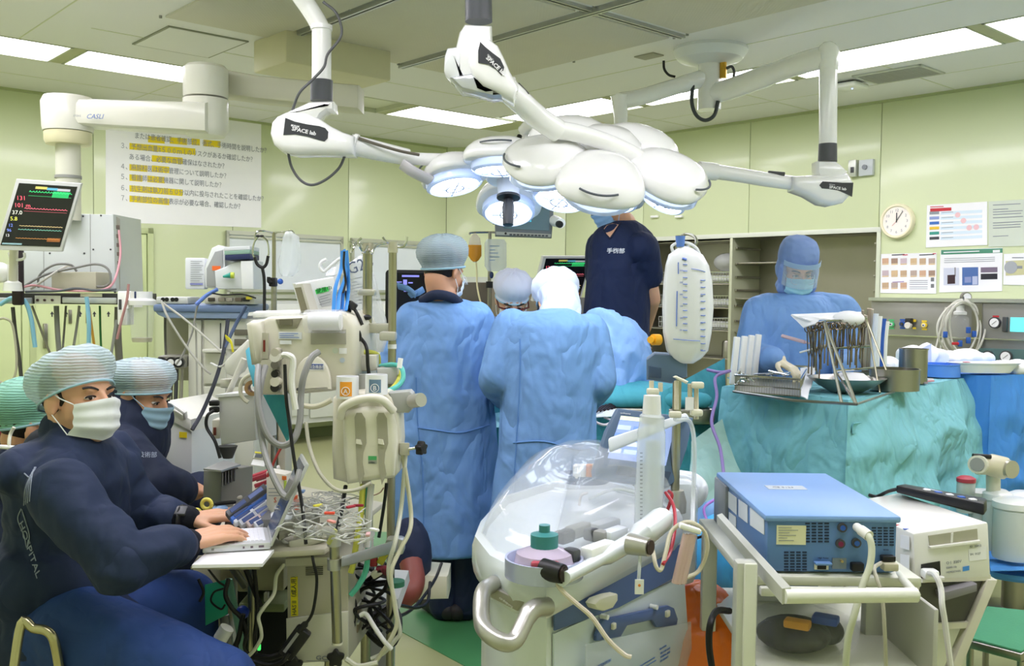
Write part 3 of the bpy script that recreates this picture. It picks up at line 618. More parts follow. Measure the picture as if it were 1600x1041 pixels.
t = tag(obj('control_box',MB().hexa([Q(80,456,5.0),Q(150,455,5.0),Q(150,455,5.0)+V(0,.2,0),Q(80,456,5.0)+V(0,.2,0),Q(80,425,5.0),Q(150,425,5.0),Q(150,425,5.0)+V(0,.2,0),Q(80,425,5.0)+V(0,.2,0)],.005),mat('cfcbb6',.5)),'beige box on the pendant shelf among loose cables','equipment box')
WC_ = [mat('8d8d8a',.5),mat('c9c7bd',.5),mat('e3a6ae',.5),mat('6f86a8',.5),mat('5f6468',.5)]
for i,(l_,c_) in enumerate(((['loose grey cable arching over the beige shelf box, tall loop at right',[(30,452,4.95),(70,430,4.98),(120,418,4.98),(150,413,4.98),(168,420,4.98),(173,437,4.98),(165,447,4.98),(152,448,5.0)]],0),
    (['grey cable looping up over the left end of the beige shelf box',[(60,450,4.98),(62,430,4.98),(85,414,4.98),(110,414,5.0),(120,424,5.02)]],0),
    (['pale cable running over the top of the beige shelf box',[(48,452,4.9),(80,430,4.93),(105,416,5.1),(118,420,5.1)]],1),
    (['pink cable lying along the pendant shelf in front of the box',[(30,450,4.85),(55,446,4.9),(90,453,4.93),(130,455,4.93),(160,453,4.95),(178,440,5.0),(188,400,5.2),(186,360,5.25)]],2),
    (['dark cable lying at the front of the pendant shelf',[(40,456,4.9),(90,455,4.9),(118,451,4.93),(150,454,4.93),(182,452,4.95)]],4))):
    cord('loose_cable',l_[0],'cable',l_[1],.006,WC_[c_],'cables on the pendant shelf')
for i,(l_,m_,r_,lab) in enumerate((
    ([(0,476,4.9),(10,470,4.9),(20,466,4.88),(38,470,4.88),(48,495,4.88),(55,543,4.88)],mat('8cc8e0',.4,),.011,'pale blue hose curling off the left end of the pendant shelf'),
    ([(135,464,4.88),(137,480,4.88),(139,510,4.88),(138,560,4.9),(137,640,4.9)],mat('8cc8e0',.4),.011,'pale blue hose hanging straight down from the pendant rail'),
    ([(88,478,5.1),(90,520,5.1),(94,570,5.1)],mat('9a9c96',.5),.014,'thick grey hose hanging under the pendant shelf'),
    ([(103,478,5.15),(100,520,5.15),(96,570,5.1)],mat('8d8f7e',.5),.006,'thin grey cable beside the thick grey hose'),
    ([(124,478,5.1),(120,510,5.1),(112,560,5.1)],mat('9a9c96',.5),.007,'grey cable slanting left under the pendant shelf'),
    ([(139,480,4.95),(143,510,4.95),(150,560,4.95)],mat('c9972e',.5),.007,'yellow hose hanging under the pendant shelf'),
    ([(156,478,5.1),(157,520,5.1),(159,570,5.1)],mat('2f7a3a',.5),.006,'green hose hanging under the pendant shelf'),
    ([(20,480,5.0),(24,520,5.0),(30,560,5.0),(38,640,5.0)],mat('4f4f48',.5),.01,'dark cable bundle at the left end of the pendant shelf'),
    ([(50,478,5.0),(62,510,5.0),(75,545,5.0),(88,570,5.0)],mat('7d7d68',.5),.006,'thin olive cable slanting right under the pendant shelf'),
    ([(-5,500,4.8),(8,498,4.8),(20,510,4.8),(26,560,4.8),(22,590,4.8),(8,600,4.8),(-10,590,4.8)],mat('b9b89e',.5),.006,'beige cable making a wide loop at the left edge'),
    ([(185,480,5.1),(184,520,5.1),(187,580,5.1),(186,640,5.1)],mat('77766a',.6),.02,'thick corrugated grey hose hanging left of the doorway'),
    ([(182,500,5.0),(176,540,5.0),(168,590,5.0)],mat('9a9c96',.5),.008,'grey tube slanting beside the corrugated hose'))):
    tag(obj('hanging_hose',MB().tube(qarc(l_,6),r_,8),m_),lab,'hose','hoses under the pendant shelf')
# slanted vital signs monitor
VS = [('3ad07a',[(43,298),(117,302)],1),('3ad07a',[(43,304),(117,309)],0)]
def vitals(label,P,q,m_frame,extra=None,back=.05):   # q: screen corners tl, tr, br, bl (px), frame outset px
    tl,tr_,br,bl = q;t = thing('vital_signs_monitor',label,'monitor',P.at(*bl))
    def mixp(u,v): a = [tl[i]+(tr_[i]-tl[i])*u for i in (0,1)];c = [bl[i]+(br[i]-bl[i])*u for i in (0,1)];return (a[0]+(c[0]-a[0])*v,a[1]+(c[1]-a[1])*v)
    PO('housing',P,t,m_frame,[mixp(-.07,-.06),mixp(1.05,-.06),mixp(1.05,1.08),mixp(-.07,1.08)],back,.0,kind='slab',bev=.006)
    PO('screen',P,t,mat('1b1c20',.15,coat=.4),[mixp(0,0),mixp(1,0),mixp(1,1),mixp(0,1)],.004,.003,kind='slab')
    def trace(c,v,a,u0=.22,u1=.95,f=14):
        b = MB();b.tube([P.at(*mixp(u0+(u1-u0)*k/60,v - a*(math.exp(-((k*f/60) % 1-.3)**2*60))),.005) for k in range(61)],.0011,4);obj('trace',b,mat(c,.5,emit=1.2),t,W=True)
    for c,v,a in (('3ad07a',.13,.03),('2f9a5a',.19,.0),('e06a7a',.4,.02),('9a4a52',.44,.0),('c9b27a',.68,.01),('6fae9a',.74,.015),('b07a3a',.88,.01)): trace(c,v,a)
    for c,s_,v,h in (('e05a6a','131',.27,.028),('e05a6a','101 m',.385,.028),('d9d9c9','37.0',.5,.026),('cfd05a','5.8',.6,.026),('6f86d8','12',.7,.02),('6f86d8','96',.78,.02),('c9c9c9','13',.86,.018)):
        p = P.l(*mixp(.04,v));text(s_,h,P.M @ Matrix.Translation((p[0],p[1],.005)),mat(c,.5,emit=1.0),t,name='readout')
    for c,u0,u1,v0,v1 in (('e8dc7a',.3,.5,.035,.075),('6fc0e0',.5,.68,.045,.085),('cfcfd8',.68,.9,.05,.09),('3ad07a',.62,.9,.1,.2),('9ac0c8',.02,.35,.96,.985),('a86a3a',.75,.97,.86,.92)):
        PO('screen_block',P,t,mat(c,.5,emit=.2),[mixp(u0,v0),mixp(u1,v0),mixp(u1,v1),mixp(u0,v1)],.001,.0042,kind='slab')
    return t
P_ = Plane(60,330,4.6,yaw=.25,tilt=-.12)
vitals('slanted white framed patient monitor under the pendant boom, at the left edge',P_,((30,286),(121,292),(94,386),(1,383)),mat('dcdeda',.35))
t = thing('monitor_stand','white monitor arm with a bent handle below the slanted monitor','monitor arm',Q(20,455,4.75))
obj('post',MB().lathe([(0,0),(.045,0),(.04,.04),(.025,.05),(.025,.13),(0,.13)]),WHITE,t);obj('knuckle',MB().ell((-.06,0,.09),(.05,.04,.05)),WHITE,t)
obj('bent_handle',MB().tube(qarc([(14,395,4.7),(18,404,4.7),(30,406,4.7),(38,403,4.7),(38,395,4.7)]),.007),WHITE,t,W=True);obj('tilt_post',MB().cyl(Q(20,445,4.75),Q(22,385,4.68),.02),CREAM,t,W=True)
obj('black_pad',MB().box((0,0,0),(.05,.04,.3),.01,Matrix.Translation(Q(28,430,4.85))),mat('2b2024',.5),t,W=True)
# ================================================================ SURGICAL LAMPS
def petal(M,parent,lens=True,lean=.2):
    # egg-shaped shell reaching out along +x from the hub, lens disc below
    def outline(a):
        c,s = math.cos(a),math.sin(a);c = math.copysign(abs(c)**.82,c);s = math.copysign(abs(s)**.82,s);return (.09+.28*(1+c)/2,.142*s*(1+.14*c))
    b = MB(M @ Matrix.Rotation(lean,4,'Y'));n = 32;prof = ((1.0,0),(1.03,.012),(1.0,.03),(.92,.05),(.75,.072),(.5,.088),(.25,.095),(.01,.097));rings = []
    for k,z in prof:
        rings.append([b.b.verts.new(b.M @ V(.235+(outline(2*PI*i/n)[0]-.235)*k,outline(2*PI*i/n)[1]*k,z)) for i in range(n)])
    rings.insert(0,[b.b.verts.new(b.M @ V(.235+(outline(2*PI*i/n)[0]-.235)*.97,outline(2*PI*i/n)[1]*.97,-.004)) for i in range(n)])
    for a_,c_ in zip(rings,rings[1:]):
        for k in range(n): b.b.faces.new((a_[k],a_[(k+1) % n],c_[(k+1) % n],c_[k]))
    b.b.faces.new(rings[0][::-1]);b.b.faces.new(rings[-1])
    sh = obj('petal_shell',b,LAMPW,parent,W=True,ang=50)
    ML = M @ Matrix.Rotation(lean,4,'Y') @ Matrix.Translation((.245,0,-.005))
    b = MB(ML);b.lathe([(0,-.002),(.118,-.002),(.118,-.03),(.105,-.038),(.1,-.03),(0,-.03)],n=36);obj('lens_ring',b,mat('cfdcf2',.15,coat=.5,alpha=.9),sh,W=True)
    b = MB(ML);b.lathe([(0,-.045),(.06,-.041),(.098,-.031),(.098,-.029),(0,-.029)],n=36);obj('lens',b,mat('e6efff',.2,emit=LAMP_E if lens else 1),sh,W=True)
    b = MB(ML);b.lathe([(.035,-.0462),(.04,-.0462),(.04,-.044),(.035,-.044)],n=24);b.box((0,0,-.0455),(.15,.004,.003));b.box((0,0,-.0455),(.004,.15,.003));obj('lens_rib',b,mat('8fa4c4',.3),sh,W=True)
    b = MB(M @ Matrix.Rotation(lean,4,'Y'));b.tube([V(.235+.148*math.cos(a)*.98,.118*math.sin(a),.052) for a in [(-.55+1.1*k/10) for k in range(11)]],.004,6);obj('grip_line',b,mat('5a6068',.4),sh,W=True)
    return sh
def lamp(label,c,ax,spin,ang,hr=.09,on=1,handle=1):
    t = thing('surgical_lamp',label,'surgical light',c);M = rotto(ax,V(1,0,0));M.translation = c
    obj('hub',MB(M).lathe([(0,-.03),(hr,-.03),(hr+.03,0),(hr+.025,.04),(hr*.8,.075),(0,.085)],n=32),LAMPW,t,W=True)
    for a in ang: petal(M @ Matrix.Rotation(spin+a,4,'Z'),t,on)
    if handle:
        obj('handle_mount',MB(M).lathe([(0,-.03),(.05,-.03),(.045,-.1),(0,-.1)]),mat('d8dce8',.3),t,W=True)
        obj('sterile_handle',MB(M).lathe([(0,-.1),(.05,-.1),(.05,-.11),(.02,-.115),(.026,-.15),(.022,-.23),(0,-.235)]),mat('1e1f22',.4),t,W=True)
    return t,M
def spot(c,d,W_,size=.3,ang=50):
    l = bpy.data.lights.new('lamp_beam','SPOT');l.energy = W_;l.spot_size = math.radians(ang);l.spot_blend = .6;l.shadow_soft_size = size;l.color = (.93,.96,1)
    o = bpy.data.objects.new('lamp_beam',l);COL.objects.link(o);o.location = c;o.rotation_euler = (-Vector(d)).to_track_quat('Z','Y').to_euler()
cA = Q(795,272,4.15);axA = V(.0,.3,1).normalized();D2 = math.radians
tA,MA_ = lamp('left surgical lamp with lit round lenses and a black handle, over the table',cA,axA,D2(0),[D2(a) for a in (195,262,315,20,90)])
cB = Q(948,236,3.4);axB = V(.12,-.5,1).normalized()
tB,MB_ = lamp('large white petal surgical lamp in the centre, turned so its top shows',cB,axB,0,[D2(a) for a in (205,262,330,55,118)],handle=0)
cC = Q(975,262,4.7);axC = V(.3,.25,1).normalized()
tC,MC_ = lamp('rear surgical lamp half hidden behind the big central one',cC,axC,.3,[D2(a) for a in (0,72,144,216,288)],handle=0)
for c in (cA,cB,cC): pass
tgt = Q(860,560,4.6)
for c,ax in ((cA,axA),(cB,axB),(cC,axC)):
    spot(c-ax*.13,(tgt-c),SPOT_W)
LOGO = mat('3d5a86',.4)
p = Q(873,285,3.3);P_ = Plane(873,285,3.28,tilt=.2)
obj('badge_ring',MB(P_.M).lathe([(0,-.03),(.019,-.03),(.019,.002),(0,.002)]),WHITE,tB,W=True);obj('badge',MB(P_.M).lathe([(0,-.002),(.015,-.002),(.015,.004),(0,.004)]),LOGO,tB,W=True)
P_.text('SKYLUX',873,286.5,.006,PAPER,tB,out=.0045,al='CENTER')
def hubarm(name,label,sil,pl,Y,th,P=None,txt=None,extra=None):
    t = thing(name,label,'lamp boom',Q(*sil[0],Y));return t
SLAB = mat('3a3c40',.4)
# left arm
YA = 3.9;t = thing('jointed_lamp_boom','white jointed lamp arm at left with a dark collar and a looping grey cable','lamp boom',Q(500,0,YA))
zc = CEIL
obj('slanted_tube',MB().tube(arc([Q(440,-60,YA+.1),Q(466,-12,YA),Q(484,14,YA),Q(500,42,YA),Q(502,60,YA)]),[.036]*33,20),LAMPW,t,W=True)
obj('post',MB().cyl(Q(502.5,44,YA),Q(502.5,126,YA),.0385,n=28),LAMPW,t,W=True);obj('post_ring',MB().cyl(Q(502.5,40,YA),Q(502.5,47,YA),.043,n=28),LAMPW,t,W=True)
obj('collar',MB().cyl(Q(502.5,126,YA),Q(502.5,158,YA),.045,.044,n=28),mat('4a4d52',.35),t,W=True)
P_ = Plane(480,200,YA-.07)
b = MB();P_.slab(b,[(482,158),(520,157),(521,172),(509,171),(500,178),(496,186),(470,182),(443,176),(460,168)],.12,0,.02);obj('yoke',b,LAMPW,t,W=True)
b = MB();P_.slab(b,[(424,190),(432,181),(445,175),(460,173),(478,175),(495,183),(515,196),(535,206),(553,212),(552,242),(530,241),(500,240),(460,241),(440,237),(427,226),(421,208)],.15,.012,.03);hb = obj('arm_hub',b,LAMPW,t,W=True,ang=60)
b = MB();P_.slab(b,[(447,185),(462,191),(480,195),(500,198),(509,201),(514,207),(513,217),(508,222),(500,220),(480,214),(462,211),(444,212)],.006,.0145);lp = obj('name_plate',b,SLAB,hb,W=True)
P_.text('SPACE lab',457,204.5,.0205,PAPER,hb,out=.0155,rot=-.2,xs=1.1,bold=.0006);P_.text('SKYLUX',456,198,.009,PAPER,hb,out=.0155,rot=-.18,bold=.0006)
obj('lower_tube',MB().tube([Q(548,226,YA),Q(600,238,YA+.05),Q(638,246,YA+.08)],[.042,.038,.034],20),LAMPW,t,W=True)
obj('tube_ring',MB().cyl(Q(552,226,YA),Q(558,227.5,YA),.045,n=24),LAMPW,t,W=True)
obj('bow_tube',MB().tube(arc([Q(632,247,YA+.08),Q(665,249,YA+.1),Q(700,250,YA+.13),Q(745,254,YA+.17),Q(795,264,YA+.22)],6),.026,18),LAMPW,t,W=True)
obj('bracket',MB().tube(arc([Q(628,256,YA+.06),Q(645,268,YA+.06),Q(672,282,YA+.1)],6),[(.016,.03)]*13,12),mat('d8d4dc',.3),t,W=True)
obj('clip_strip',MB().tube(arc([Q(560,216,YA-.03),Q(590,226,YA-.02),Q(625,236,YA),Q(655,242,YA+.03)],5),.006,8),mat('6a6458',.5),t,W=True)
obj('cable',MB().tube(arc([Q(505,3,YA-.05),Q(525,20,YA-.06),Q(534,45,YA-.06),Q(530,62,YA-.06),Q(512,85,YA-.06),Q(506,105,YA-.06),Q(488,125,YA-.07),Q(468,145,YA-.08),Q(457,172,YA-.05)]),.0055,7),mat('5a5c5e',.5),t,W=True)
obj('cable',MB().tube(arc([Q(450,238,YA-.04),Q(456,262,YA),Q(470,282,YA),Q(488,289,YA),Q(510,280,YA),Q(530,262,YA),Q(540,240,YA)]),.0055,7),mat('5a5c5e',.5),t,W=True)
# centre arm
YB = 3.1;t = thing('jointed_lamp_boom','white jointed lamp arm in the top centre hanging from a black collar','lamp boom',Q(747,0,YB))
obj('collar',MB().cyl(Q(747,-60,YB),Q(748,34,YB),.042,.043,n=28),mat('4a4d52',.35),t,W=True)
P_ = Plane(740,90,YB-.08)
b = MB();P_.slab(b,[(726,36),(768,38),(769,70),(772,85),(760,120),(705,118),(712,72),(718,48)],.13,0,.02);obj('yoke',b,LAMPW,t,W=True)
b = MB();P_.slab(b,[(750,62),(765,64),(778,74),(787,92),(797,115),(810,138),(803,162),(780,148),(755,138),(738,120),(732,95),(738,72)],.12,.04,.025);hb = obj('arm_hub',b,LAMPW,t,W=True,ang=60)
b = MB();P_.slab(b,[(698,72),(732,68),(735,120),(745,138),(720,140),(704,122),(693,108),(694,85)],.14,.0,.03);obj('hub_cover',b,mat('dfe3e3',.3,coat=.4),t,W=True,ang=60)
b = MB();P_.slab(b,[(703,122),(745,114),(752,134),(790,150),(770,152),(722,140)],.12,.02,.015);obj('chin_cover',b,mat('c9cdd0',.15,.3),t,W=True)
b = MB();P_.slab(b,[(751,71),(759,79),(770,88),(782,97),(788,110),(784,123),(776,114),(764,106),(748,103),(748,85)],.006,.0435);obj('name_plate',b,SLAB,hb,W=True)
P_.text('SPACE lab',759.5,96.5,.0165,PAPER,hb,out=.0445,rot=-.75,xs=1.1,bold=.0005);P_.text('SKYLUX',761.5,91.5,.0068,PAPER,hb,out=.0445,rot=-.75)
obj('lower_tube',MB().tube(arc([Q(790,138,YB),Q(812,158,YB+.03),Q(840,183,YB+.1),Q(872,205,YB+.15)],5),[.045]+[.038]*15,20),LAMPW,t,W=True)
obj('bow_tube',MB().tube(arc([Q(868,203,YB+.14),Q(900,208,YB+.16),Q(945,222,YB+.18),Q(985,240,YB+.2),Q(1010,256,YB+.2),Q(1033,269,YB+.2)],6),.03,20),LAMPW,t,W=True)
obj('end_joint',MB().cyl(Q(1027,264,YB+.2),Q(1040,271,YB+.2),.024,n=20),mat('bfb9a8',.3,.5),t,W=True)
obj('side_latch',MB().box((0,0,0),(.05,.02,.012),.004,Matrix.Translation(Q(817,140,YB+.02)) @ Matrix.Rotation(.8,4,'Y')),DGREY,t,W=True)
# ceiling disc with right arm and rear arm
cm = QZ(1110,76,CEIL);zc_ = CEIL
t = thing('lamp_mount','white ceiling disc mount carrying the right lamp column','lamp mount',cm)
obj('ceiling_disc',MB().lathe([(0,0),(.23,0),(.235,-.02),(.2,-.07),(.1,-.1),(0,-.1)],Matrix.Translation(cm),40),mat('e4e8ea',.3,coat=.3),t,W=True)
YM = cm.y
obj('column',MB().cyl(V(cm.x,cm.y,CEIL-.09),V(cm.x,cm.y,Q(1110,172,YM).z),.073,n=32),LAMPW,t,W=True)
obj('amber_lamp',MB().cyl(Q(1130,96,YM-.05),Q(1130,122,YM-.05),.022,n=16),mat('d8a83a',.25,.4),t,W=True)
obj('rear_arm',MB().tube(arc([Q(1100,122,YM),Q(1050,137,YM-.1),Q(1000,152,YM-.2),Q(968,158,YM-.3)],5),[.055]*4+[.05]*12,20),LAMPW,t,W=True)
obj('rear_drop',MB().tube([Q(968,150,YM-.3),Q(970,185,YM-.3),Q(970,245,YM-.4)],[.052,.04,.036],20),LAMPW,t,W=True)
YR = 5.25
obj('right_arm',MB().tube(arc([Q(1110,148,YM),Q(1150,136,YM-.15),Q(1210,114,YM-.5),Q(1255,98,YR+.15),Q(1294,88,YR)],6),[.065]*12+[.06]*13,20),LAMPW,t,W=True)
obj('cable_loop',MB().tube(arc([Q(1083,130,YM-.08),Q(1081,160,YM-.08),Q(1088,180,YM-.08),Q(1102,188,YM-.08),Q(1116,180,YM-.08),Q(1122,158,YM-.08)]),.012,8),mat('3c4246',.4),t,W=True)
obj('plug_cable',MB().tube(arc([Q(1037,95,YM-.1),Q(1038,108,YM-.1),Q(1045,117,YM-.1),Q(1055,120,YM-.1)]),.008,8),BLACK,t,W=True)
obj('plug_cable',MB().tube(arc([Q(1135,107,YM-.1),Q(1143,104,YM-.1),Q(1147,112,YM-.1),Q(1146,124,YM-.15)]),.009,8),DGREY,t,W=True)
t = thing('jointed_lamp_boom','white lamp arm hanging from the tall right column','lamp boom',Q(1294,80,YR))
obj('elbow',MB().chain([Q(1294,82,YR),Q(1295,105,YR)],[.058,.05],18),LAMPW,t,W=True)
obj('post',MB().cyl(Q(1294.5,95,YR),Q(1293.5,226,YR),.047,n=28),LAMPW,t,W=True);obj('collar',MB().cyl(Q(1293.5,225,YR),Q(1293,253,YR),.048,.05,n=28),mat('4a4d52',.35),t,W=True)
P_ = Plane(1290,285,YR-.08)
b = MB();P_.slab(b,[(1279,251),(1308,252),(1316,258),(1326,268),(1300,285),(1285,283),(1279,270)],.14,0,.02);obj('yoke',b,LAMPW,t,W=True)
b = MB();P_.slab(b,[(1240,275),(1262,274),(1300,272),(1325,270),(1334,284),(1332,302),(1318,317),(1300,321),(1284,318),(1262,305),(1240,297)],.16,.012,.03);hb = obj('arm_hub',b,LAMPW,t,W=True,ang=60)
b = MB();P_.slab(b,[(1284,284),(1300,285),(1315,286),(1332,286),(1330,308),(1322,304),(1308,298),(1295,296),(1283,295),(1279,290)],.006,.0145);obj('name_plate',b,SLAB,hb,W=True)
P_.text('SPACE lab',1294,294.5,.0195,PAPER,hb,out=.0155,rot=-.12,xs=1.1,bold=.0006);P_.text('SKYLUX',1294,289.5,.0085,PAPER,hb,out=.0155,rot=-.1)
obj('lower_tube',MB().tube(arc([Q(1245,287,YR),Q(1200,281,YR-.05),Q(1150,273,YR-.1),Q(1098,266,YR-.2),Q(1050,262,YR-.35),Q(1005,262,YR-.5)],4),[.038]*13+[.03]*8,18),LAMPW,t,W=True)
obj('tube_joint',MB().cyl(Q(1092,266,YR-.2),Q(1120,269,YR-.18),.046,.044,n=20),LAMPW,t,W=True)
obj('side_latch',MB().box((0,0,0),(.09,.02,.02),.004,Matrix.Translation(Q(1213,271,YR-.05)) @ Matrix.Rotation(.08,4,'Y')),DGREY,t,W=True)
# hanging camera monitor
P_ = Plane(818,345,5.1,yaw=.05)
t = thing('ceiling_display','grey framed video screen with a row of buttons hanging below the lamps','monitor',P_.at(818,372))
GD = mat('6e7478',.4)
b = MB();P_.slab(b,[(773,318),(866,320),(862,372),(774,369)],.06,0,.008);obj('housing',b,GD,t,W=True)
PO('screen',P_,t,mat('4f6a70',.2,emit=.15,coat=.3),[(787,316),(859,318),(858,361),(787,357)],.004,.003,kind='slab')
PO('video_picture',P_,t,mat('3fb8d0',.3,emit=.8),[(787,334),(830,318),(830,347),(787,345)],.001,.0042,kind='slab')
for q in ([(789,343),(802,337),(815,337),(829,346)],): PO('video_picture',P_,t,mat('c8e8f4',.3,emit=.9),q,.001,.0046,kind='slab')
for x0,y0,x1,y1 in ((789,337,815,334),(800,338,830,325),(812,336,828,346)): obj('video_picture',MB().cyl(P_.at(x0,y0,.0048),P_.at(x1,y1,.0048),.004,n=6),mat('1e5a68',.3,emit=.3),t,W=True)
PO('button_strip',P_,t,mat('a9aaa0',.4),[(775,362),(861,366),(860,371),(775,367)],.006,.004,kind='slab')
for k in range(11): PO('button',P_,t,DGREY,796+k*5.6,365.5+k*.2,800+k*5.6,368+k*.2,.003,.008)
PO('power_button',P_,t,BLACK,790,365,.006,.004,.008,kind='disc')
obj('small_camera',MB().cyl(Q(866,345,5.12),Q(876,349,5.0),.03,.026,n=20),WHITE,t,W=True);obj('camera_lens',MB().cyl(Q(873,350,4.99),Q(875,351,4.97),.018,n=16),BLACK,t,W=True)
obj('side_knob',MB().cyl(Q(770,345,5.1),Q(773,345,5.1),.02,n=12),DGREY,t,W=True)
t = thing('display_arm','cream padded arm with black cables holding the hanging screen','display arm',Q(800,300,5.4))
obj('drop_post',MB().tube([Q(822,330,5.25),Q(820,230,5.4),Q(822,198,5.5)],.03,16),LAMPW,t,W=True)
obj('cross_knuckle',MB().tube(arc([Q(818,205,5.45),Q(830,195,5.4),Q(850,205,5.35),Q(880,235,5.3)],4),[.035]*13,16),LAMPW,t,W=True)
P2 = Plane(790,255,5.35);b = MB();P2.slab(b,[(752,252),(758,242),(770,239),(840,240),(840,290),(770,275),(756,266)],.12,0,.02);obj('counterweight_cover',b,mat('e0cb9a',.45),t,W=True)
obj('cable',MB().tube(arc([Q(812,212,5.3),Q(808,225,5.28),Q(800,238,5.28),Q(797,246,5.28)],5),.014,8),BLACK,t,W=True)
# ================================================================ PEOPLE
from mathutils.bvhtree import BVHTree
def bvh(o):
    me = o.data;M = WM(o);return BVHTree.FromPolygons([M @ v.co for v in me.vertices],[tuple(p.vertices) for p in me.polygons])
def hit(T,x,y,out=.002):      # where the sight line through a photo pixel meets a surface
    d = ray(x,y).normalized();h = T.ray_cast(V(0,0,CZ),d)
    return (h[0]-d*out) if h[0] else None
def paint_text(T,s,P,x,y,size,m,parent,out=.002,**k):
    o = P.text(s,x,y,size,m,parent,out=0,**k);me = o.data;Mp = WM(o);Mi = Mp.inverted()
    for v in me.vertices:
        w_ = Mp @ v.co;d = (w_-V(0,0,CZ)).normalized();h = T.ray_cast(V(0,0,CZ),d)
        if h[0]: v.co = Mi @ (h[0]-d*out)
    return o
def surf_line(T,pts,r,m,parent,name='print_line',seg=6):
    q = [hit(T,*p) for p in arc([(a,b_,0) for a,b_ in pts],seg) for p in [(p.x,p.y)]] if False else []
    for p in arc([V(a,b_,0) for a,b_ in pts],seg):
        h = hit(T,p.x,p.y)
        if h: q.append(h)
    if len(q) > 1: return obj(name,MB().tube(q,r,5),m,parent,W=True)
SKIN = mat('d9a888',.5,sss=.15,var=.06,sc=60);SKIN2 = mat('d09c7a',.5,sss=.15,sc=60);HAIRM = mat('17130f',.6,sc=200,bump=.4);NAVY = mat('17233f',.75,kind='cloth',bump=.25,var=.08);NAVYT = mat('1e3d78',.75,kind='cloth',bump=.3,var=.08)
GOWN = mat('6e98cd',.7,kind='cloth',bump=.66,var=.04);GOWN2 = mat('749ed6',.7,kind='cloth',bump=.66,var=.04);MASKW = mat('eef3f4',.75,bump=.06);MASKB = mat('a9cfe8',.75,bump=.06);NET = mat('c3dae2',.6,alpha=.66,kind='net');NETG = mat('8cc9b4',.6,alpha=.8,kind='net');GLOVE = mat('efe3c4',.45,bump=.1)
def headM(c,f,roll=0,k=1):         # c head centre, f where the face points
    f = Vector(f).normalized();x = f.cross(ZU).normalized();z = x.cross(f)
    M = Matrix((x,f,z)).transposed().to_4x4();M.translation = c
    return M @ Matrix.Rotation(roll,4,'Y') @ Matrix.Scale(k,4)
def head_blobs(b,M,neck=None,mouth=True):
    o = b.M;b.M = M
    b.ell((0,-.012,.035),(.077,.097,.088)).ell((0,.02,-.03),(.064,.074,.085)).ell((0,.045,-.085),(.044,.043,.033)).ell((0,.072,-.098),(.022,.02,.019))
    b.cap((0,.088,.012),.0085,(0,.111,-.028),.0125).cap((-.036,.077,.024),.011,(.036,.077,.024),.011)
    for s in (-1,1):
        b.ell((s*.013,.101,-.033),(.009,.011,.008),n=10).ell((s*.037,.064,-.03),(.024,.024,.025))
        b.ell((0,0,0),(.009,.021,.033),Matrix.Translation((s*.079,-.01,-.014)) @ Matrix.Rotation(s*.35,4,'Z')).ell((s*.08,-.004,-.036),(.007,.01,.011),n=10)
        b.ell((0,.095,-.058 - .009*(s > 0)),(.024,.011,.0065),n=12)
    b.M = o
    n0 = M @ V(0,-.03,-.05);n1 = neck if neck else M @ V(0,-.05,-.18)
    b.cap(n0,.056,n1,.06)
def face(M,par,eyes=True,look=0):
    for s in (-1,1):
        ey = obj('eye',MB(M).ell((s*.031,.0742,.001),(.0145,.0108,.0056),n=16),mat('ece8e4',.25),par,W=True)
        obj('iris',MB(M).ell((s*.031+look,.0842,.0012),(.0062,.0022,.0052),n=12),mat('1d130e',.2),ey,W=True)
        obj('eyelid',MB(M).tube([V(s*(.032+.0165*math.cos(a)),.080+.0052*math.sin(a),.001+.0062*math.sin(a)) for a in [PI*k/10 for k in range(11)]],.0022,6),HAIRM,par,W=True)
        obj('eyebrow',MB(M).tube([V(s*(.014+.04*k/6),.0885-.013*(k/6)**2,.0225+.007*math.sin(PI*k/6*.8)) for k in range(7)],[(.0022,.003+.0018*math.sin(PI*(k+.5)/7)) for k in range(7)],8),HAIRM,par,W=True)
def hair(M,par): return obj('hair',MB(M).ell((0,-.024,.026),(.0795,.09,.09),n=28),HAIRM,par,W=True)
def bouffant(M,par,m,k=1.0,tilt=.42,puff=(1,1.22,1),off=(0,-.013,.026),name='bouffant_cap',strings=True):
    b = MB(M @ Matrix.Translation(off) @ Matrix.Rotation(-tilt*-1,4,'X'));prof = [(.088,-.022),(.0865,-.014),(.084,-.006),(.093,.012),(.104,.036),(.106,.062),(.098,.09),(.078,.112),(.045,.126),(.02,.131),(.0,.132)];n = 56;rings = []
    for r,z in prof:
        am = .028*max(0,1-z/.11) if z > -.01 else .012
        rings.append([b.b.verts.new(b.M @ V(k*r*puff[0]*(1+am*math.sin(14*a+z*20))*math.cos(a),k*r*puff[1]*(1+am*math.sin(17*a))*math.sin(a),z*k*puff[2]+.003*math.sin(9*a)*(z > .02))) for a in [2*PI*i/n for i in range(n)]] if r else [b.b.verts.new(b.M @ V(0,0,z*k*puff[2]))])
    for p,q in zip(rings,rings[1:]):
        for i in range(n):
            f = list(dict.fromkeys([p[i],p[(i+1) % n],q[(i+1) % len(q)],q[i % len(q)]]));b.b.faces.new(f)
    c = obj(name,b,m,par,W=True,ang=80)
    b2 = MB(b.M);b2.tube([V(k*.088*puff[0]*math.cos(a),k*.088*puff[1]*math.sin(a),-.016) for a in [2*PI*i/40 for i in range(41)]],.0035,6);obj('elastic_band',b2,mat('9cc4d2',.7),c,W=True)
    return c
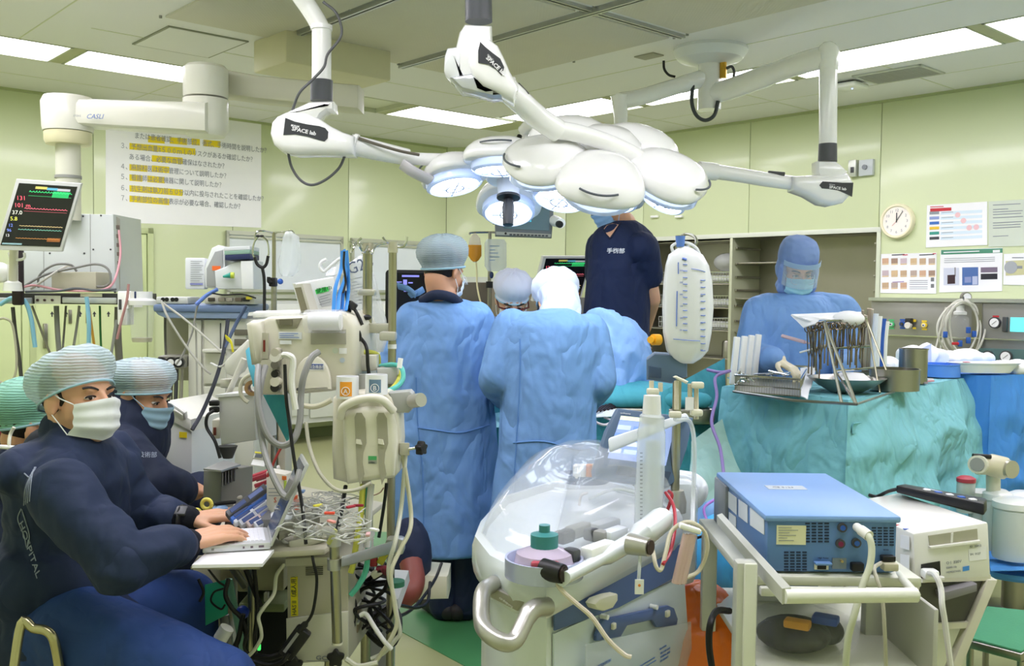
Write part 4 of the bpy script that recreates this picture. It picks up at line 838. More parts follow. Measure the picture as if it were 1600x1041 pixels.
def mask(M,par,m,loops=True,tint=None):
    def f(u,v):
        ph = (u*2-1)*1.2;s = math.sin(ph);c = math.cos(ph);hh = .058-.018*abs(u*2-1)
        z = -.05 + hh*(1-2*v) - .004
        y = .012 + .107*c**.75 + .010*math.exp(-(ph/.25)**2)*(1-v)*1.2 - .03*max(0,v-.72)/.28*(.5+c*.5) + .0022*math.sin(v*6*PI)
        return M @ V(.076*s,y,z)
    o = obj('face_mask',MB().grid(f,24,20,.0015),m,par,W=True,ang=80)
    for s in (-1,1):
        e0 = .0755*s*math.sin(1.2)/abs(math.sin(1.2));u = 0 if s < 0 else 1
        for v,ez in ((0,.016),(1,-.04)):
            p = M.inverted() @ f(u,v);obj('mask_strap',MB(M).tube([p,V(s*.081,.025,(p.z+ez)/2),V(s*.0825,-.004,ez)],.0016,6),m,o,W=True)
    return o
def handb(b,W,d,n,thumb=1,curl=.35,sc=1.0,spread=.05):
    d = Vector(d).normalized();n = (Vector(n)-d*Vector(n).dot(d)).normalized();s = d.cross(n)*thumb;W = Vector(W)
    for i in range(4):
        K = W + d*(.088-.004*abs(i-1))*sc + s*(.030-.0205*i)*sc;b.cap(W+s*(.016-.011*i)*sc+d*.008,.0145*sc,K,.0115*sc)
        dd = (d + s*(1.5-i)*spread).normalized();ax = dd.cross(n).normalized();p = K;L = (.042,.046,.043,.034)[i]*sc;a = -curl*.6
        for j,(l_,r0,r1) in enumerate(((1,.0098,.009),(.66,.009,.0082),(.5,.0082,.0068))):
            v_ = Matrix.Rotation(a,3,ax) @ dd if True else dd;q = p+v_*L*l_;b.cap(p,r0*sc,q,r1*sc,10);p = q;a -= curl
    t0 = W + d*.02*sc + s*.025*sc - n*.005;t1 = t0 + (d*.6+s*.75-n*.15).normalized()*.042*sc;t2 = t1 + (d*.85+s*.4-n*.2).normalized()*.034*sc;t3 = t2+(d*.95+s*.05-n*.25).normalized()*.026*sc
    b.cap(t0,.014*sc,t1,.0115*sc).cap(t1,.0112*sc,t2,.0098*sc).cap(t2,.0095*sc,t3,.0075*sc)
def limb_cloth(b,pts,rs): b.chain(pts,rs,18)
def shoe(b,a,d):               # ankle point, pointing direction
    d = Vector(d).normalized();g = V(a.x,a.y,.045);b.cap(g-d*.05,.04,g+d*.07,.042).cap(g+d*.07,.042,g+d*.15,.034)
def torso(b,Mt,w_=1.0,dpt=1.0):
    o = b.M;b.M = Mt
    b.ell((0,0,.35),(.175*w_,.125*dpt,.16)).ell((0,.005,.2),(.155*w_,.118*dpt,.18)).ell((0,0,.05),(.172*w_,.13*dpt,.13)).cap((-.14*w_,-.005,.415),.068,(.14*w_,-.005,.415),.068).cap((0,-.01,.42),.08,(0,.005,.5),.062)
    b.M = o
def tm(pel,up,fwd):            # torso frame
    z = (Vector(up)-Vector(pel));z.normalize();f = Vector(fwd);x = f.cross(z).normalized();y = z.cross(x)
    M = Matrix((x,y,z)).transposed().to_4x4();M.translation = pel;return M
# ---- 1: gowned assistant, back to us
Y1 = 4.25;t = thing('person','gowned person with grey net cap, back to us beside the metal poles','person',V(Q(700,900,Y1).x,Y1,0));P1 = t
hm = headM(Q(693,423,Y1+.02),(.55,.75,-.32));nk = Q(690,466,Y1)
b = MB();head_blobs(b,hm,nk)
sL,eL,wL = Q(645,500,Y1),Q(613,575,Y1+.02),Q(655,625,Y1+.32);sR,eR,wR_ = Q(742,500,Y1),Q(765,575,Y1+.1),Q(790,600,Y1+.35)
b.chain([sL,eL,wL],[.05,.042,.03]).chain([sR,eR,wR_],[.05,.042,.03]);b.chain([nk,Q(697,560,Y1),Q(700,680,Y1)],[.07,.1,.1])
for s,x in ((-1,694),(1,728)): b.chain([Q(700+s*16,690,Y1),Q(x,830,Y1),Q(x,955,Y1)],[.075,.055,.04])
handb(b,wL,V(.3,.9,-.3),V(0,.3,1),1);handb(b,wR_,V(-.1,.9,-.3),V(0,.3,1),-1)
body = remesh('body',b,SKIN2,t,.007)
hair(hm,t);bouffant(hm,t,mat('a9b9bd',.6,alpha=.72,kind='net'));mk = mask(hm,t,MASKW)
b = MB(hm);b.tube([V(-.075,.05,-.012),V(-.06,.1,-.01),V(0,.128,-.006),V(.06,.1,-.01),V(.075,.05,-.012)],[(.018,.001)]*5,10);obj('eye_shield',b,GLASS,t,W=True)
obj('shirt_collar',MB().tube(arc([Q(660,470,Y1-.03),Q(680,461,Y1-.09),Q(705,465,Y1-.08),Q(722,478,Y1)],5),.022,10),NAVY,t,W=True)
g = MB();sec = [(693,469,.06,.06),(692,474,.11,.08),(693,484,.155,.1),(695,506,.19,.125),(690,560,.21,.14),(690,620,.215,.145),(692,680,.225,.15),(693,740,.235,.155),(696,810,.235,.165),(699,858,.23,.165)]
g.loft([(Q(x,y,Y1),rx,ry,0,.018 if y > 540 else .006) for x,y,rx,ry in sec],72)
g.chain([sL,eL,wL],[.075,.068,.055],18).chain([sR,eR,wR_],[.078,.07,.055],18);g.cap(Q(664,492,Y1),.066,Q(724,492,Y1),.066)
gn = remesh('surgical_gown',g,GOWN,t,.009,4,nz=[(.006,5,5,2.2,3),(.003,11,11,9,8)])
T1 = bvh(gn)
surf_line(T1,[(650,590),(652,660),(660,740),(662,850)],.003,mat('5a86c0',.7),gn,'gown_seam');surf_line(T1,[(652,668),(680,672),(720,676),(765,664)],.004,mat('5a86c0',.7),gn,'tie_belt')
b = MB();b.tube(qarc([(622,447,Y1-.12),(638,452,Y1-.14),(650,462,Y1-.15)]),[(.006,.02)]*17,8).tube(qarc([(640,462,Y1-.12),(652,458,Y1-.15),(662,452,Y1-.14)]),[(.004,.015)]*17,8);obj('neck_tie',b,GOWN2,gn,W=True)
for x in (694,728):
    b = MB();b.chain([Q(x-2,800,Y1),Q(x,880,Y1+.01),Q(x,945,Y1)],[.085,.072,.068],16);obj_ = remesh('trouser_leg',b,NAVY,t,.01,4,nz=[(.005,6,6,3,1)])
    b = MB();shoe(b,Q(x-4,960,Y1),V(-.25,.3,0) if x < 700 else V(.2,.3,0));remesh('shoe',b,mat('2a2626',.6),t,.008,4)
# ---- 2: surgeon with white cap, back to us
Y2 = 3.95;t = thing('person','person in wrinkled blue gown and white hood, back to us, nearest the clear dome','person',V(Q(855,900,Y2).x,Y2,0))
hm = headM(Q(870,476,Y2+.2),(-.15,.7,-.75),0,.95);nk = Q(868,492,Y2+.1)
b = MB();head_blobs(b,hm,nk)
sL,eL,wL = Q(800,515,Y2+.05),Q(776,592,Y2+.0),Q(792,618,Y2+.32);sR,eR,wR_ = Q(918,520,Y2+.05),Q(932,592,Y2+.0),Q(905,640,Y2+.3)
b.chain([sL,eL,wL],[.05,.042,.03]).chain([sR,eR,wR_],[.05,.042,.03]);b.chain([nk,Q(862,590,Y2),Q(858,700,Y2)],[.07,.1,.1])
for x in (825,875): b.chain([Q(x,700,Y2),Q(x,850,Y2),Q(x,990,Y2)],[.075,.055,.04])
handb(b,wL,V(.2,.9,-.3),V(0,.3,1),1);handb(b,wR_,V(-.3,.9,-.2),V(0,.3,1),-1)
body = remesh('body',b,SKIN2,t,.007);hair(hm,t)
cp = bouffant(hm,t,mat('c6d0e4',.7,bump=.1),1.02,.35,(1,1.2,1),name='surgical_hood');hk = MB();hk.cap(hm @ V(0,-.045,.02),.088,hm @ V(0,-.06,-.1),.075).cap(hm @ V(0,-.06,-.1),.075,nk,.07);remesh('hood_neck',hk,mat('c0cce4',.7,kind='cloth',bump=.4),cp,.008,4,nz=[(.004,20,20,14,3)])
obj('head_band',MB(hm).tube([V(.092*math.cos(a),-.02+.112*math.sin(a),.075+.02*math.sin(a)) for a in [2*PI*k/30 for k in range(31)]],[(.009,.004)]*31,8),mat('7f8aa6',.6),cp,W=True)
mask(hm,t,MASKB)
gl = hm @ V(0,0,0);obj('loupe_frame',MB(hm).tube([V(-.085,-.01,.0),V(-.08,.07,.0),V(0,.115,.005),V(.08,.07,.0),V(.085,-.01,.0)],.004,6),DGREY,t,W=True)
g = MB();sec = [(868,486,.06,.08),(866,494,.12,.1),(864,508,.18,.13),(862,545,.205,.14),(858,600,.195,.14),(855,650,.19,.14),(854,700,.2,.15),(852,760,.21,.16),(848,830,.22,.17),(845,900,.225,.175)]
g.loft([(Q(x,y,Y2),rx,ry,0,.02 if y > 560 else .006) for x,y,rx,ry in sec],72)
g.chain([sL,eL,wL],[.08,.075,.06],18).chain([sR,eR,wR_],[.08,.078,.06],18);g.cap(Q(824,514,Y2+.02),.066,Q(900,516,Y2+.02),.066)
gn = remesh('surgical_gown',g,GOWN,t,.009,4,nz=[(.008,5,5,3,13),(.004,11,11,8,18)]);T2 = bvh(gn)
surf_line(T2,[(802,692),(850,690),(900,702),(925,700)],.004,mat('5a86c0',.7),gn,'tie_belt');surf_line(T2,[(812,530),(812,600),(806,700),(800,800)],.003,mat('5a86c0',.7),gn,'gown_seam')
for x in (825,875):
    b = MB();b.chain([Q(x,820,Y2),Q(x,985,Y2)],[.085,.068],16);remesh('trouser_leg',b,NAVY,t,.01,4,nz=[(.005,6,6,3,1)]);b = MB();shoe(b,Q(x,1000,Y2),V(0,.3,0));remesh('shoe',b,mat('2a2626',.6),t,.008,4)
# ---- 3: surgeon across the table
Y3 = 5.27;t = thing('person','person in white cap and magnifying loupes facing us across the table','person',V(Q(800,700,Y3).x,Y3,0))
hm = headM(Q(800,468,Y3-.1),(.12,-.82,-.6));nk = Q(802,503,Y3)
b = MB();head_blobs(b,hm,nk)
sL,eL,wL = Q(762,515,Y3),Q(752,585,Y3-.05),Q(775,610,Y3-.35);sR,eR,wR_ = Q(846,515,Y3),Q(856,585,Y3-.05),Q(835,612,Y3-.35)
b.chain([sL,eL,wL],[.05,.042,.03]).chain([sR,eR,wR_],[.05,.042,.03]);b.chain([nk,Q(802,600,Y3),Q(802,690,Y3)],[.07,.1,.1])
for x in (785,820): b.chain([Q(x,690,Y3),Q(x,800,Y3),Q(x,885,Y3)],[.075,.055,.04])
body = remesh('body',b,SKIN,t,.007);face(hm,t)
cp = bouffant(hm,t,mat('d4d8ea',.7,bump=.1),1.0,.2,(1,1.15,1),name='surgical_cap')
mask(hm,t,MASKW)
obj('loupe_frame',MB(hm).tube([V(-.085,-.01,.008),V(-.08,.08,.008),V(-.02,.115,.01),V(.02,.115,.01),V(.08,.08,.008),V(.085,-.01,.008)],.0045,6),mat('5a1c1c',.4),t,W=True)
for s in (-1,1): obj('loupe_lens',MB(hm).cyl((s*.03,.09,-.002),(s*.026,.14,-.02),.014,.017,14),mat('3a1518',.3),t,W=True)
g = MB();g.loft([(Q(802,y,Y3),rx,ry,0,.01) for y,rx,ry in ((503,.08,.08),(509,.15,.11),(520,.2,.13),(560,.2,.14),(620,.19,.14),(700,.2,.15),(800,.22,.17))],60)
g.chain([sL,eL,wL],[.078,.07,.055],18).chain([sR,eR,wR_],[.078,.07,.055],18);gn = remesh('surgical_gown',g,GOWN2,t,.01,4,nz=[(.007,5,5,3,23)])
handb_ = MB();handb(handb_,wL,V(.3,-.8,-.4),V(0,.2,1),1);handb(handb_,wR_,V(-.3,-.8,-.4),V(0,.2,1),-1);remesh('surgical_gloves',handb_,GLOVE,t,.005,3)
# ---- 4: standing man in navy scrubs
Y4 = 5.25;t = thing('person','person in navy short sleeved scrubs, face half hidden by the lamp, hands behind back','person',V(Q(965,700,Y4).x,Y4,.38))
hm = headM(Q(951,318,Y4),(-.72,-.35,-.55));nk = Q(972,352,Y4+.03)
b = MB();head_blobs(b,hm,nk)
sL,eL,wL = Q(1003,388,Y4-.1),Q(1020,468,Y4+.02),Q(1010,512,Y4+.22);sR,eR,wR_ = Q(940,385,Y4+.12),Q(930,465,Y4+.25),Q(985,515,Y4+.3)
b.chain([sL,eL,wL],[.056,.043,.03]).chain([sR,eR,wR_],[.056,.043,.03]);b.chain([nk,Q(965,440,Y4),Q(965,540,Y4)],[.08,.12,.11])
for x in (950,985): b.chain([Q(x,540,Y4),Q(x,650,Y4),Q(x,755,Y4)],[.08,.055,.04])
handb(b,wL,V(-.5,.4,-.7),V(.4,.8,.1),1,.5);handb(b,wR_,V(.6,.2,-.6),V(0,.9,.1),-1,.5)
body = remesh('body',b,SKIN,t,.0065);hair(hm,t);face(hm,t);bouffant(hm,t,NET,.98);mask(hm,t,mat('9cc3ee',.75,bump=.06))
g = MB();g.loft([(Q(x,y,Y4),rx,ry,.35,.006) for x,y,rx,ry in ((972,346,.075,.075),(973,353,.12,.1),(974,365,.165,.115),(975,385,.195,.13),(972,420,.19,.135),(966,460,.18,.135),(963,500,.185,.14),(962,535,.19,.145),(962,560,.19,.145))],60)
g.chain([sL,Q(1012,430,Y4-.02)],[.088,.08],20).chain([sR,Q(936,430,Y4+.18)],[.085,.08],20)
gn = remesh('scrub_top',g,mat('152347',.8,kind='cloth',bump=.2,var=.06),t,.009,4,nz=[(.005,5,5,3,33)]);T4 = bvh(gn)
P_ = Plane(960,395,Y4-.3);paint_text(T4,'手術部',P_,948,395,.028,PAPER,gn,xs=1.1,bold=.0006)
vq = [hit(T4,x,y,.0025) for x,y in ((943,358),(947,365),(953,371),(960,361),(967,351),(957,349),(948,352))]
if all(vq):
    b = MB();b.patch(vq);obj('neck_skin',b,SKIN,body,W=True)
surf_line(T4,[(941,354),(945,363),(953,373),(962,360),(970,348)],.004,mat('0f1a36',.8),gn,'v_neckline')
for x in (950,985):
    b = MB();b.chain([Q(x,545,Y4),Q(x,745,Y4)],[.1,.075],16);remesh('trouser_leg',b,NAVY,t,.01,4);b = MB();b.cap(Q(x,760,Y4)-V(0,-.04,0),.04,Q(x,760,Y4)-V(.05,.14,0),.036);remesh('shoe',b,mat('e8e8e8',.6),t,.008,3)
zs = Q(960,768,Y4).z - .02
t = thing('step_stool','steel step under the tall man in navy scrubs','step stool',V(Q(965,700,Y4).x,Y4-.03,0));obj('tread',MB().box((0,0,zs-.02),(.5,.42,.03),.004),STEEL,t)
for x in (-.22,.22):
    for y in (-.18,.18): obj('leg',MB().cyl((x,y,0),(x,y,zs-.03),.014),STEEL,t)
# ---- 5: scrub nurse
Y5 = 5.02;t = thing('person','person in blue gown, hood and visor sorting instruments behind the teal table','person',V(Q(1250,700,Y5).x,Y5,0));NURSE = t
hm = headM(Q(1246,424,Y5-.02),(.02,-.9,-.34));nk = Q(1246,466,Y5+.03)
b = MB();head_blobs(b,hm,nk)
sL,eL,wL = Q(1188,488,Y5),Q(1172,560,Y5-.05),Q(1205,562,Y5-.32);sR,eR,wR_ = Q(1315,488,Y5),Q(1345,545,Y5-.05),Q(1322,580,Y5-.35)
b.chain([sL,eL,wL],[.05,.042,.03]).chain([sR,eR,wR_],[.05,.042,.03]);b.chain([nk,Q(1250,560,Y5),Q(1250,670,Y5)],[.07,.1,.1])
for x in (1232,1272): b.chain([Q(x,670,Y5),Q(x,790,Y5),Q(x,905,Y5)],[.075,.055,.04])
body = remesh('body',b,SKIN,t,.006);face(hm,t);hair(hm,t)
hood = MB(hm);hood.loft([((0,-.02,z),rx,ry,0,.008) for z,rx,ry in ((.05,.098,.115),(.08,.1,.118),(.12,.096,.112),(.155,.08,.095),(.172,.05,.06))],48);hood.ell((0,-.05,0),(.1,.085,.1)).ell((0,-.03,-.09),(.095,.075,.05)).cap((-.07,.015,-.09),.03,(.07,.015,-.09),.03).cap((-.085,.02,.03),.018,(-.08,.025,-.08),.02).cap((.085,.02,.03),.018,(.08,.025,-.08),.02)
hd = remesh('surgical_hood',hood,mat('7f9bd0',.75,kind='cloth',bump=.3),t,.007,3,nz=[(.002,30,30,30,1)])
mask(hm,t,mat('a4d9ea',.75,bump=.06))
def vis(u,v):
    ph = (u*2-1)*1.25;return hm @ V(.098*math.sin(ph),.02+.118*math.cos(ph),.07-.12*v)
obj('face_visor',MB().grid(vis,20,6,.001),mat('dfeef4',.05,alpha=.22),t,W=True)
obj('visor_band',MB().grid(lambda u,v: hm @ V(.1*math.sin((u*2-1)*1.25),.02+.12*math.cos((u*2-1)*1.25),.08-.025*v),20,2,.002),mat('a9c8e6',.4,alpha=.8),t,W=True)
for s in (-1,1): obj('glasses_lens',MB(hm).tube([V(s*.034+.028*math.cos(a),.112,-.012+.02*math.sin(a)) for a in [2*PI*k/24 for k in range(25)]],.0018,6),mat('b8c4cc',.3,.6),t,W=True)
g = MB();g.loft([(Q(1248,y,Y5),rx,ry,0,.01) for y,rx,ry in ((462,.09,.09),(468,.15,.11),(480,.22,.13),(500,.255,.15),(540,.25,.155),(600,.24,.155),(700,.25,.165),(840,.27,.18))],60)
g.cap(Q(1200,484,Y5),.085,Q(1300,484,Y5),.085);g.chain([sL,eL,wL],[.085,.085,.06],18).chain([sR,eR,wR_],[.088,.08,.06],18);gn = remesh('surgical_gown',g,GOWN2,t,.009,4,nz=[(.008,5,5,3,43),(.003,12,12,8,4)])
g = MB();handb(g,wL+V(.03,-.02,-.005),V(.42,-.55,-.28),V(.2,-.1,1),1,.55,1.05);g.cap(wL-V(.02,-.03,-.01),.05,wL+V(.03,-.02,0),.036);remesh('surgical_glove',g,GLOVE,t,.005,3)
g = MB();handb(g,wR_,V(-.5,-.5,-.3),V(0,-.2,1),-1,.55,1.05);remesh('surgical_glove',g,GLOVE,t,.005,3)
# ---- 6: man at the laptop
Y6 = 2.42;t = thing('person','person in navy jacket and white mask typing on the silver laptop','person',V(Q(110,1000,Y6).x,Y6,0));LAP = t
hm = headM(Q(123,622,Y6),(.9,-.42,.05),-.06,.93);nk = Q(112,700,Y6+.02)
b = MB();head_blobs(b,hm,nk)
sN,eN,wN = Q(98,770,Y6-.2),Q(190,882,Y6-.28),Q(292,850,Y6-.12);sF,eF,wF = Q(178,745,Y6+.12),Q(226,812,Y6+.18),Q(296,812,Y6+.12)
b.chain([sN,eN,wN],[.052,.045,.027]).chain([sF,eF,wF],[.052,.045,.028]);b.chain([nk,Q(105,820,Y6),Q(105,960,Y6)],[.08,.12,.12])
kN,kF = Q(335,1075,Y6-.25),Q(288,945,Y6+.2);b.chain([Q(120,990,Y6-.1),kN],[.085,.06]).chain([Q(150,970,Y6+.1),kF,V(kF.x+.02,kF.y,.1)],[.085,.06,.04]);b.chain([kN,V(kN.x,kN.y-.05,.1)],[.06,.04])
handb(b,wN,V(.72,.66,.14),V(-.1,-.3,.9),-1,.4,1.0);handb(b,wF,V(.8,.35,.06),V(0,-.1,1),1,.35,.95)
body = remesh('body',b,SKIN,t,.0045,4);face(hm,t,look=.004)
hair(hm,t)
bouffant(hm,t,NET,1.0,.4,(1,1.26,.84),(0,-.016,.02));mask(hm,t,MASKW)
Mt = tm(Q(100,985,Y6),Q(108,720,Y6+.02),(.93,-.36,0))
g = MB();torso(g,Mt,1.0,1.05);g.chain([sN,eN,Q(272,857,Y6-.16)],[.068,.057,.044],20).chain([sF,eF,Q(268,812,Y6+.14)],[.072,.056,.045],20)
g.ell(Q(80,900,Y6-.03),(.14,.16,.12)).cap(Q(88,752,Y6-.12),.078,Q(150,738,Y6+.1),.08).ell(Q(105,975,Y6),(.17,.19,.09)).cap(Q(105,715,Y6-.04),.07,Q(132,712,Y6+.05),.07)
jk = remesh('jacket',g,mat('1b2a47',.8,kind='cloth',bump=.45,var=.1),t,.0085,4,nz=[(.014,5,5,7,53),(.005,12,12,16,5)])
for w0,w1 in ((Q(270,857,Y6-.16),Q(293,850,Y6-.12)),(Q(262,812,Y6+.14),Q(292,811,Y6+.12))): obj('knit_cuff',MB().cap(w0,.043,w1,.036,20),mat('0c101c',.9,bump=.3,sc=160),jk,W=True)
col = MB();col.tube([hm @ V(.085*math.cos(a)*.95,-.045+.095*math.sin(a),-.135-.03*math.sin(a)) for a in [2*PI*k/24 for k in range(25)]],[(.03,.012)]*25,10);obj('collar',col,mat('121b30',.8),jk,W=True)
T6 = bvh(jk);EM = mat('8a94a4',.7)
P_ = Plane(40,830,Y6-.25,yaw=-.6);paint_text(T6,'HOSPITAL',P_,29,818,.03,EM,jk,rot=-1.0)
surf_line(T6,[(33,795),(28,812),(38,838),(42,856),(46,838),(40,815),(34,796)],.0014,EM,jk);surf_line(T6,[(38,740),(46,746),(52,738),(56,730)],.0016,EM,jk)
for k in range(4): surf_line(T6,[(37+k*3,790-k*2),(40+k*3,762-k*4),(48+k*2,742-k*4)],.0013,EM,jk)
b = MB();b.chain([Q(120,990,Y6-.12),kN,V(kN.x,kN.y-.05,.12)],[.115,.095,.07],18).chain([Q(150,965,Y6+.08),kF,V(kF.x+.02,kF.y,.12)],[.11,.09,.075],18).cap(Q(90,995,Y6-.1),.11,Q(120,985,Y6+.1),.11)
remesh('trousers',b,NAVYT,t,.0095,4,nz=[(.006,5,5,5,63)])
for k in (kN,kF): b = MB();shoe(b,V(k.x,k.y,.1),V(.9,-.3,0));remesh('shoe',b,mat('e4e4e4',.6),t,.008,3)
wc_ = wF+V(-.015,0,0);obj('wrist_watch',MB().tube([wc_+V(.012*math.sin(a*0),.034*math.cos(a),.03*math.sin(a)) for a in [2*PI*k/24 for k in range(25)]],[(.003,.012)]*25,8),mat('1a1a1c',.3),t,W=True)
obj('watch_case',MB().box((0,0,0),(.03,.034,.01),.004,Matrix.Translation(wc_+V(0,-.02,.027)) @ Matrix.Rotation(.5,4,'X')),DGREY,t,W=True)
# chair of the man at the laptop
t = thing('chair','metal framed chair under the man typing at the laptop','chair',V(Q(80,1000,Y6).x,Y6,0))
zs = .43;cx = Q(100,1000,Y6).x
obj('seat',MB().box((.03,0,zs),(.42,.42,.04),.02),mat('2a3040',.6),t)
obj('back_frame',MB().tube(qarc([(20,1060,Y6-.3),(34,974,Y6-.27),(52,982,Y6-.27),(72,986,Y6-.27),(84,1000,Y6-.27),(92,1041,Y6-.26),(96,1080,Y6-.26)],5),.011,10),mat('c0b890',.25,.9),t,W=True)
for x in (-.17,.22):
    for y in (-.18,.18): obj('leg',MB().cyl((x,y,0),(x,y,zs),.012),CHROME,t)
# ---- 7: man behind him
Y7 = 3.15;t = thing('person','seated person in navy jacket and blue mask looking down behind the typist','person',V(Q(190,900,Y7).x,Y7,0))
hm = headM(Q(222,616,Y7),(.93,-.2,-.36),0,.92);nk = Q(200,672,Y7+.02)
b = MB();head_blobs(b,hm,nk)
sN,eN,wN = Q(190,706,Y7-.15),Q(240,760,Y7-.22),Q(305,768,Y7-.1);sF,eF,wF = Q(205,700,Y7+.15),Q(250,780,Y7+.2),Q(310,790,Y7+.1)
b.chain([sN,eN,wN],[.05,.042,.03]).chain([sF,eF,wF],[.05,.042,.03]);b.chain([nk,Q(175,760,Y7),Q(160,860,Y7)],[.07,.11,.12])
handb(b,wN,V(.9,.2,0),V(0,0,1),-1,.4);handb(b,wF,V(.9,-.1,0),V(0,0,1),1,.4)
body = remesh('body',b,SKIN2,t,.006);hair(hm,t);face(hm,t);bouffant(hm,t,NET,1.0,.38,(1,1.2,.8),(0,-.012,.02));mask(hm,t,MASKB)
Mt = tm(Q(158,850,Y7),Q(192,680,Y7),(.9,-.3,0));g = MB();torso(g,Mt,1.0,1.05);g.chain([sN,eN,Q(276,765,Y7-.16)],[.08,.075,.06],18).chain([sF,eF,Q(280,786,Y7+.14)],[.078,.07,.05],18)
jk = remesh('jacket',g,mat('16213a',.8,kind='cloth',bump=.3,var=.1),t,.009,4,nz=[(.007,5,5,5,73)])
paint_text(bvh(jk),'技術部',Plane(225,712,Y7-.4),216,714,.018,EM,jk)
kk = Q(300,800,Y7);b = MB();b.chain([Q(170,860,Y7-.1),kk,V(kk.x,kk.y,.12)],[.11,.085,.065],18).chain([Q(170,860,Y7+.12),kk+V(-.05,.25,0),V(kk.x-.05,kk.y+.25,.12)],[.11,.085,.065],18);remesh('trousers',b,NAVY,t,.01,4,nz=[(.005,5,5,5,3)])
t = thing('stool','stool under the second seated man','stool',V(Q(165,900,Y7).x,Y7,0));zz = Q(165,905,Y7).z
obj('seat',MB().lathe([(0,zz-.1),(.17,zz-.1),(.17,zz-.05),(.16,zz-.04),(0,zz-.04)]),DGREY,t)
obj('stem',MB().cyl((0,0,.06),(0,0,zz-.1),.025),CHROME,t)
for k in range(5): obj('base_leg',MB().cyl((0,0,.07),(.25*math.cos(k*1.2566),.25*math.sin(k*1.2566),.05),.015),CHROME,t)
# ---- 8: green capped person at far left
Y8 = 2.95;t = thing('person','person in a green net cap and dark jacket at the far left, mostly hidden','person',V(Q(20,950,Y8).x,Y8,0))
hm = headM(Q(55,664,Y8),(.85,.45,-.25));nk = Q(40,712,Y8)
b = MB();head_blobs(b,hm,nk);b.chain([nk,Q(25,800,Y8),Q(20,930,Y8)],[.07,.12,.12]);sN,eN,wN = Q(-5,760,Y8-.1),Q(30,860,Y8-.2),Q(110,860,Y8-.1);b.chain([sN,eN,wN],[.05,.042,.03]);handb(b,wN,V(.9,.2,0),V(0,0,1),-1,.4)
body = remesh('body',b,SKIN2,t,.007);hair(hm,t);bouffant(hm,t,NETG,.98,.45,(1,1.2,.95));mask(hm,t,MASKW)
Mt = tm(Q(15,940,Y8),Q(35,720,Y8),(.9,.3,0));g = MB();torso(g,Mt,1.1,1.1);g.chain([sN,eN,wN],[.08,.075,.06],18);g.ell(Q(10,900,Y8),(.19,.17,.2))
jk = remesh('jacket',g,mat('16213a',.8,kind='cloth',bump=.3,var=.1),t,.01,4,nz=[(.007,5,5,5,83)]);T8 = bvh(jk)
surf_line(T8,[(2,744),(9,746),(12,755),(9,768),(2,772)],.003,EM,jk)
kk = Q(88,925,Y8);b = MB();b.chain([Q(20,940,Y8),kk,V(kk.x,kk.y,.12)],[.12,.09,.065],18);remesh('trousers',b,NAVY,t,.01,4)
t = thing('stool','stool under the person in the green cap','stool',V(Q(15,900,Y8).x,Y8,0));zz = Q(15,965,Y8).z
obj('seat',MB().lathe([(0,zz-.1),(.17,zz-.1),(.17,zz-.05),(.16,zz-.04),(0,zz-.04)]),DGREY,t);obj('stem',MB().cyl((0,0,.06),(0,0,zz-.1),.025),CHROME,t)
for k in range(5): obj('base_leg',MB().cyl((0,0,.07),(.25*math.cos(k*1.2566),.25*math.sin(k*1.2566),.05),.015),CHROME,t)
# ================================================================ OPERATING TABLE, DRAPES, INSTRUMENT TABLES
TEAL = mat('80c2cc',.8,kind='cloth',bump=.9,var=.05);TEAL2 = mat('4aa4b4',.8,kind='cloth',bump=.35,var=.05);BLUED = mat('4a93e6',.7,kind='cloth',bump=.3);LBLUE = mat('7fa9dc',.7,kind='cloth',bump=.35);TOWEL = mat('f1f3f6',.85,bump=.2,sc=90)
def cloth4(b,p00,p10,p11,p01,amp=.03,fr=4,nu=40,nv=30,th=.003,seed=0,n=None,sag=0,pin=True):
    p00,p10,p11,p01 = map(Vector,(p00,p10,p11,p01));nn = n or (p10-p00).cross(p01-p00).normalized()
    def f(u,v):
        p = (p00*(1-u)+p10*u)*(1-v)+(p01*(1-u)+p11*u)*v
        h = (1-2*abs(noise.noise(V(p.x*fr+seed,p.y*fr,p.z*fr*.6))))*.7+.5*noise.noise(V(p.x*fr*2.3,p.y*fr*2.3+seed,p.z*fr*1.2))
        w_ = min(1,v*4) if pin else 1
        return p + nn*(h*amp*w_) + ZU*(sag*4*u*(1-u)*(1-v)*-1)
    return b.grid(f,nu,nv,th)
def below(p,z): return V(p.x,p.y,z)
# operating table
TZ = 1.0
t = thing('operating_table','operating table with its patient mound covered in teal drapes between the surgeons','operating table',V(.25,4.72,0))
obj('table_top',MB().box((0,0,.88),(1.4,.46,.08),.02),STEEL,t);obj('column',MB().box((0,0,.45),(.3,.25,.8),.03),STEEL,t);obj('base',MB().box((0,0,.06),(.8,.4,.1),.03),STEEL,t)
b = MB();b.ell((-.25,0,.98),(.42,.22,.11)).ell((.3,0,.95),(.38,.22,.08)).box((0,0,.95),(1.38,.46,.06),.03)
pt = remesh('covered_patient',b,TEAL2,t,.02,4,W=False,nz=[(.008,6,6,6,2)])
def skirt(name,lab,q,m,amp=.05,fr=4,seed=0,nu=50,nv=36,cat='drape',grp=None):
    b = MB();cloth4(b,*q,amp=amp,fr=fr,nu=nu,nv=nv,seed=seed);o = obj(name,b,m,None,ang=80);tag(o,lab,cat,grp);return o
a,c = Q(738,612,4.46),Q(948,640,4.4)
skirt('table_drape','teal drape hanging down the table side between the two gowned backs',(Q(738,618,4.47),Q(960,648,4.42),Q(965,900,4.38),Q(735,880,4.44)),TEAL2,.03,5,3)
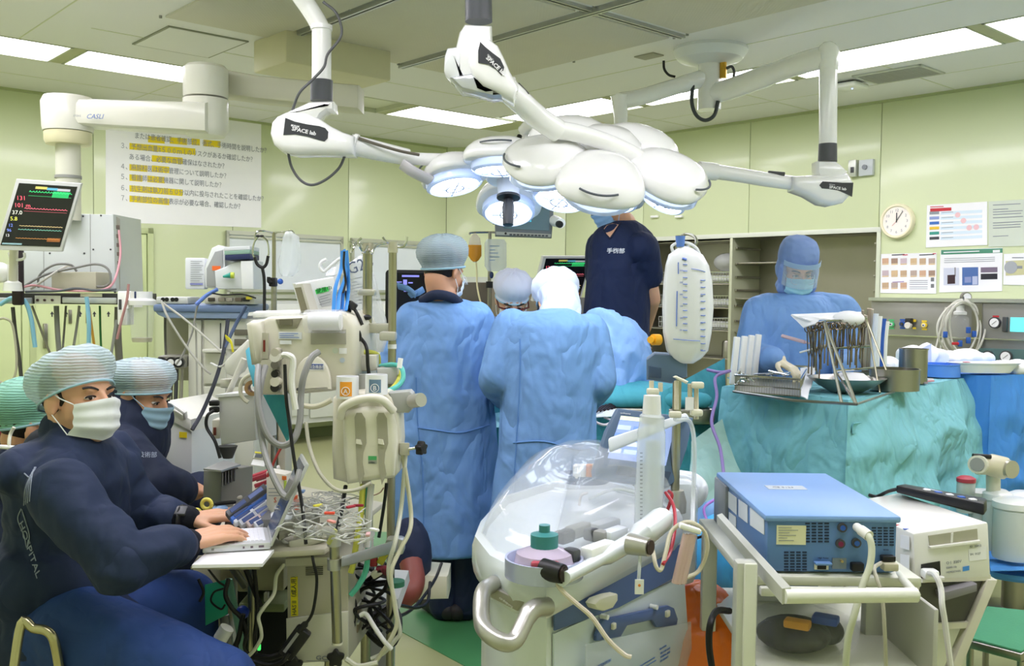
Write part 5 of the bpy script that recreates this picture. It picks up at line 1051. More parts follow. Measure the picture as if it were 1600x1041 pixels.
t = tag(obj('soaked_sponge',MB().ell((0,0,0),(.07,.06,.035),Matrix.Translation(Q(762,622,4.55))).ell((0,0,0),(.06,.05,.03),Matrix.Translation(Q(752,606,4.6))),mat('d86a78',.6,bump=.4),None),'blood stained cloth on the drape between the two gowned backs','cloth')
t = tag(obj('wet_towel',cloth4(MB(),Q(752,636,4.5),Q(802,628,4.5),Q(800,665,4.4),Q(752,672,4.4),.02,9),mat('8fd0e0',.5,kind='cloth'),None),'pale blue plastic film over the table edge beside the left gown','drape')
skirt('side_drape','dark teal drape on the stand behind the cell saver screen',(Q(1035,612,4.5),Q(1132,560,4.85),Q(1150,780,4.5),Q(1040,800,4.2)),TEAL2,.05,3.5,7)
skirt('side_drape','grey green see-through drape sloping down to the floor left of the blue box',(Q(1080,690,4.0),Q(1128,655,4.1),Q(1165,760,3.9),Q(1075,820,3.6)),mat('9cc3bb',.5,kind='cloth',alpha=.85,bump=.4),.06,4,17)
skirt('floor_drape','bunched light blue drape between the cell saver and the blue box cart',(Q(1062,800,3.2),Q(1165,760,3.6),Q(1165,940,3.0),Q(1050,930,2.85)),LBLUE,.09,5,27)
t = tag(obj('blue_liner',MB().ell((0,0,0),(.16,.1,.16),Matrix.Translation(Q(1138,880,3.0))),mat('3aa2d8',.5,kind='cloth',bump=.4),None),'bright blue plastic liner behind the cart post','liner')
# instruments on the patient's legs
t = tag(obj('mayo_tray',cloth4(MB(),Q(925,652,4.3),Q(965,650,4.3),Q(962,640,4.5),Q(928,636,4.5),.004,9),mat('dfe6ea',.6),None),'white towel with instruments right of the wrinkled gown','towel')
for i in range(6):
    p = Q(926+i*6,645-i*1.2,4.32+.03*i);tag(obj('surgical_clamp',MB().tube([p,p+V(.05,.1,.02),p+V(.1,.16,.01)],.005,6),mat('4a3a40',.3,.6),None),'dark clamp laid on the white towel right of the gown','clamp','clamps on the white towel')
t = tag(obj('suction_tubing',MB().tube(qarc([(926,655,4.28),(935,662,4.27),(946,664,4.27),(956,658,4.3),(944,652,4.32)]),.006),mat('eadfe6',.3),None),'pinkish white tubing curled on the towel right of the gown','tubing')
# anaesthesia drape lit by the lamps
g = MB()
for c_,r_ in ((Q(945,545,4.75),(.11,.12,.16)),(Q(968,560,4.75),(.13,.12,.17)),(Q(950,600,4.75),(.16,.14,.15)),(Q(985,590,4.8),(.09,.1,.16)),(Q(935,508,4.75),(.045,.05,.06))): g.ell(c_,r_)
g.cap(Q(938,500,4.75),.03,Q(935,488,4.75),.006).cap(Q(925,520,4.75),.03,Q(918,620,4.75),.05)
o = remesh('screen_drape',g,mat('86b0ea',.6,kind='cloth',bump=.5),None,.011,5,nz=[(.035,7,7,3,5),(.014,13,13,9,7)]);tag(o,'pointed pale blue drape glowing under the lamps in front of the navy scrubs','drape')
# instrument table, left wing toward us, long wing to the right
IZ = 1.03
C0,Lp,Rp = QZ(1325,626,IZ),QZ(1130,604,IZ),QZ(1545,583,IZ);Bp = Lp + Rp - C0
t = thing('instrument_table','long steel instrument table hidden under the teal drape','table',(C0+Bp)/2*1.0 - ZU*IZ)
obj('table_top',MB().hexa([below(q,IZ-.05) for q in (C0,Rp,Bp,Lp)]+[below(q,IZ-.012) for q in (C0,Rp,Bp,Lp)]),STEEL,t,W=True)
for q in (C0,Rp,Bp,Lp): qq = q*.93+(C0+Bp)/2*.07;obj('leg',MB().cyl(below(qq,0),below(qq,IZ-.06),.018),STEEL,t,W=True)
b = MB();cloth4(b,C0,Rp,Bp,Lp,.004,6,30,20,.006,n=ZU,pin=False);tt = obj('instrument_drape',b,TEAL,None,ang=80);tag(tt,'teal cloth drape covering the instrument table','drape')
CT = [(C0+Bp)/2]
def fall(p0,p1,z0,z1,out,amp,seed,flare=.08,nu=60,nv=44,fr=4):
    ctr = CT[0]
    def f(u,v):
        n = (p0*(1-u)+p1*u)-ctr;n.z = 0;n.normalize();nf = ZU.cross((p1-p0).normalized())*out;n = n.lerp(nf,min(1,8*u*(1-u))).normalized()
        p = p0*(1-u)+p1*u;zb = z0*(1-u)+z1*u;z = p.z*(1-v)+zb*v
        h = (1-2*abs(noise.noise(V((u*2.2)*fr*.5+seed+v*.8,v*fr*.45,seed))))*.8+.45*noise.noise(V(u*7+v*2,v*5,seed+4));h *= min(1,12*u*(1-u)+.08)
        return V(p.x,p.y,z) + n*(flare*v**.8 + h*amp*min(1,v*3)+.004)
    return f
s1 = obj('skirt_panel',MB().grid(fall(Lp,C0,.4,.35,-1,.025,3,.06),50,36,.003),TEAL,tt,W=True,ang=80)
s2 = obj('skirt_panel',MB().grid(fall(C0,Rp,.35,.42,-1,.1,11,.08),80,50,.003),TEAL,tt,W=True,ang=80)
s3 = obj('skirt_panel',MB().grid(fall(Rp,Bp,.55,.55,-1,.02,21,.03),30,24,.003),TEAL,tt,W=True,ang=80)
b = MB();cloth4(b,C0+V(.02,-.01,-.09),Rp+V(-.05,-.1,-.17),Rp+V(-.05,-.11,-.2),C0+V(.02,-.02,-.13),.012,9,50,6,.004,seed=5);obj('hem_fold',b,TEAL,tt,W=True,ang=80)
# blue table at the right edge
CTB = None;bz = 1.05;q0,q1 = QZ(1548,588,bz),QZ(1760,575,bz);q2,q3 = q1+VB*.55,q0+VB*.55
t = thing('blue_draped_table','table under a bright blue drape at the right edge','table',below((q0+q2)/2,0));obj('table_top',MB().hexa([below(q,bz-.05) for q in (q0,q1,q2,q3)]+[below(q,bz-.01) for q in (q0,q1,q2,q3)]),STEEL,t,W=True)
for q in (q0,q1,q2,q3): qq = q*.93+(q0+q2)/2*.07;obj('leg',MB().cyl(below(qq,0),below(qq,bz-.06),.018),STEEL,t,W=True)
b = MB();cloth4(b,q0,q1,q2,q3,.004,6,20,10,.006,n=ZU,pin=False);tt = obj('blue_drape',b,BLUED,None,ang=80);CT[0] = (q0+q2)/2;tag(tt,'bright blue drape falling to the floor at the right edge','drape')
obj('skirt_panel',MB().grid(fall(q0,q1,.45,.45,-1,.05,31,.02),60,30,.003),BLUED,tt,W=True,ang=80)
obj('skirt_panel',MB().grid(fall(q3,q0,.45,.45,-1,.02,41,.01),20,30,.003),BLUED,tt,W=True,ang=80)
def onT(x,y,z=None): return QZ(x,y,(IZ if z is None else z)+.008)
def bowl(name,lab,x,y,prof,m,grp=None,cat='bowl',z=None):
    c = onT(x,y,z);o = obj(name,MB(Matrix.Translation(c)).lathe(prof,n=40),m,None);tag(o,lab,cat,grp);return o
def pot(r,h,w_=.004): return [(0,0),(r,0),(r,h),(r+.004,h),(r+.004,h+.004),(r-w_,h+.004),(r-w_,.006),(0,.006)]
bowl('steel_bowl','wide steel bowl under the instrument rack',1322,612,[(0,0),(.07,0),(.12,.03),(.155,.06),(.165,.062),(.155,.055),(.115,.025),(.06,.008),(0,.008)],STEEL)
o = bowl('surgical_gauze','white folded gauze lying in the steel bowl',1330,610,[(0,.02),(.06,.02),(.08,.05),(.05,.075),(0,.08)],TOWEL,cat='gauze')
bowl('steel_pot','low wide steel pot on the instrument table',1397,609,pot(.105,.09),STEEL,cat='pot',grp=None)
bowl('steel_pot','tall steel pot standing behind the low wide one',1426,598,pot(.065,.16),STEEL,cat='pot')
bowl('steel_pot','small steel pot half hidden behind the instrument rack',1350,598,pot(.055,.05),STEEL,cat='pot')
bowl('blue_basin','round blue plastic basin on the instrument table',1468,588,pot(.1,.062,.004),mat('5f98f0',.35),cat='basin')
t = tag(obj('kidney_tray',MB(Matrix.Translation(QZ(1537,582,bz+.012)) @ Matrix.Rotation(.1,4,'Z') @ Matrix.Diagonal((1.6,.7,1,1))).lathe([(0,0),(.09,0),(.12,.05),(.128,.052),(.12,.045),(.08,.008),(0,.008)],n=36),WHITE,None),'white plastic tray at the corner of the blue table','tray')
for k,(x,y,w_,d_,h_,lab) in enumerate(((1440,572,.24,.2,.12,'heap of white towels behind the tall steel pot'),(1500,570,.36,.25,.08,'long folded white towel with pink stains behind the blue basin'),(1585,582,.3,.2,.06,'white towel spread at the right end of the blue table'),(1385,580,.16,.12,.07,'crumpled white gauze beside the steel pots'))):
    b = MB(Matrix.Translation(QZ(x,y,IZ+.02)) @ Matrix.Rotation(.6,4,'Z'));b.box((0,0,h_*.4),(w_,d_,h_*.8),.03).ell((w_*.2,0,h_*.5),(w_*.3,d_*.4,h_*.55)).ell((-w_*.25,d_*.1,h_*.45),(w_*.25,d_*.35,h_*.5))
    tag(remesh('white_towel',b,TOWEL,None,.012,3,nz=[(.012,12,12,12,k*3)]),lab,'towel')
p = QZ(1498,568,IZ+.12);tag(obj('pink_mark',MB().ell(QZ(1510,566,IZ+.1),(.02,.015,.004)),mat('d89aa4',.7),None),'small pink stained swab on the long folded towel','swab')
t = tag(obj('paper_wrap',MB().patch([QZ(1438,585,IZ+.01),QZ(1455,584,IZ+.01),QZ(1455,584,IZ+.01)+V(.01,.03,.16),QZ(1438,585,IZ+.01)+V(0,.03,.13)]),mat('cdd8f2',.7),None),'upright bluish paper wrap between the pots and the basin','paper')
for k,(x,y) in enumerate(((1447,594),(1452,597),(1444,599))): p = onT(x,y);tag(obj('small_swab',MB(Matrix.Translation(p) @ Matrix.Rotation(k*.7,4,'Z')).box((0,0,.004),(.07,.02,.008),.003),mat(('e9e4e6','c98f98','9a8f95')[k],.6),None),['white','pink stained','grey'][k]+' instrument lying in front of the blue basin','instrument')
# wire tray basket with the nurse's glove
A,B_,C_,D_2 = onT(1148,612),onT(1250,620),onT(1262,596),onT(1165,590)
t = thing('instrument_basket','shallow perforated steel basket tray in front of the scrub nurse','tray',A)
obj('base_mesh',MB().hexa([A,B_,C_,D_2]+[q+ZU*.004 for q in (A,B_,C_,D_2)]),mat('8f8d84',.4,.7),t,W=True)
b = MB()
for p,q in ((A,B_),(B_,C_),(C_,D_2),(D_2,A)):
    for h in (.0,.03,.07): b.tube([p+ZU*h,q+ZU*h],.0035 if h < .06 else .005,6)
obj('rim_wires',b,CHROME,t,W=True);b = MB()
for p,q in ((A,B_),(B_,C_),(C_,D_2),(D_2,A)):
    for k in range(26): r_ = p.lerp(q,k/26);b.tube([r_,r_+ZU*.07],.0012,4)
obj('wall_wires',b,STEEL,t,W=True,kind='stuff')
for k in range(9):
    p = A.lerp(B_,.1+.09*k)+(D_2-A)*R.uniform(.2,.7)+ZU*(.02+.006*k);tag(obj('surgical_forceps',MB().tube([p,p+V(R.uniform(-.08,.08),.1,.01),p+V(R.uniform(-.02,.02),.17,.0)],.004,6),CHROME,None),'steel forceps lying in the perforated basket tray','forceps','forceps in the basket tray')
for k,(x,w_) in enumerate(((1152,12),(1164,12),(1175,13),(1186,10))):
    p = onT(x-8,603-k*3);b = MB(Matrix.Translation(p) @ Matrix.Rotation(.08,4,'Y') @ Matrix.Rotation(.2,4,'Z'));b.box((0,0,.115),(.028,.02,.215),.004)
    o = obj('white_cassette',b,WHITE,None);tag(o,'tall white plastic instrument strip at the left end of the table, %s from the left' % ['first','second','third','fourth'][k],'cassette','white strips standing at the table end')
# A-frame rack with clamps
Ft = [onT(1258,616),onT(1338,632),onT(1398,612),onT(1330,600)]
t = thing('instrument_rack','steel A-frame rack hung with clamps, a white towel over its top bar','rack',Ft[1])
T0,T1_ = Q(1288,502,4.15),Q(1353,497,4.35)
b = MB()
for p,q in ((Ft[1],T0),(onT(1315,630),T0),(Ft[2],T1_),(onT(1375,614),T1_)): obj('frame_post',MB().tube([p,q],[(.007,.004)]*2,8),mat('a8a48e',.3,.85),t,W=True)
obj('strut',MB().cyl(Ft[1],Q(1306,582,4.15),.006,n=8),CHROME,t,W=True);obj('strut',MB().cyl(Ft[2],Q(1366,575,4.35),.006,n=8),CHROME,t,W=True)
for y0,y1 in ((502,498),(545,541),(580,575)): obj('cross_bar',MB().cyl(Q(1289+(y0-502)*.2,y0,4.13),Q(1354+(y1-498)*.15,y1,4.33),.005,n=8),CHROME,t,W=True)
obj('base_rail',MB().tube([onT(1146,612),onT(1240,626),Ft[1]],.006,6),STEEL,t,W=True);obj('base_rail',MB().tube([Ft[1],Ft[2]],.005,6),STEEL,t,W=True)
obj('back_bar',MB().cyl(Q(1262,508,4.3),Q(1290,502,4.13),.005,n=8),CHROME,t,W=True);obj('back_post',MB().tube([Q(1262,508,4.3),onT(1280,600)],[(.009,.004)]*2,8),mat('8a8474',.3,.85),t,W=True)
CL = mat('85796a',.25,.9)
def clamp(p,l,a):
    b = MB(Matrix.Translation(p) @ Matrix.Rotation(a,4,'Z'))
    for s in (-1,1):
        b.tube([V(s*.014+.011*math.cos(q),0,.0+.014*math.sin(q)) for q in [2*PI*k/12 for k in range(13)]],.0025,5);b.tube([V(s*.012,0,-.014),V(s*.006,0,-l*.5),V(0,0,-l*.62),V(-s*.001,0,-l)],.003,5)
    return b
for k in range(16):
    u = k/15;p = Q(1292,506,4.13).lerp(Q(1350,503,4.32),u)+V(0,R.uniform(-.03,.03),-.012)
    o = obj('surgical_clamp',clamp(p,R.uniform(.15,.2),R.uniform(-.9,.9)),CL,None,smooth=True);tag(o,'steel ring handled clamp hanging on the A-frame rack','clamp','clamps hanging on the A-frame rack')
for k in range(7):
    p = Q(1264,514,4.28).lerp(Q(1286,509,4.16),k/6)+V(0,R.uniform(-.02,.02),0);o = obj('surgical_clamp',clamp(p,R.uniform(.17,.24),R.uniform(-.9,.9)),CL,None);tag(o,'steel ring handled clamp hanging on the A-frame rack','clamp','clamps hanging on the A-frame rack')
b = MB();cloth4(b,Q(1236,493,4.3),Q(1345,489,4.4),Q(1350,500,4.25),Q(1262,500,4.2),.012,9,24,10,.006,seed=4);cloth4(b,Q(1236,493,4.3),Q(1280,497,4.2),Q(1275,505,4.18),Q(1256,512,4.22),.01,9,14,10,.006);b.ell(Q(1326,498,4.25),(.07,.05,.035))
tag(obj('white_towel',b,TOWEL,None,ang=80),'white towel draped over the top of the clamp rack','towel')
for k in range(6):
    x = 1348+k*3;o = obj('suction_tip',MB().tube([onT(x-4,596),Q(x,480+R.uniform(0,14),4.62)],.007,8),mat(('bfae9a','c9b8a6','d8cdbd')[k % 3],.3,.5),None);tag(o,'thin metal suction tip standing upright behind the clamp rack','suction tip','upright suction tips')
for k,(x,m_) in enumerate(((1366,WHITE),(1372,WHITE),(1378,BLU),(1383,WHITE),(1377,RED))):
    o = obj('suction_tube',MB().tube(qarc([(x-2,575,4.6),(x,530,4.6),(x+3,490+k*4,4.6)],4),.013 if k < 4 else .006,8),m_ if k else mat('dfe8f4',.3),None);tag(o,['thick bluish white','thick white','blue','slim white','thin red'][k]+' plastic tube standing right of the clamp rack','tube','plastic tubes standing beside the rack')
tag(obj('orange_sponge',MB(Matrix.Translation(onT(1266,586)) @ Matrix.Rotation(.5,4,'Z')).box((0,0,.03),(.07,.03,.025),.006),ORG,None),'orange foam piece beside the gloved hand','sponge')
for k,(x,y,l_) in enumerate(((1310,585,.2),(1338,590,.13),(1295,606,.06))): tag(obj('white_retractor',MB(Matrix.Translation(onT(x,y)) @ Matrix.Rotation(.3-.3*k,4,'Y')).box((0,0,l_/2),(.032,.015,l_),.006),mat('e6e4da',.4),None),['tall cream plastic blade behind the rack posts','short cream plastic blade behind the steel bowl','small white block on the tray before the rack'][k],'plastic blade')
tag(obj('blue_tray',MB(Matrix.Translation(onT(1345,588))).box((.02,.1,.012),(.3,.14,.024),.006),mat('2f6fd0',.4),None),'flat blue tray behind the clamp rack','tray')
for k in range(7):
    p = onT(1352+k*8,590-(k % 3)*3)+ZU*.03;tag(obj('navy_scissors',MB(Matrix.Translation(p) @ Matrix.Rotation(k*.9,4,'Z')).box((0,0,.012),(.1,.018,.014),.005),mat(('26314f','dfe3ea','33456f')[k % 3],.4),None),'small dark blue or white instrument heaped behind the steel pots','instrument','instruments heaped behind the steel pots')
tag(obj('blood_syringe',MB().cyl(Q(1222,525,4.4),Q(1258,535,4.3),.008,n=10).cyl(Q(1258,535,4.3),Q(1266,537,4.28),.004,n=8),mat('e4c4ca',.3),None),'thin pink and white syringe laid across the left end of the clamp rack','syringe')
tag(obj('white_probe',MB().tube([Q(1250,551,4.3),Q(1292,539,4.2)],.0045,8),WHITE,None),'thin white probe crossing the rack below the syringe','probe')
tag(obj('gauze_drip',cloth4(MB(),onT(1250,600)+ZU*.07,onT(1275,600)+ZU*.08,onT(1262,622)+ZU*.0,onT(1252,620)+ZU*.0,.01,12,12,12,.004),TOWEL,None),'strip of white gauze hanging over the basket edge','gauze')
# ================================================================ CELL SAVER
CSW = mat('dfe7ea',.25,coat=.5);CSB = mat('53699a',.4);SILV = mat('b9b8b0',.3,.6);CST = mat('59708c',.45)
foot = [(.08,2.05),(.45,2.54),(.42,2.72),(.3,2.85),(.12,2.83),(-.02,2.66),(-.075,2.42),(-.085,2.3),(-.045,2.16),(.01,2.08)]
cfx = sum(p[0] for p in foot)/len(foot);cfy = sum(p[1] for p in foot)/len(foot)
t = thing('cell_saver','white and blue blood salvage machine under a clear dome in the foreground centre','medical machine',V(cfx,cfy,0));CS = t
def ring(k,z,dx=0,dy=0): return [(cfx+(x-cfx)*k+dx,cfy+(y-cfy)*k+dy,z) for x,y in foot]
def tilt_z(x,y): return (y-2.05)*.06
def stack(levels,m,name,par=t,sub=1,bev=.0):
    b = bmesh.new();rings = []
    for k,z in levels: rings.append([b.verts.new((p[0],p[1],p[2]+(tilt_z(p[0],p[1]) if z > .7 else 0))) for p in ring(k,z)])
    n = len(foot)
    for a_,c_ in zip(rings,rings[1:]):
        for i in range(n): b.faces.new((a_[i],a_[(i+1) % n],c_[(i+1) % n],c_[i]))
    b.faces.new(rings[0][::-1]);b.faces.new(rings[-1]);mb = MB();mb.b = b;return obj(name,mb,m,par,W=True,ang=50)
stack([(.9,.12),(.9,.74)],CSW,'body')
stack([(.96,.745),(1.0,.765),(1.02,.79),(1.02,.83),(.99,.85),(.9,.855),(.88,.835),(.5,.83)],CSW,'top_deck')
PB = Plane(p0=V(.08*.92+.0,2.07,.5),n=-(V(.37,.49,0).cross(ZU)).normalized() if V(.37,.49,0).cross(ZU).y > 0 else V(.37,.49,0).cross(ZU).normalized())
PB = Plane(p0=V(cfx+(.08-cfx)*.9,cfy+(2.05-cfy)*.9,.5),n=V(.49,-.37,0))
b = MB();PB.slab(b,[(862,990),(1066,900),(1090,1250),(862,1300)],.004,.006);obj('side_panel',b,mat('d3dfe8',.3,coat=.3),t,W=True)
PO('blue_band',PB,t,CSB,[(860,944),(960,898),(1062,848),(1064,893),(960,948),(860,984)],.004,.012,kind='slab')
PO('latch',PB,t,CREAM,[(901,938),(908,930),(925,924),(938,922),(938,932),(930,944),(916,949),(905,946)],.03,.05,kind='slab',bev=.006)
PO('blue_bracket',PB,t,CSB,[(920,990),(930,966),(1033,944),(1042,948),(1048,965),(1046,975),(1015,978),(1008,966),(968,975),(958,992),(920,999)],.01,.022,kind='slab',bev=.002)
for x,y in ((944,975),(1029,956)): PO('bracket_pin',PB,t,CREAM,x-2,y-5,x+3,y+5,.01,.03,bev=.003)
for x,y in ((933,961),(1011,946)): PO('bracket_peg',PB,t,WHITE,x,y,.006,.02,.03,kind='disc')
BT = mat('4f70b4',.6)
sheet_ = PO('document_pocket',PB,t,mat('dfe9f2',.08,alpha=.3),[(898,1003),(1064,968),(1070,1200),(898,1230)],.002,.03,kind='slab')
PB.text('ISLA SOUSA',1014,1012,.007,BT,t,out=.031,rot=.0);
for k in range(3): PB.text(['USE FOR DOC','TUMING AND','ITS SERVICE'][k],1015,1019+k*6,.0085,BT,t,out=.031)
for y,x0,x1 in ((1036,960,1006),(1041,960,1008)): PO('blue_line',PB,t,BT,x0,y,x1,y+1.4,.001,.0315)
PB.text('ATTENTION',915,1041,.011,BT,t,out=.031)
# front face: handle and badges
PF = Plane(800,930,2.1,yaw=-.55)
b = MB();b.tube(arc([Q(856,948,2.02),Q(830,955,1.98),Q(805,1000,1.93),Q(783,1003,1.92),Q(758,985,1.95),Q(752,960,2.0),Q(755,925,2.06),Q(772,912,2.12)],6),[.02]*8+[.018]*35,14)
obj('grab_handle',b,SILV,t,W=True)
b = MB();PF.slab(b,[(771,912),(826,938),(815,952),(774,931)],.02,.02,.004);obj('name_recess',b,mat('a9a79c',.35,.4),t,W=True);PF.text('cardiopump',788,931,.008,PAPER,t,out=.022,rot=-.42)
p = PF.l(774,906);obj('round_badge',MB(PF.M @ Matrix.Translation((p[0],p[1],.0))).lathe([(0,0),(.008,0),(.008,.012),(0,.012)]),BLU,t,W=True)
# deck details: bowl, clamps, pump cover
def deck(x,y,z=.85): return QZ(x,y,z)
c = deck(850,885,.86);obj('centrifuge_well',MB(Matrix.Translation(c)).lathe([(0,.0),(.075,.0),(.08,.02),(.085,.02),(.085,-.02),(0,-.02)],n=36),mat('b9c0d8',.2,.3),t,W=True)
obj('centrifuge_bowl',MB(Matrix.Translation(c)).lathe([(0,.06),(.02,.06),(.025,.045),(.06,.03),(.066,.005),(0,.005)],n=36),mat('d8c9e0',.1,alpha=.75),t,W=True);obj('bowl_collar',MB(Matrix.Translation(c)).lathe([(.026,.04),(.03,.04),(.03,.07),(.012,.075),(.012,.09),(0,.09)],n=20),mat('3f8a8a',.4),t,W=True)
obj('blood_port',MB(Matrix.Translation(c)).box((.0,-.06,.02),(.06,.02,.015),.006),mat('b04a5a',.4),t,W=True)
rl = [(796,878),(830,902),(880,905),(955,868),(1025,835)]
b = MB();b.tube(arc([Q(790,880,2.25),Q(810,862,2.5),Q(850,832,2.65),Q(910,800,2.75),Q(990,790,2.8)],5),[.03]*21,12);obj('back_wall',b,CSW,t,W=True)
b = MB();b.tube(arc([QZ(880,905,.86),QZ(950,868,.87),QZ(1000,838,.9),QZ(1030,815,.92)],5),[(.02,.014)]*5+[(.03,.02)]*5+[(.045,.03)]*6,14);obj('side_cheek',b,CSW,t,W=True)
for x,y,z in ((861,893,.87),(996,852,.9)):
    p = QZ(x,y,z);d_ = V(.8,-.6,0);obj('pump_knob',MB().cyl(p-d_*.02,p+d_*.03,.024,.02,20),SILV if x > 900 else BLACK,t,W=True);obj('knob_slot',MB().cyl(p+d_*.03,p+d_*.034,.016,n=16),mat('3a2f28',.3,.4),t,W=True)
for x,y,w_,m_ in ((882,815,.05,DGREY),(905,806,.08,GREYP),(945,800,.1,mat('c8ccd0',.3)),(925,812,.03,DGREY),(960,812,.08,mat('d8dee2',.3)),(935,835,.1,WHITE),(893,842,.03,DGREY),(940,815,.03,GREYP)):
    obj('clamp_module',MB(Matrix.Translation(QZ(x,y,.92)) @ Matrix.Rotation(.9,4,'Z')).box((0,0,-.035),(w_,.035,.03),.008),m_,t,W=True)
for i,l_ in enumerate(([(850,880,2.3),(870,850,2.4),(900,845,2.45),(940,850,2.45)],[(905,850,2.4),(930,858,2.4),(960,845,2.5),(985,835,2.5)],[(830,860,2.45),(870,825,2.6),(930,812,2.65),(990,800,2.7)],[(905,790,2.6),(908,775,2.6),(918,770,2.6)])):
    obj('dome_tubing',MB().tube(qarc(l_,6),.004,7),mat('e9e4e6',.2,alpha=.8),t,W=True)
# clear dome
cd = V(cfx+.0,cfy+.02,.85)
def dome(u,v):
    a = u*2*PI;e = v*PI/2;k = .93*math.cos(e)**.75 if v < 1 else 0;i = a/(2*PI)*len(foot);j = int(i) % len(foot);f_ = i-int(i)
    x = foot[j][0]*(1-f_)+foot[(j+1) % len(foot)][0]*f_;y = foot[j][1]*(1-f_)+foot[(j+1) % len(foot)][1]*f_
    sx = (x-cfx)*k;sy = (y-cfy)*k
    return V(cfx+sx+.05*math.sin(e),cfy+sy+.1*math.sin(e),.85+tilt_z(x,y)+.15*math.sin(e))
obj('clear_dome',MB().grid(dome,50,12,.0015),mat('eef4fa',.04,alpha=.2,coat=1.0),t,W=True,ang=80)
# screen
P_ = Plane(1000,700,2.62,yaw=.12,tilt=.28)
sc = thing('machine_screen','blue-grey framed touch screen tilted back above the clear dome','monitor',P_.at(1000,760))
PO('housing',P_,sc,CST,[(966,637),(1085,652),(1075,700),(1058,752),(1045,762),(930,748),(928,735),(948,672)],.05,0,kind='slab',bev=.012)
PO('screen',P_,sc,mat('9fb4e8',.2,emit=.55),[(970,650),(1056,659),(1040,728),(949,716)],.003,.002,kind='slab')
PO('screen_bar',P_,sc,mat('e6edd0',.3,emit=.6),[(970,650),(1056,659),(1055,665),(968,656)],.001,.0032,kind='slab')
for r in range(4):
    for c in range(2): PO('screen_field',P_,sc,mat(('c8d8f8','7f9fe0','b8c8f4','d8e0fa')[(r+c) % 4],.3,emit=.6),[(966-r*5+c*24,664+r*12+c*2.5),(986-r*5+c*24,666+r*12+c*2.5),(984-r*5+c*24,673+r*12+c*2.5),(964-r*5+c*24,671+r*12+c*2.5)],.001,.0034,kind='slab')
PO('button_panel',P_,sc,mat('3f4f66',.4),[(966,728),(1048,738),(1043,752),(962,742)],.006,.004,kind='slab');P_.text('cardiopump',969,646.5,.006,PAPER,sc,out=.002,rot=-.1)
obj('neck',MB().cyl(Q(1010,752,2.68),Q(1015,800,2.7),.035),CSW,sc,W=True)
t2 = thing('tray_arm','blue-grey side tray holding small blood vials left of the touch screen','tray',Q(905,755,2.7));obj('tray_dish',MB(Matrix.Translation(Q(915,748,2.7)) @ Matrix.Diagonal((1.5,1,1,1))).lathe([(0,-.015),(.04,-.012),(.055,.005),(.055,.014),(.05,.014),(.045,.004),(0,.004)]),CST,t2,W=True)
for k,(x,m_) in enumerate(((902,WHITE),(910,WHITE),(921,ORG),(928,mat('e8c8a0',.5)))): tag(obj('sample_vial',MB(Matrix.Translation(Q(x,740,2.66))).lathe([(0,-.012),(.012,-.012),(.012,.022),(.008,.026),(0,.026)]),m_,None),['white cap vial at the left of the side tray','second white vial on the side tray','orange cap vial on the side tray','tan vial beside the screen on the side tray'][k],'vial')
# white handle behind
obj('rear_handle',MB().tube(arc([Q(1048,792,2.75),Q(1085,785,2.75),Q(1096,765,2.75),Q(1085,750,2.8),Q(1062,745,2.85)],5),.02,12),CSW,t,W=True)
obj('rear_column',MB().box((0,0,0),(.11,.09,.3),.03,Matrix.Translation(Q(1058,830,2.74))),CSW,t,W=True);obj('pole_base',MB().lathe([(0,0),(.03,0),(.03,.03),(.022,.06),(0,.06)],Matrix.Translation(Q(1055,800,2.62))),SILV,t,W=True)
# IV pole with crossbar, bag, clamp, reservoir
t = thing('infusion_pole','steel infusion pole with a white crossbar rising behind the machine screen','infusion pole',Q(1055,800,2.62))
zt_,zb_ = Q(1062,368,2.62).z,Q(1055,800,2.62).z;px_ = Q(1056,700,2.62).x
obj('pole',MB().cyl(V(px_,2.62,zb_),V(px_,2.62,zt_),.012,n=16),BRASSY,t,W=True)
obj('hook',MB().tube(qarc([(1060,372,2.6),(1072,366,2.58),(1085,370,2.5),(1088,380,2.46),(1080,388,2.44),(1074,382,2.43)],5),.004,6),CHROME,t,W=True)
b = MB();b.hexa([Q(952,708,2.35),Q(1078,655,2.6),Q(1078,655,2.66),Q(952,708,2.41),Q(950,685,2.35),Q(1072,645,2.6),Q(1072,645,2.66),Q(950,685,2.41)],.006);obj('crossbar',b,mat('e6ecf2',.3),t,W=True)
t = thing('pole_pump','blue-grey clamp box on the pole under the big fluid bag','pump clamp',Q(1040,605,2.45));P_ = Plane(1040,580,2.42,yaw=-.15)
PO('housing',P_,t,CST,[(1010,562),(1022,553),(1060,556),(1074,568),(1074,590),(1060,592),(1050,600),(1010,594)],.1,0,kind='slab',bev=.008);PO('dark_window',P_,t,mat('3c4f6c',.3),[(1014,572),(1033,575),(1033,592),(1014,590)],.01,.003,kind='slab',bev=.003);PO('lever',P_,t,CREAM,[(1051,588),(1056,586),(1075,595),(1072,599)],.02,.03,kind='slab',bev=.004)
YG = 2.42
t = thing('fluid_bag','big frosted fluid bag with blue volume scale hanging from the pole hook','fluid bag',Q(1075,575,YG))
prof = [(1073,568,10),(1073,560,22),(1073,548,32),(1073,520,37),(1074,480,39),(1074,440,37),(1073,415,33),(1071,398,26),(1070,388,12),(1064,384,6)]
b = MB();b.loft([(Q(x,y,YG),w_*YG/FPX,min(w_*YG/FPX*.5,.035),0,.028) for x,y,w_ in prof],40);bag = obj('bag_body',b,mat('f4f8ff',.2,alpha=.8,coat=.3,var=.01),t,W=True,ang=80)
obj('fluid',MB().loft([(Q(x,y,YG),w_*YG/FPX*.86,min(w_*YG/FPX*.4,.026),0) for x,y,w_ in prof[1:7]],30),mat('eef0e4',.1,alpha=.5),t,W=True)
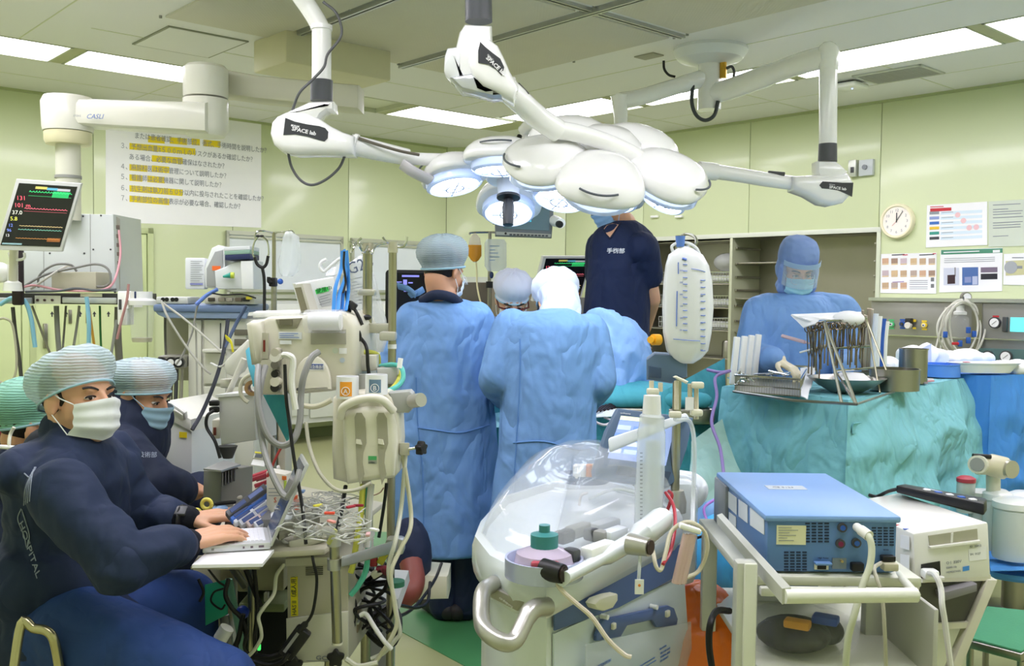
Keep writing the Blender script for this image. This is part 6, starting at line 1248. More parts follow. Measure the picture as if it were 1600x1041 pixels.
obj('blue_cap',MB().cyl(Q(1063,386,YG),Q(1063,369,YG),.01,.0125,16),mat('5f86d8',.4),t,W=True)
obj('shoulder_strap',MB().tube(qarc([(1052,395,YG),(1050,385,YG),(1060,380,YG),(1075,380,YG),(1088,388,YG),(1095,402,YG)],5),.004,6),mat('e9eef4',.3),t,W=True)
TB = bvh(bag);BI = mat('5f7fd0',.5)
PG = Plane(1073,470,YG-.08)
for k in range(11): surf_line(TB,[(1067,413+k*10.3),(1070,413.3+k*10.3),(1074,413.5+k*10.3)],.0011,BI,bag,'scale_mark')
for k in range(11): surf_line(TB,[(1095,438+k*11),(1099,438.3+k*11),(1102,438+k*11)],.0011,BI,bag,'scale_mark')
for k in range(6): paint_text(TB,['3000','2500','2000','1500','1000','500'][k],PG,1062,424+k*18.6,.0055,BI,bag,al='RIGHT' if 0 else 'LEFT',xs=.7)
for k in range(6): paint_text(TB,['500','1000','1500','2000','2500','3000'][k],PG,1094,443+k*21,.0048,BI,bag,xs=.7)
surf_line(TB,[(1066,404),(1070,405),(1073,406)],.003,BI,bag,'emblem_print');surf_line(TB,[(1060,410),(1060,428)],.0012,BI,bag);surf_line(TB,[(1058,455),(1057,510)],.0014,BI,bag);surf_line(TB,[(1080,420),(1092,422),(1102,425)],.0009,BI,bag);surf_line(TB,[(1052,530),(1075,532),(1094,533)],.0009,BI,bag)
t = tag(obj('yellow_stopper',MB().cyl(Q(1030,531,YG),Q(1020,531,YG-.01),.014,n=14).cyl(Q(1020,531,YG-.01),Q(1016,531,YG-.02),.009,n=14),mat('f0b02a',.4),None),'yellow knob beside the lower left of the big fluid bag','stopper')
t = thing('fluid_reservoir','clear graduated reservoir tube strapped to the crossbar','reservoir',Q(1018,850,2.3));cxr = Q(1018,740,2.3)
obj('cylinder',MB().tube(arc([Q(1012,850,2.3),Q(1014,780,2.3),Q(1017,720,2.3),Q(1018,665,2.3),Q(1020,640,2.3)],4),[.02]+[.034]*11+[.03]*3+[.02]*2,20),mat('e6eff2',.1,alpha=.42,coat=.5),t,W=True)
obj('cap',MB().cyl(Q(1018,662,2.3),Q(1019,618,2.3),.024,.02,18),mat('f2f4f2',.3,alpha=.9),t,W=True);obj('inner_sleeve',MB().cyl(Q(1020,830,2.3),Q(1021,690,2.3),.018,n=14),mat('eaf2f4',.2,alpha=.5),t,W=True)
for k in range(18): obj('scale_mark',MB().cyl(Q(1000,708+k*6,2.263),Q(1004,708+k*6,2.262),.0008,n=5),INK,t,W=True)
for i,(l_,m_,r_,lab) in enumerate((
    ([(1055,655,2.4),(1078,660,2.5),(1085,700,2.5),(1083,780,2.5),(1082,820,2.4)],HAZE,.006,'grey white tube hanging from the end of the white crossbar'),
    ([(1040,770,2.3),(1052,790,2.25),(1055,820,2.2),(1048,860,2.15),(1036,882,2.1)],mat('b02a38',.3),.0042,'dark red blood line curving down right of the reservoir'),
    ([(1042,800,2.3),(1050,775,2.3),(1045,768,2.32)],mat('b02a38',.3),.0042,'short dark red line behind the reservoir'),
    ([(1020,860,2.15),(1025,885,2.1),(1033,890,2.1),(1040,865,2.12),(1050,830,2.15),(1075,816,2.15),(1100,830,2.15),(1105,860,2.15),(1092,892,2.15),(1072,903,2.12)],mat('d8d2b8',.3,alpha=.85),.0048,'cream tubing looped in a big circle beside the machine'),
    ([(865,905,2.0),(880,925,1.98),(900,943,1.97),(925,965,1.96),(950,1000,1.95),(975,1023,1.95),(986,1027,1.95)],mat('e4dac6',.2,alpha=.75),.0052,'pale tube with a pink tip trailing down the white side panel'),
    ([(1000,870,2.1),(999,890,2.08),(998,905,2.08)],HAZE,.004,'short tube with a tag hanging from the deck'),
    ([(1105,578,4.3),(1125,582,4.25),(1140,580,4.2),(1118,590,4.2),(1120,620,4.1),(1112,660,4.0),(1125,700,3.9),(1132,750,3.7)],mat('8a76b0',.4),.007,'violet cable winding down the side drape'),
    ([(1118,780,2.9),(1100,795,2.85),(1108,820,2.8),(1118,838,2.75)],mat('a06ac0',.4),.004,'thin violet line left of the blue box'),
    ([(1068,850,2.8),(1100,838,2.75),(1125,845,2.7),(1140,855,2.6)],BLACK,.004,'thin black cable behind the cart post'),
    ([(1140,955,2.3),(1120,955,2.25),(1110,975,2.2),(1108,1010,2.2),(1115,1060,2.2)],BLACK,.008,'thick black cable arching in front of the orange bag'),
    ([(920,780,2.4),(960,765,2.4),(1000,772,2.4)],HAZE,.004,'clear tube lying over the dome'))):
    tag(obj('tubing',MB().tube(qarc(l_,8),r_,8),m_),lab,'tube','tubes around the blood salvage machine')
t = thing('drip_chambers','bundle of pink tinted drip tubes hanging beside the cream loop','drip tube',Q(1065,915,2.12))
for k,(x0,x1) in enumerate(((1078,1060),(1083,1066),(1073,1055))): obj('drip_tube',MB().cyl(Q(x0,835,2.13),Q(x1,912,2.12),.009,n=10),mat('e2c4bc',.15,alpha=.7),t,W=True)
obj('white_clip',MB().box((0,0,0),(.05,.02,.012),.004,Matrix.Translation(Q(1078,826,2.13)) @ Matrix.Rotation(.3,4,'Y')),WHITE,t,W=True)
t = thing('hang_tag','small white tag dangling at the deck edge','tag',Q(999,930,2.07));PT = Plane(998,918,2.07);PO('tag_card',PT,t,PAPER,992,906,1006,929,.002,0);PO('printed_dot',PT,t,ORG,999,915,.003,.001,.001,kind='disc')
t = thing('line_clamps','cream roller clamps hanging on tubes under the pole pump','roller clamp',Q(1060,655,2.4))
for x,y0,y1 in ((1057,595,640),(1088,598,655),(1078,600,640),(1018,595,618),(1032,598,612)): obj('tube',MB().cyl(Q(x,y0,2.4),Q(x,y1,2.4),.006,n=8),mat('d8d0b8',.3),t,W=True)
for x,y in ((1055,648),(1088,645),(1090,602),(1020,612)): obj('clamp',MB().box((0,0,0),(.03,.02,.016),.004,Matrix.Translation(Q(x,y,2.39))),CREAM,t,W=True)
PO('paper_tag',Plane(1078,630,2.38),t,PAPER,1071,621,1084,641,.002,0)
# orange bag
b = MB();[b.ell(Q(x,y,Y),r_) for x,y,Y,r_ in ((1098,1000,2.75,(.12,.12,.14)),(1085,1060,2.7,(.14,.14,.18)),(1110,980,2.8,(.1,.1,.08)),(1095,1150,2.7,(.18,.16,.25)))]
tag(remesh('waste_bag',b,mat('ee7a2a',.35,kind='cloth',bump=.5),None,.01,4,nz=[(.025,7,7,5,3),(.008,16,16,12,3)]),'crumpled orange plastic waste bag on the floor behind the machine','bag')
# ================================================================ BLUE BOX ON ITS CART
BX = mat('5e84b8',.4,bump=.02);CARTM = mat('c6c8bc',.35,.2)
x0,x1,y0,y1,zt,zl = .588,.888,2.2,2.72,.945,.815
cx_,cy_ = (x0+x1)/2,(y0+y1)/2
t = thing('generator_box','blue metal heater-cooler box with rear sockets on the foreground cart','medical device',V(cx_,cy_,zl))
obj('case',MB().box((0,0,(zt-zl)/2),(x1-x0,y1-y0,zt-zl),.01),BX,t)
obj('lid',MB().box((0,0,zt-zl-.004),(x1-x0+.012,y1-y0+.012,.016),.006),mat('7fa6dc',.35),t)
obj('grey_bezel',MB().box((-(x1-x0)/2-.004,(y1-y0)/2-.06,(zt-zl)/2-.01),(.012,.14,zt-zl),.004),mat('8f9498',.4),t)
PK = Plane(p0=V(cx_,y0,.88),n=V(0,-1,0));PS = Plane(p0=V(x0,cy_,.88),n=V(-1,0,0));PTp = Plane(p0=V(cx_,cy_,zt+.005),n=V(0,-.0001,1))
b = MB(Matrix.Translation((cx_-.02,cy_+.05,zt+.0045)));b.box((0,0,0),(.1,.05,.001));obj('rating_label',b,mat('b9c3cc',.4),t,W=True)
text('CE 0123',.016,Matrix.Translation((cx_-.055,cy_+.045,zt+.0052)),INK2,t)
PO('label_plate',PK,t,mat('e4e2bc',.5),1213,821,1259,851,.001,.002);lines(PK,t,INK2,1216,1250,[824,828,832,836,840,844],.8,.003,frac=(.6,.9,.5,.8,.4,.7))
def vent(P,x0,y0,x1,y1,nx,ny,par,m=None):
    b = MB()
    for i in range(nx):
        for j in range(ny): xa = x0+(x1-x0)*i/nx;ya = y0+(y1-y0)*j/ny;P.slab(b,[(xa,ya),(xa+(x1-x0)/nx*.72,ya),(xa+(x1-x0)/nx*.72,ya+(y1-y0)/ny*.5),(xa,ya+(y1-y0)/ny*.5)],.002,.0012)
    obj('vent_slots',b,m or mat('1c2c48',.6),par,W=True,smooth=False,kind='stuff')
vent(PK,1258,817,1298,850,4,7,t);vent(PK,1225,862,1263,894,4,7,t);vent(PK,1362,824,1399,855,4,7,t)
for x,y,m_ in ((1315,824,BLU),(1312,849,mat('7a1f4a',.4)),(1337,848,BLU)): PO('socket_ring',PK,t,DGREY,x,y,.0105,.01,.008,kind='disc');PO('socket_core',PK,t,m_,x,y,.006,.006,.01,kind='disc')
PO('power_inlet',PK,t,CREAM,1272,880,1294,890,.006,.004,bev=.001);PO('inlet_hood',PK,t,mat('6f94c8',.4),1271,877,1297,881,.02,.018,bev=.002);PO('inlet_hole',PK,t,BLACK,1276,882,1290,889,.003,.005)
PO('fuse_block',PK,t,BLACK,1328,878,1347,891,.02,.016,bev=.003);PO('data_port',PK,t,mat('7d8a94',.4,.4),1300,872,1322,889,.002,.002);PO('earth_pin',PK,t,mat('c9b27a',.3,.8),1314,876,.003,.008,.01,kind='disc')
PO('corner_screw',PK,t,mat('b8a86a',.3,.8),1209,893,.003,.004,.004,kind='disc');PO('corner_screw',PK,t,mat('6a5a4a',.3,.8),1398,811,.003,.004,.004,kind='disc')
PK.text('High Power',1278,873,.005,INK,t,out=.002);PK.text('RS-232',1380,860,.004,INK,t,out=.002)
for q in ([(1139,768),(1152,778),(1152,805),(1139,793)],[(1155,780),(1169,790),(1169,818),(1155,807)],[(1173,793),(1195,809),(1195,836),(1173,821)],[(1140,800),(1151,808),(1151,826),(1140,818)]): PO('side_label',PS,t,mat('e2e8ec',.5),q,.001,.002,kind='slab')
b = MB();b.cyl(PK.at(1338,823,.0),PK.at(1339,824,.035),.009,n=14);obj('plug_collar',b,mat('b8a878',.3,.6),t,W=True)
t = cord('mains_cable','thick white cable plugged into the rear of the blue box and hanging down','cable',[(1339,824,2.17),(1349,832,2.12),(1358,840,2.1),(1362,858,2.09),(1359,885,2.08),(1348,915,2.07),(1335,960,2.05),(1325,1000,2.05),(1320,1060,2.05)],.0075,mat('c9cdb6',.4),n=10)
t = thing('mains_plug','white cable plug head on the rear of the blue box','plug',PK.at(1345,830,.04));obj('plug_body',MB().tube(qarc([(1339,824,2.165),(1346,829,2.13),(1358,838,2.105)],5),[.01]*5+[.012]*6,12),mat('dcdcd2',.35),t,W=True)
t = thing('data_cable','grey computer cable with a wide plug at the right of the blue box','cable',PK.at(1383,888,.02))
obj('plug',MB().box((0,0,0),(.034,.03,.018),.004,Matrix.Translation(PK.at(1384,881,.02))),mat('b9b59a',.4),t,W=True);obj('plug_shell',MB().box((0,0,0),(.03,.02,.012),.002,Matrix.Translation(PK.at(1384,870,.012))),BLACK,t,W=True)
obj('cord',MB().tube(qarc([(1376,880,2.17),(1366,888,2.1),(1370,905,2.07),(1378,930,2.06),(1382,980,2.05),(1385,1060,2.05)],6),.0045,8),mat('b9b6a4',.5),t,W=True)
# cart
t = thing('equipment_cart','grey steel cart carrying the blue box, with a white tubular front rail','cart',V(cx_,cy_,0))
obj('top_shelf',MB().box((0,0,zl-.014),(.4,.56,.022),.004),mat('d6d8c8',.4),t)
obj('cart_post',MB().box((0,0,0),(.048,.04,.84),.008,Matrix.Translation(V(Q(1168,900,2.08).x,2.1,.45))),CARTM,t,W=True);obj('post_face',MB().box((0,0,0),(.028,.01,.84),.004,Matrix.Translation(V(Q(1172,900,2.08).x-.0,2.076,.45))),mat('dcdecf',.35),t,W=True)
obj('cart_post',MB().box((0,0,0),(.05,.04,.8),.008,Matrix.Translation(V(.93,2.45,.4))),CARTM,t,W=True)
for x_,y_ in ((.545,2.62),(.93,2.7)): obj('cart_post',MB().box((0,0,0),(.04,.03,.8),.006,Matrix.Translation(V(x_,y_,.4))),CARTM,t,W=True)
fr0,fr1 = Q(1226,932,2.0),Q(1432,930,2.02)
obj('front_rail',MB().cyl(fr0,fr1,.0155,n=18),mat('e4e6d8',.35),t,W=True)
obj('side_rail',MB().hexa([Q(1120,818,2.45),Q(1128,815,2.45),Q(1236,940,2.0),Q(1222,945,2.0),Q(1120,805,2.45),Q(1128,802,2.45),Q(1236,918,2.0),Q(1222,920,2.0)]),CARTM,t,W=True)
obj('side_rail',MB().cyl(fr1,Q(1395,888,2.3),.009,n=10),mat('e4e6d8',.35),t,W=True)
obj('cross_rail',MB().box((0,0,0),(.34,.02,.02),.004,Matrix.Translation(V(.73,2.14,.79))),mat('dfe1d2',.35),t,W=True)
zs_ = QZ(1250,1020,.3).z
obj('lower_shelf',MB().box((.05,.05,.58),(.42,.62,.02),.004),mat('d6d8c8',.4),t)
obj('side_plate',MB().box((0,0,0),(.012,.4,.3),.004,Matrix.Translation(V(.96,2.35,.6))),mat('bcbdb2',.4),t,W=True)
for x_ in (-.17,.2):
    for y_ in (-.22,.28): obj('caster',MB().cyl((x_-.015,y_,.04),(x_+.015,y_,.04),.038,n=18),RUBBER,t)
t = thing('supplies_bag','clear plastic bag of black, orange and blue items on the lower cart shelf','bag',QZ(1240,1000,.6))
b = MB();b.ell(QZ(1245,985,.64),(.13,.1,.055)).ell(QZ(1290,985,.63),(.07,.07,.05)).ell(QZ(1200,985,.63),(.05,.06,.04));bg = remesh('clear_film',b,mat('e8ecec',.06,alpha=.1,coat=1),t,.007,2,nz=[(.012,18,18,12,3)])
obj('black_bundle',MB().ell(QZ(1240,990,.63),(.09,.08,.04)).ell(QZ(1292,985,.625),(.04,.05,.033)),mat('1a1b1d',.6,kind='cloth'),t,W=True)
for x,y,m_,s_ in ((1246,975,mat('d8972a',.5),(.06,.035,.02)),(1290,968,mat('2a4fb0',.5),(.06,.04,.02))): obj('packet',MB(Matrix.Translation(QZ(x,y,.672)) @ Matrix.Rotation(-.5,4,'Z')).box((0,0,0),s_,.005),m_,t,W=True)
t = thing('blue_circle_unit','white and blue round device glimpsed on the cart behind the front rail','medical device',V(.78,2.68,.72));obj('face',MB().lathe([(0,0),(.09,0),(.09,.04),(0,.04)],Matrix.Translation((0,-.02,0)) @ Matrix.Rotation(PI/2,4,'X')),mat('2f5a98',.4),t);obj('body',MB().box((0,.06,-.02),(.26,.1,.24),.02),WHITE,t);obj('cable',MB().tube(arc([V(-.08,-.1,-.02),V(0,-.12,.05),V(.1,-.1,.03),V(.14,-.05,-.06)]),.008),BLACK,t)
# ================================================================ WHITE DEVICE ON ITS SLANTED CART
PW = Plane(1485,870,2.85,yaw=.12)
t = thing('printer_unit','white printer-like medical unit with a power plug on a slant-legged cart at right','medical device',PW.at(1485,912))
WD = mat('e6e6de',.35,coat=.2)
f0,f1 = PW.at(1427,834),PW.at(1545,816);g0,g1 = PW.at(1430,909),PW.at(1549,905);bk = V(-.07,.42,0)
obj('case',MB().hexa([g0,g1,g1+bk,g0+bk,f0,f1,f1+bk+V(-.03,0,0),f0+bk],.008),WD,t,W=True)
PO('handle_recess',PW,t,mat('a9a792',.6),[(1450,837),(1526,826),(1527,843),(1452,853)],.004,.003,kind='slab');PO('recess_lip',PW,t,WD,[(1450,853),(1528,843),(1528,848),(1451,857)],.012,.012,kind='slab',bev=.002);PO('recess_rib',PW,t,WD,[(1485,833),(1488,832),(1487,847),(1484,848)],.004,.006,kind='slab')
PO('power_recess',PW,t,BLACK,[(1439,882),(1468,877),(1469,898),(1462,904),(1439,903)],.004,.003,kind='slab');PO('recess_sill',PW,t,WD,[(1437,904),(1472,900),(1472,905),(1437,909)],.02,.015,kind='slab',bev=.002)
PO('blue_label',PW,t,mat('4a8fd8',.5),[(1504,886),(1514,884),(1514,891),(1504,893)],.001,.002,kind='slab')
for x,y,s_,h_ in ((1478,882,'O I  220V',.012),(1478,889,'50/60 Hz',.009),(1478,896,'HEMOSTASIS',.008),(1515,856,'ID  35412',.009),(1515,868,'SN  0127',.009)): PW.text(s_,x,y,h_,INK2,t,out=.002,rot=.1)
PO('paper_label',PW,t,PAPER,[(1513,858),(1541,854),(1541,874),(1514,877)],.0008,.0014,kind='slab')
PS2 = Plane(p0=f0+V(-.001,0,0),n=V(-1,-.17,0))
for q in ((836,858),(866,900)): PO('side_label',PS2,t,mat('eef0f2',.5),[(1408,q[0]),(1422,q[0]+2),(1422,q[1]+2),(1408,q[1]-2)],.001,.003,kind='slab')
for k,m_ in enumerate(('c8b83a','2b2b2b','c0303a','3a5fc0')): obj('top_stripe',MB(Matrix.Translation(f0+V(-.02+.012*k,.2-.05*k,.001+.0)) ).box((0,0,0),(.05,.008,.002)),mat(m_,.5),t,W=True)
cord('mains_cable','white power cord plugged into the printer-like unit and running to the floor','cable',[(1452,896,2.8),(1462,900,2.74),(1470,920,2.72),(1472,945,2.7),(1476,970,2.7),(1480,1000,2.7),(1488,1060,2.7)],.0085,mat('dcdcd4',.4))
t = thing('mains_plug','white power plug seated in the black recess of the printer-like unit','plug',PW.at(1448,893,.02));obj('plug_body',MB().box((0,0,0),(.045,.04,.028),.008,Matrix.Translation(PW.at(1447,894,.02))),WHITE,t,W=True)
t = thing('slanted_cart','cream cart with slanted legs and dark open shelves under the printer-like unit','cart',V(PW.at(1480,900).x,3.0,0));CC = mat('cfcdb8',.4)
gz = g0.z;lb0,lb1 = V(g0.x-.14,g0.y,.08),V(g1.x-.2,g1.y,.08)
for a_,b_ in ((g0,lb0),(g1,lb1)): obj('front_leg',MB().hexa([b_+V(-.015,-.01,0),b_+V(.015,-.01,0),b_+V(.015,.03,0),b_+V(-.015,.03,0),a_+V(-.015,-.01,0),a_+V(.015,-.01,0),a_+V(.015,.03,0),a_+V(-.015,.03,0)],.003),CC,t,W=True)
def lv(z): k = (gz-z)/(gz-.08);return g0.lerp(lb0,k),g1.lerp(lb1,k)
for z in (gz-.005,.46,.27,.1): a_,b_ = lv(z);obj('shelf',MB().hexa([a_,b_,b_+bk*.9,a_+bk*.9]+[q+ZU*.018 for q in (a_,b_,b_+bk*.9,a_+bk*.9)]),CC,t,W=True)
a_,b_ = lv(gz);c1_2,c2_2 = lv(.1);obj('back_panel',MB().hexa([c1_2+bk*.9,c2_2+bk*.9,c2_2+bk*.93,c1_2+bk*.93,a_+bk*.9,b_+bk*.9,b_+bk*.93,a_+bk*.93]),mat('54534a',.6),t,W=True)
obj('side_panel',MB().hexa([c1_2,c1_2+V(.012,0,0),c1_2+bk*.9+V(.012,0,0),c1_2+bk*.9,a_,a_+V(.012,0,0),a_+bk*.9+V(.012,0,0),a_+bk*.9]),mat('c9c8c0',.4),t,W=True)
e0,e1 = lv(gz-.14);obj('drawer_front',MB().hexa([e0+V(.02,.01,0),e1+V(-.02,.01,0),e1+V(-.02,.3,0),e0+V(.02,.3,0)]+[q for q in (a_+V(.02,.01,-.01),b_+V(-.02,.01,-.01),b_+V(-.02,.3,-.01),a_+V(.02,.3,-.01))]),mat('55544f',.5),t,W=True)
PO('drawer_lip',PW,t,mat('7f7d80',.4),[(1463,922),(1518,908),(1518,920),(1467,935)],.05,.03,kind='slab',bev=.004)
for x,y in ((0,0),(.3,0),(0,.35),(.3,.35)): obj('caster',MB().cyl(lb0+V(x-.012,y,-.045),lb0+V(x+.012,y,-.045),.035,n=16),RUBBER,t,W=True)
for k in range(5):
    a_,b_ = lv(.292+.0);p = a_.lerp(b_,.25+.1*k)+bk*.4;tag(obj('wrapped_supply',MB(Matrix.Translation(V(p.x,p.y,.292+.02*k+.01)) @ Matrix.Rotation(.3*k,4,'Z')).box((0,0,0),(.24,.16,.018),.006),mat(('8a8678','c9c6b4','5a564c','b4b09c','dad8c8')[k],.35),None),'thin plastic wrapped packet stacked on the slanted cart shelf','packet','packets on the slanted cart')
t = thing('black_console','long black handset lying across the top of the white printer-like unit','handset',Q(1470,790,3.05))
obj('body',MB().hexa([Q(1400,770,3.2),Q(1538,806,2.95),Q(1542,800,3.1),Q(1412,766,3.35),Q(1400,758,3.2),Q(1538,787,2.95),Q(1542,779,3.1),Q(1412,756,3.35)],.006),mat('1a1a1e',.4),t,W=True)
obj('top_stripe',MB().hexa([Q(1440,767,3.17),Q(1535,786,2.99),Q(1536,783,3.05),Q(1445,764,3.22),Q(1440,765.5,3.17),Q(1535,784.5,2.99),Q(1536,781.5,3.05),Q(1445,762.5,3.22)]),mat('c9d4e6',.4),t,W=True)
for k in range(5): obj('key',MB(Matrix.Translation(Q(1448+k*18,766+k*3.7,3.15-.035*k))).box((0,0,0),(.02,.02,.006),.002),BLU if k % 2 else PAPER,t,W=True)
obj('cord',MB().tube(qarc([(1404,764,3.22),(1388,768,3.25),(1370,776,3.3),(1358,774,3.3)],5),.006),BLACK,t,W=True)
# ================================================================ STOOL, SUCTION JARS
t = thing('step_stool','low steel step stool with a green rubber mat in the bottom right corner','step stool',QZ(1575,1010,0));hz = .24
A,B_,C_,D_3 = QZ(1512,1000,hz),QZ(1596,1022,hz),QZ(1700,965,hz),QZ(1540,948,hz)
b = MB();b.hexa([q-ZU*.03 for q in (A,B_,C_,D_3)]+[q-ZU*.002 for q in (A,B_,C_,D_3)],.004);obj('top_frame',b,STEEL,t,W=True);m_ = (A+B_+C_+D_3)/4
b = MB();b.hexa([m_.lerp(q,.95)-ZU*.002 for q in (A,B_,C_,D_3)]+[m_.lerp(q,.95)+ZU*.006 for q in (A,B_,C_,D_3)],.002);obj('rubber_mat',b,mat('4f9a72',.8,bump=.4,sc=120),t,W=True)
for q in (A,B_,C_,D_3): qq = m_.lerp(q,.94);obj('leg',MB().cyl(V(qq.x,qq.y,0),V(qq.x,qq.y,hz-.03),.012),STEEL,t,W=True)
obj('brace',MB().cyl(m_.lerp(A,.94)-ZU*.15,m_.lerp(B_,.94)-ZU*.15,.008),CHROME,t,W=True)
t = thing('jar_stand','round blue stand carrying the white suction jars at the right edge','stand',QZ(1580,880,0));pz = QZ(1585,880,.25)
obj('base_plate',MB(Matrix.Translation(V(pz.x,pz.y,0))).lathe([(0,.22),(.22,.22),(.235,.235),(.235,.252),(0,.252)],n=40),mat('4f96e0',.5),t,W=True);obj('stem',MB(Matrix.Translation(V(pz.x,pz.y,0))).lathe([(0,0),(.2,0),(.2,.03),(.05,.05),(.05,.22),(0,.22)]),STEEL,t,W=True)
obj('stand_post',MB().cyl(Q(1552,850,pz.y),Q(1552,735,pz.y),.03),CREAM,t,W=True)
obj('valve_body',MB().tube(qarc([(1526,726,pz.y-.05),(1548,727,pz.y-.05),(1570,732,pz.y-.05)],4),[.045]*4+[.05]*5,18),mat('d6d0b4',.35),t,W=True);obj('valve_end',MB().cyl(Q(1570,732,pz.y-.06),Q(1582,734,pz.y-.1),.04),mat('c0bca8',.3,.5),t,W=True);obj('valve_gauge',MB().cyl(Q(1530,726,pz.y-.09),Q(1527,726,pz.y-.13),.04),CREAM,t,W=True);obj('gauge_dial',MB().cyl(Q(1527,726,pz.y-.13),Q(1526.6,726,pz.y-.134),.03),GREYP,t,W=True);obj('valve_lever',MB().tube([Q(1520,712,pz.y-.08),Q(1548,714,pz.y-.08)],.01),BLACK,t,W=True)
for k,(x,yb,yt,r_,dY,lab) in enumerate(((1533,820,765,.055,.1,'white suction jar at the left of the group beside the teal drape'),(1582,872,778,.085,-.12,'large white suction jar at the right edge, nearest of the group'),(1556,858,765,.06,.0,'white suction jar between the other two'),(1597,850,768,.07,.15,'white suction jar cut by the right edge'),(1508,800,744,.04,.1,'slim jar with a red cap by the teal drape'))):
    Y = pz.y+dY;a_,b_ = Q(x,yb,Y),Q(x,yt,Y);h = b_.z-a_.z;o = thing('suction_jar',lab,'jar',a_,group='suction jars at the right edge')
    obj('jar_body',MB().lathe([(0,0),(r_*.95,0),(r_,.01),(r_,h*.8),(r_*.9,h*.84),(0,h*.84)]),mat('e2e8e4',.2,alpha=.85),o);obj('lid',MB().lathe([(0,h*.84),(r_*1.05,h*.84),(r_*1.05,h*.94),(r_*.6,h),(0,h)]),WHITE if k < 4 else mat('d04a5a',.4),o)
tag(obj('liner_sheet',cloth4(MB(),Q(1548,892,4.1),Q(1640,890,4.1),Q(1640,878,4.3),Q(1545,876,4.3),.01,8),mat('4f96e0',.6,kind='cloth'),None),'blue sheet under the suction jars','sheet')
# ================================================================ ANAESTHESIA WORKSTATION (behind)
BLG = mat('6f84a6',.4);OFFW = mat('dcdccf',.4);WGR = mat('c6c8c2',.4);HOSEG = mat('8a8b88',.45)
def boxp(P,b,x0,y0,x1,y1,th,out=0,bev=.006): return P.rect(b,x0,y0,x1,y1,th,out,bev)
PA = Plane(330,520,3.85,yaw=.08)
t = thing('anaesthesia_machine','cream anaesthesia workstation with a blue-grey worktop crowded with monitors','anaesthesia machine',V(PA.at(330,700).x,4.1,0));AM = t
PO('worktop',PA,t,BLG,243,476,390,488,.5,.04,bev=.01);PO('worktop_fascia',PA,t,mat('8fa3c2',.4),[(243,484),(390,486),(386,498),(262,497),(250,492)],.03,.03,kind='slab',bev=.006)
PO('main_column',PA,t,OFFW,292,498,398,790,.45,-.02,bev=.01);PO('side_frame',PA,t,mat('a9a796',.5),243,498,292,600,.1,-.15)
for x0,y0,x1,y1 in ((294,500,314,785),(318,500,352,548),(318,552,352,600),(356,502,384,546),(318,604,352,785),(356,604,396,785)): PO('front_door',PA,t,mat('d8d8c9',.4),x0,y0,x1,y1,.015,-.004,bev=.003)
for x0,y0,x1,y1 in ((366,515,392,524),(366,530,392,540)): PO('dark_slot',PA,t,mat('6f6c5c',.5),x0,y0,x1,y1,.01,.003,bev=.002)
PO('door_slit',PA,t,DGREY,344,505,345.5,548,.004,.004);PO('drawer_ledge',PA,t,OFFW,320,545,354,550,.06,.05,bev=.004)
PO('gas_module',PA,t,mat('8d8c80',.4),250,556,292,574,.12,.03,bev=.004)
for x in (256,272,284): PO('pressure_gauge',PA,t,BLACK,x,565,.02,.03,.05,kind='disc');PO('gauge_face',PA,t,PAPER,x,565,.013,.004,.0525,kind='disc')
for k in range(5): obj('valve_tube',MB().cyl(PA.at(254+k*8,576,.02),PA.at(252+k*8,640,.02),.008,n=8),DGREY if k % 2 else STEEL,t,W=True)
# things standing on the worktop
def stand(name,lab,cat,P,x0,y0,x1,y1,th,out,m,bev=.006,grp=None):
    o = thing(name,lab,cat,P.at((x0+x1)/2,y1,out),group=grp);PO('housing',P,o,m,x0,y0,x1,y1,th,out,bev=bev);return o
o = stand('signal_module','low white box with four dark sockets on the left of the blue-grey worktop','electronic box',PA,247,464,297,475,.2,.03,mat('cfd2cd',.4))
for x in (258,264,273,279): PO('socket',PA,o,BLACK,x,468,.008,.006,.033,kind='disc')
o = stand('connector_module','beige module with a row of plugs at the right of the blue-grey worktop','electronic box',PA,322,461,400,475.5,.25,.03,mat('c9c8ba',.4))
for x,c in ((334,'3f3a30'),(350,'8f8a7a'),(362,'a9a496'),(376,'6b5f52'),(388,'2a2a2c')): PO('plug',PA,o,mat(c,.5),x-5,465,x+5,471,.02,.05,bev=.003)
PO('yellow_plug',PA,o,mat('e0d040',.5),388,463,397,468,.02,.055,bev=.003)
o = stand('record_sheets','stack of white lined record sheets upright on the worktop','papers',PA,289,403,320,452,.06,.0,mat('e4e8ec',.6));lines(PA,o,INK2,298,318,[408+k*3.4 for k in range(12)],.7,.003,frac=(.9,.7,1,.85));PO('purple_strip',PA,o,mat('8a8fd0',.5),297,443,317,445,.001,.003)
o = thing('patient_monitor','angled white patient monitor with an orange label on the anaesthesia machine','monitor',PA.at(350,455))
b = MB();PA.slab(b,[(322,450),(320,420),(332,388),(342,383),(353,386),(355,452)],.18,.02,.01);obj('housing',b,mat('e8ecec',.3,coat=.3),o,W=True)
b = MB();PA.slab(b,[(325,448),(325,420),(338,394),(350,391),(350,448)],.01,.026,.003);obj('grey_side',b,mat('a8abab',.4),o,W=True);PO('orange_label',PA,o,mat('f07030',.5),334,416,347,423,.002,.029)
o = thing('monitor_module','white monitor module rack with a green tipped probe at the right of the worktop','monitor',PA.at(380,455));b = MB();PA.slab(b,[(342,424),(358,418),(372,410),(402,408),(404,452),(344,452)],.22,.08,.008);obj('housing',b,mat('dde1e2',.35),o,W=True)
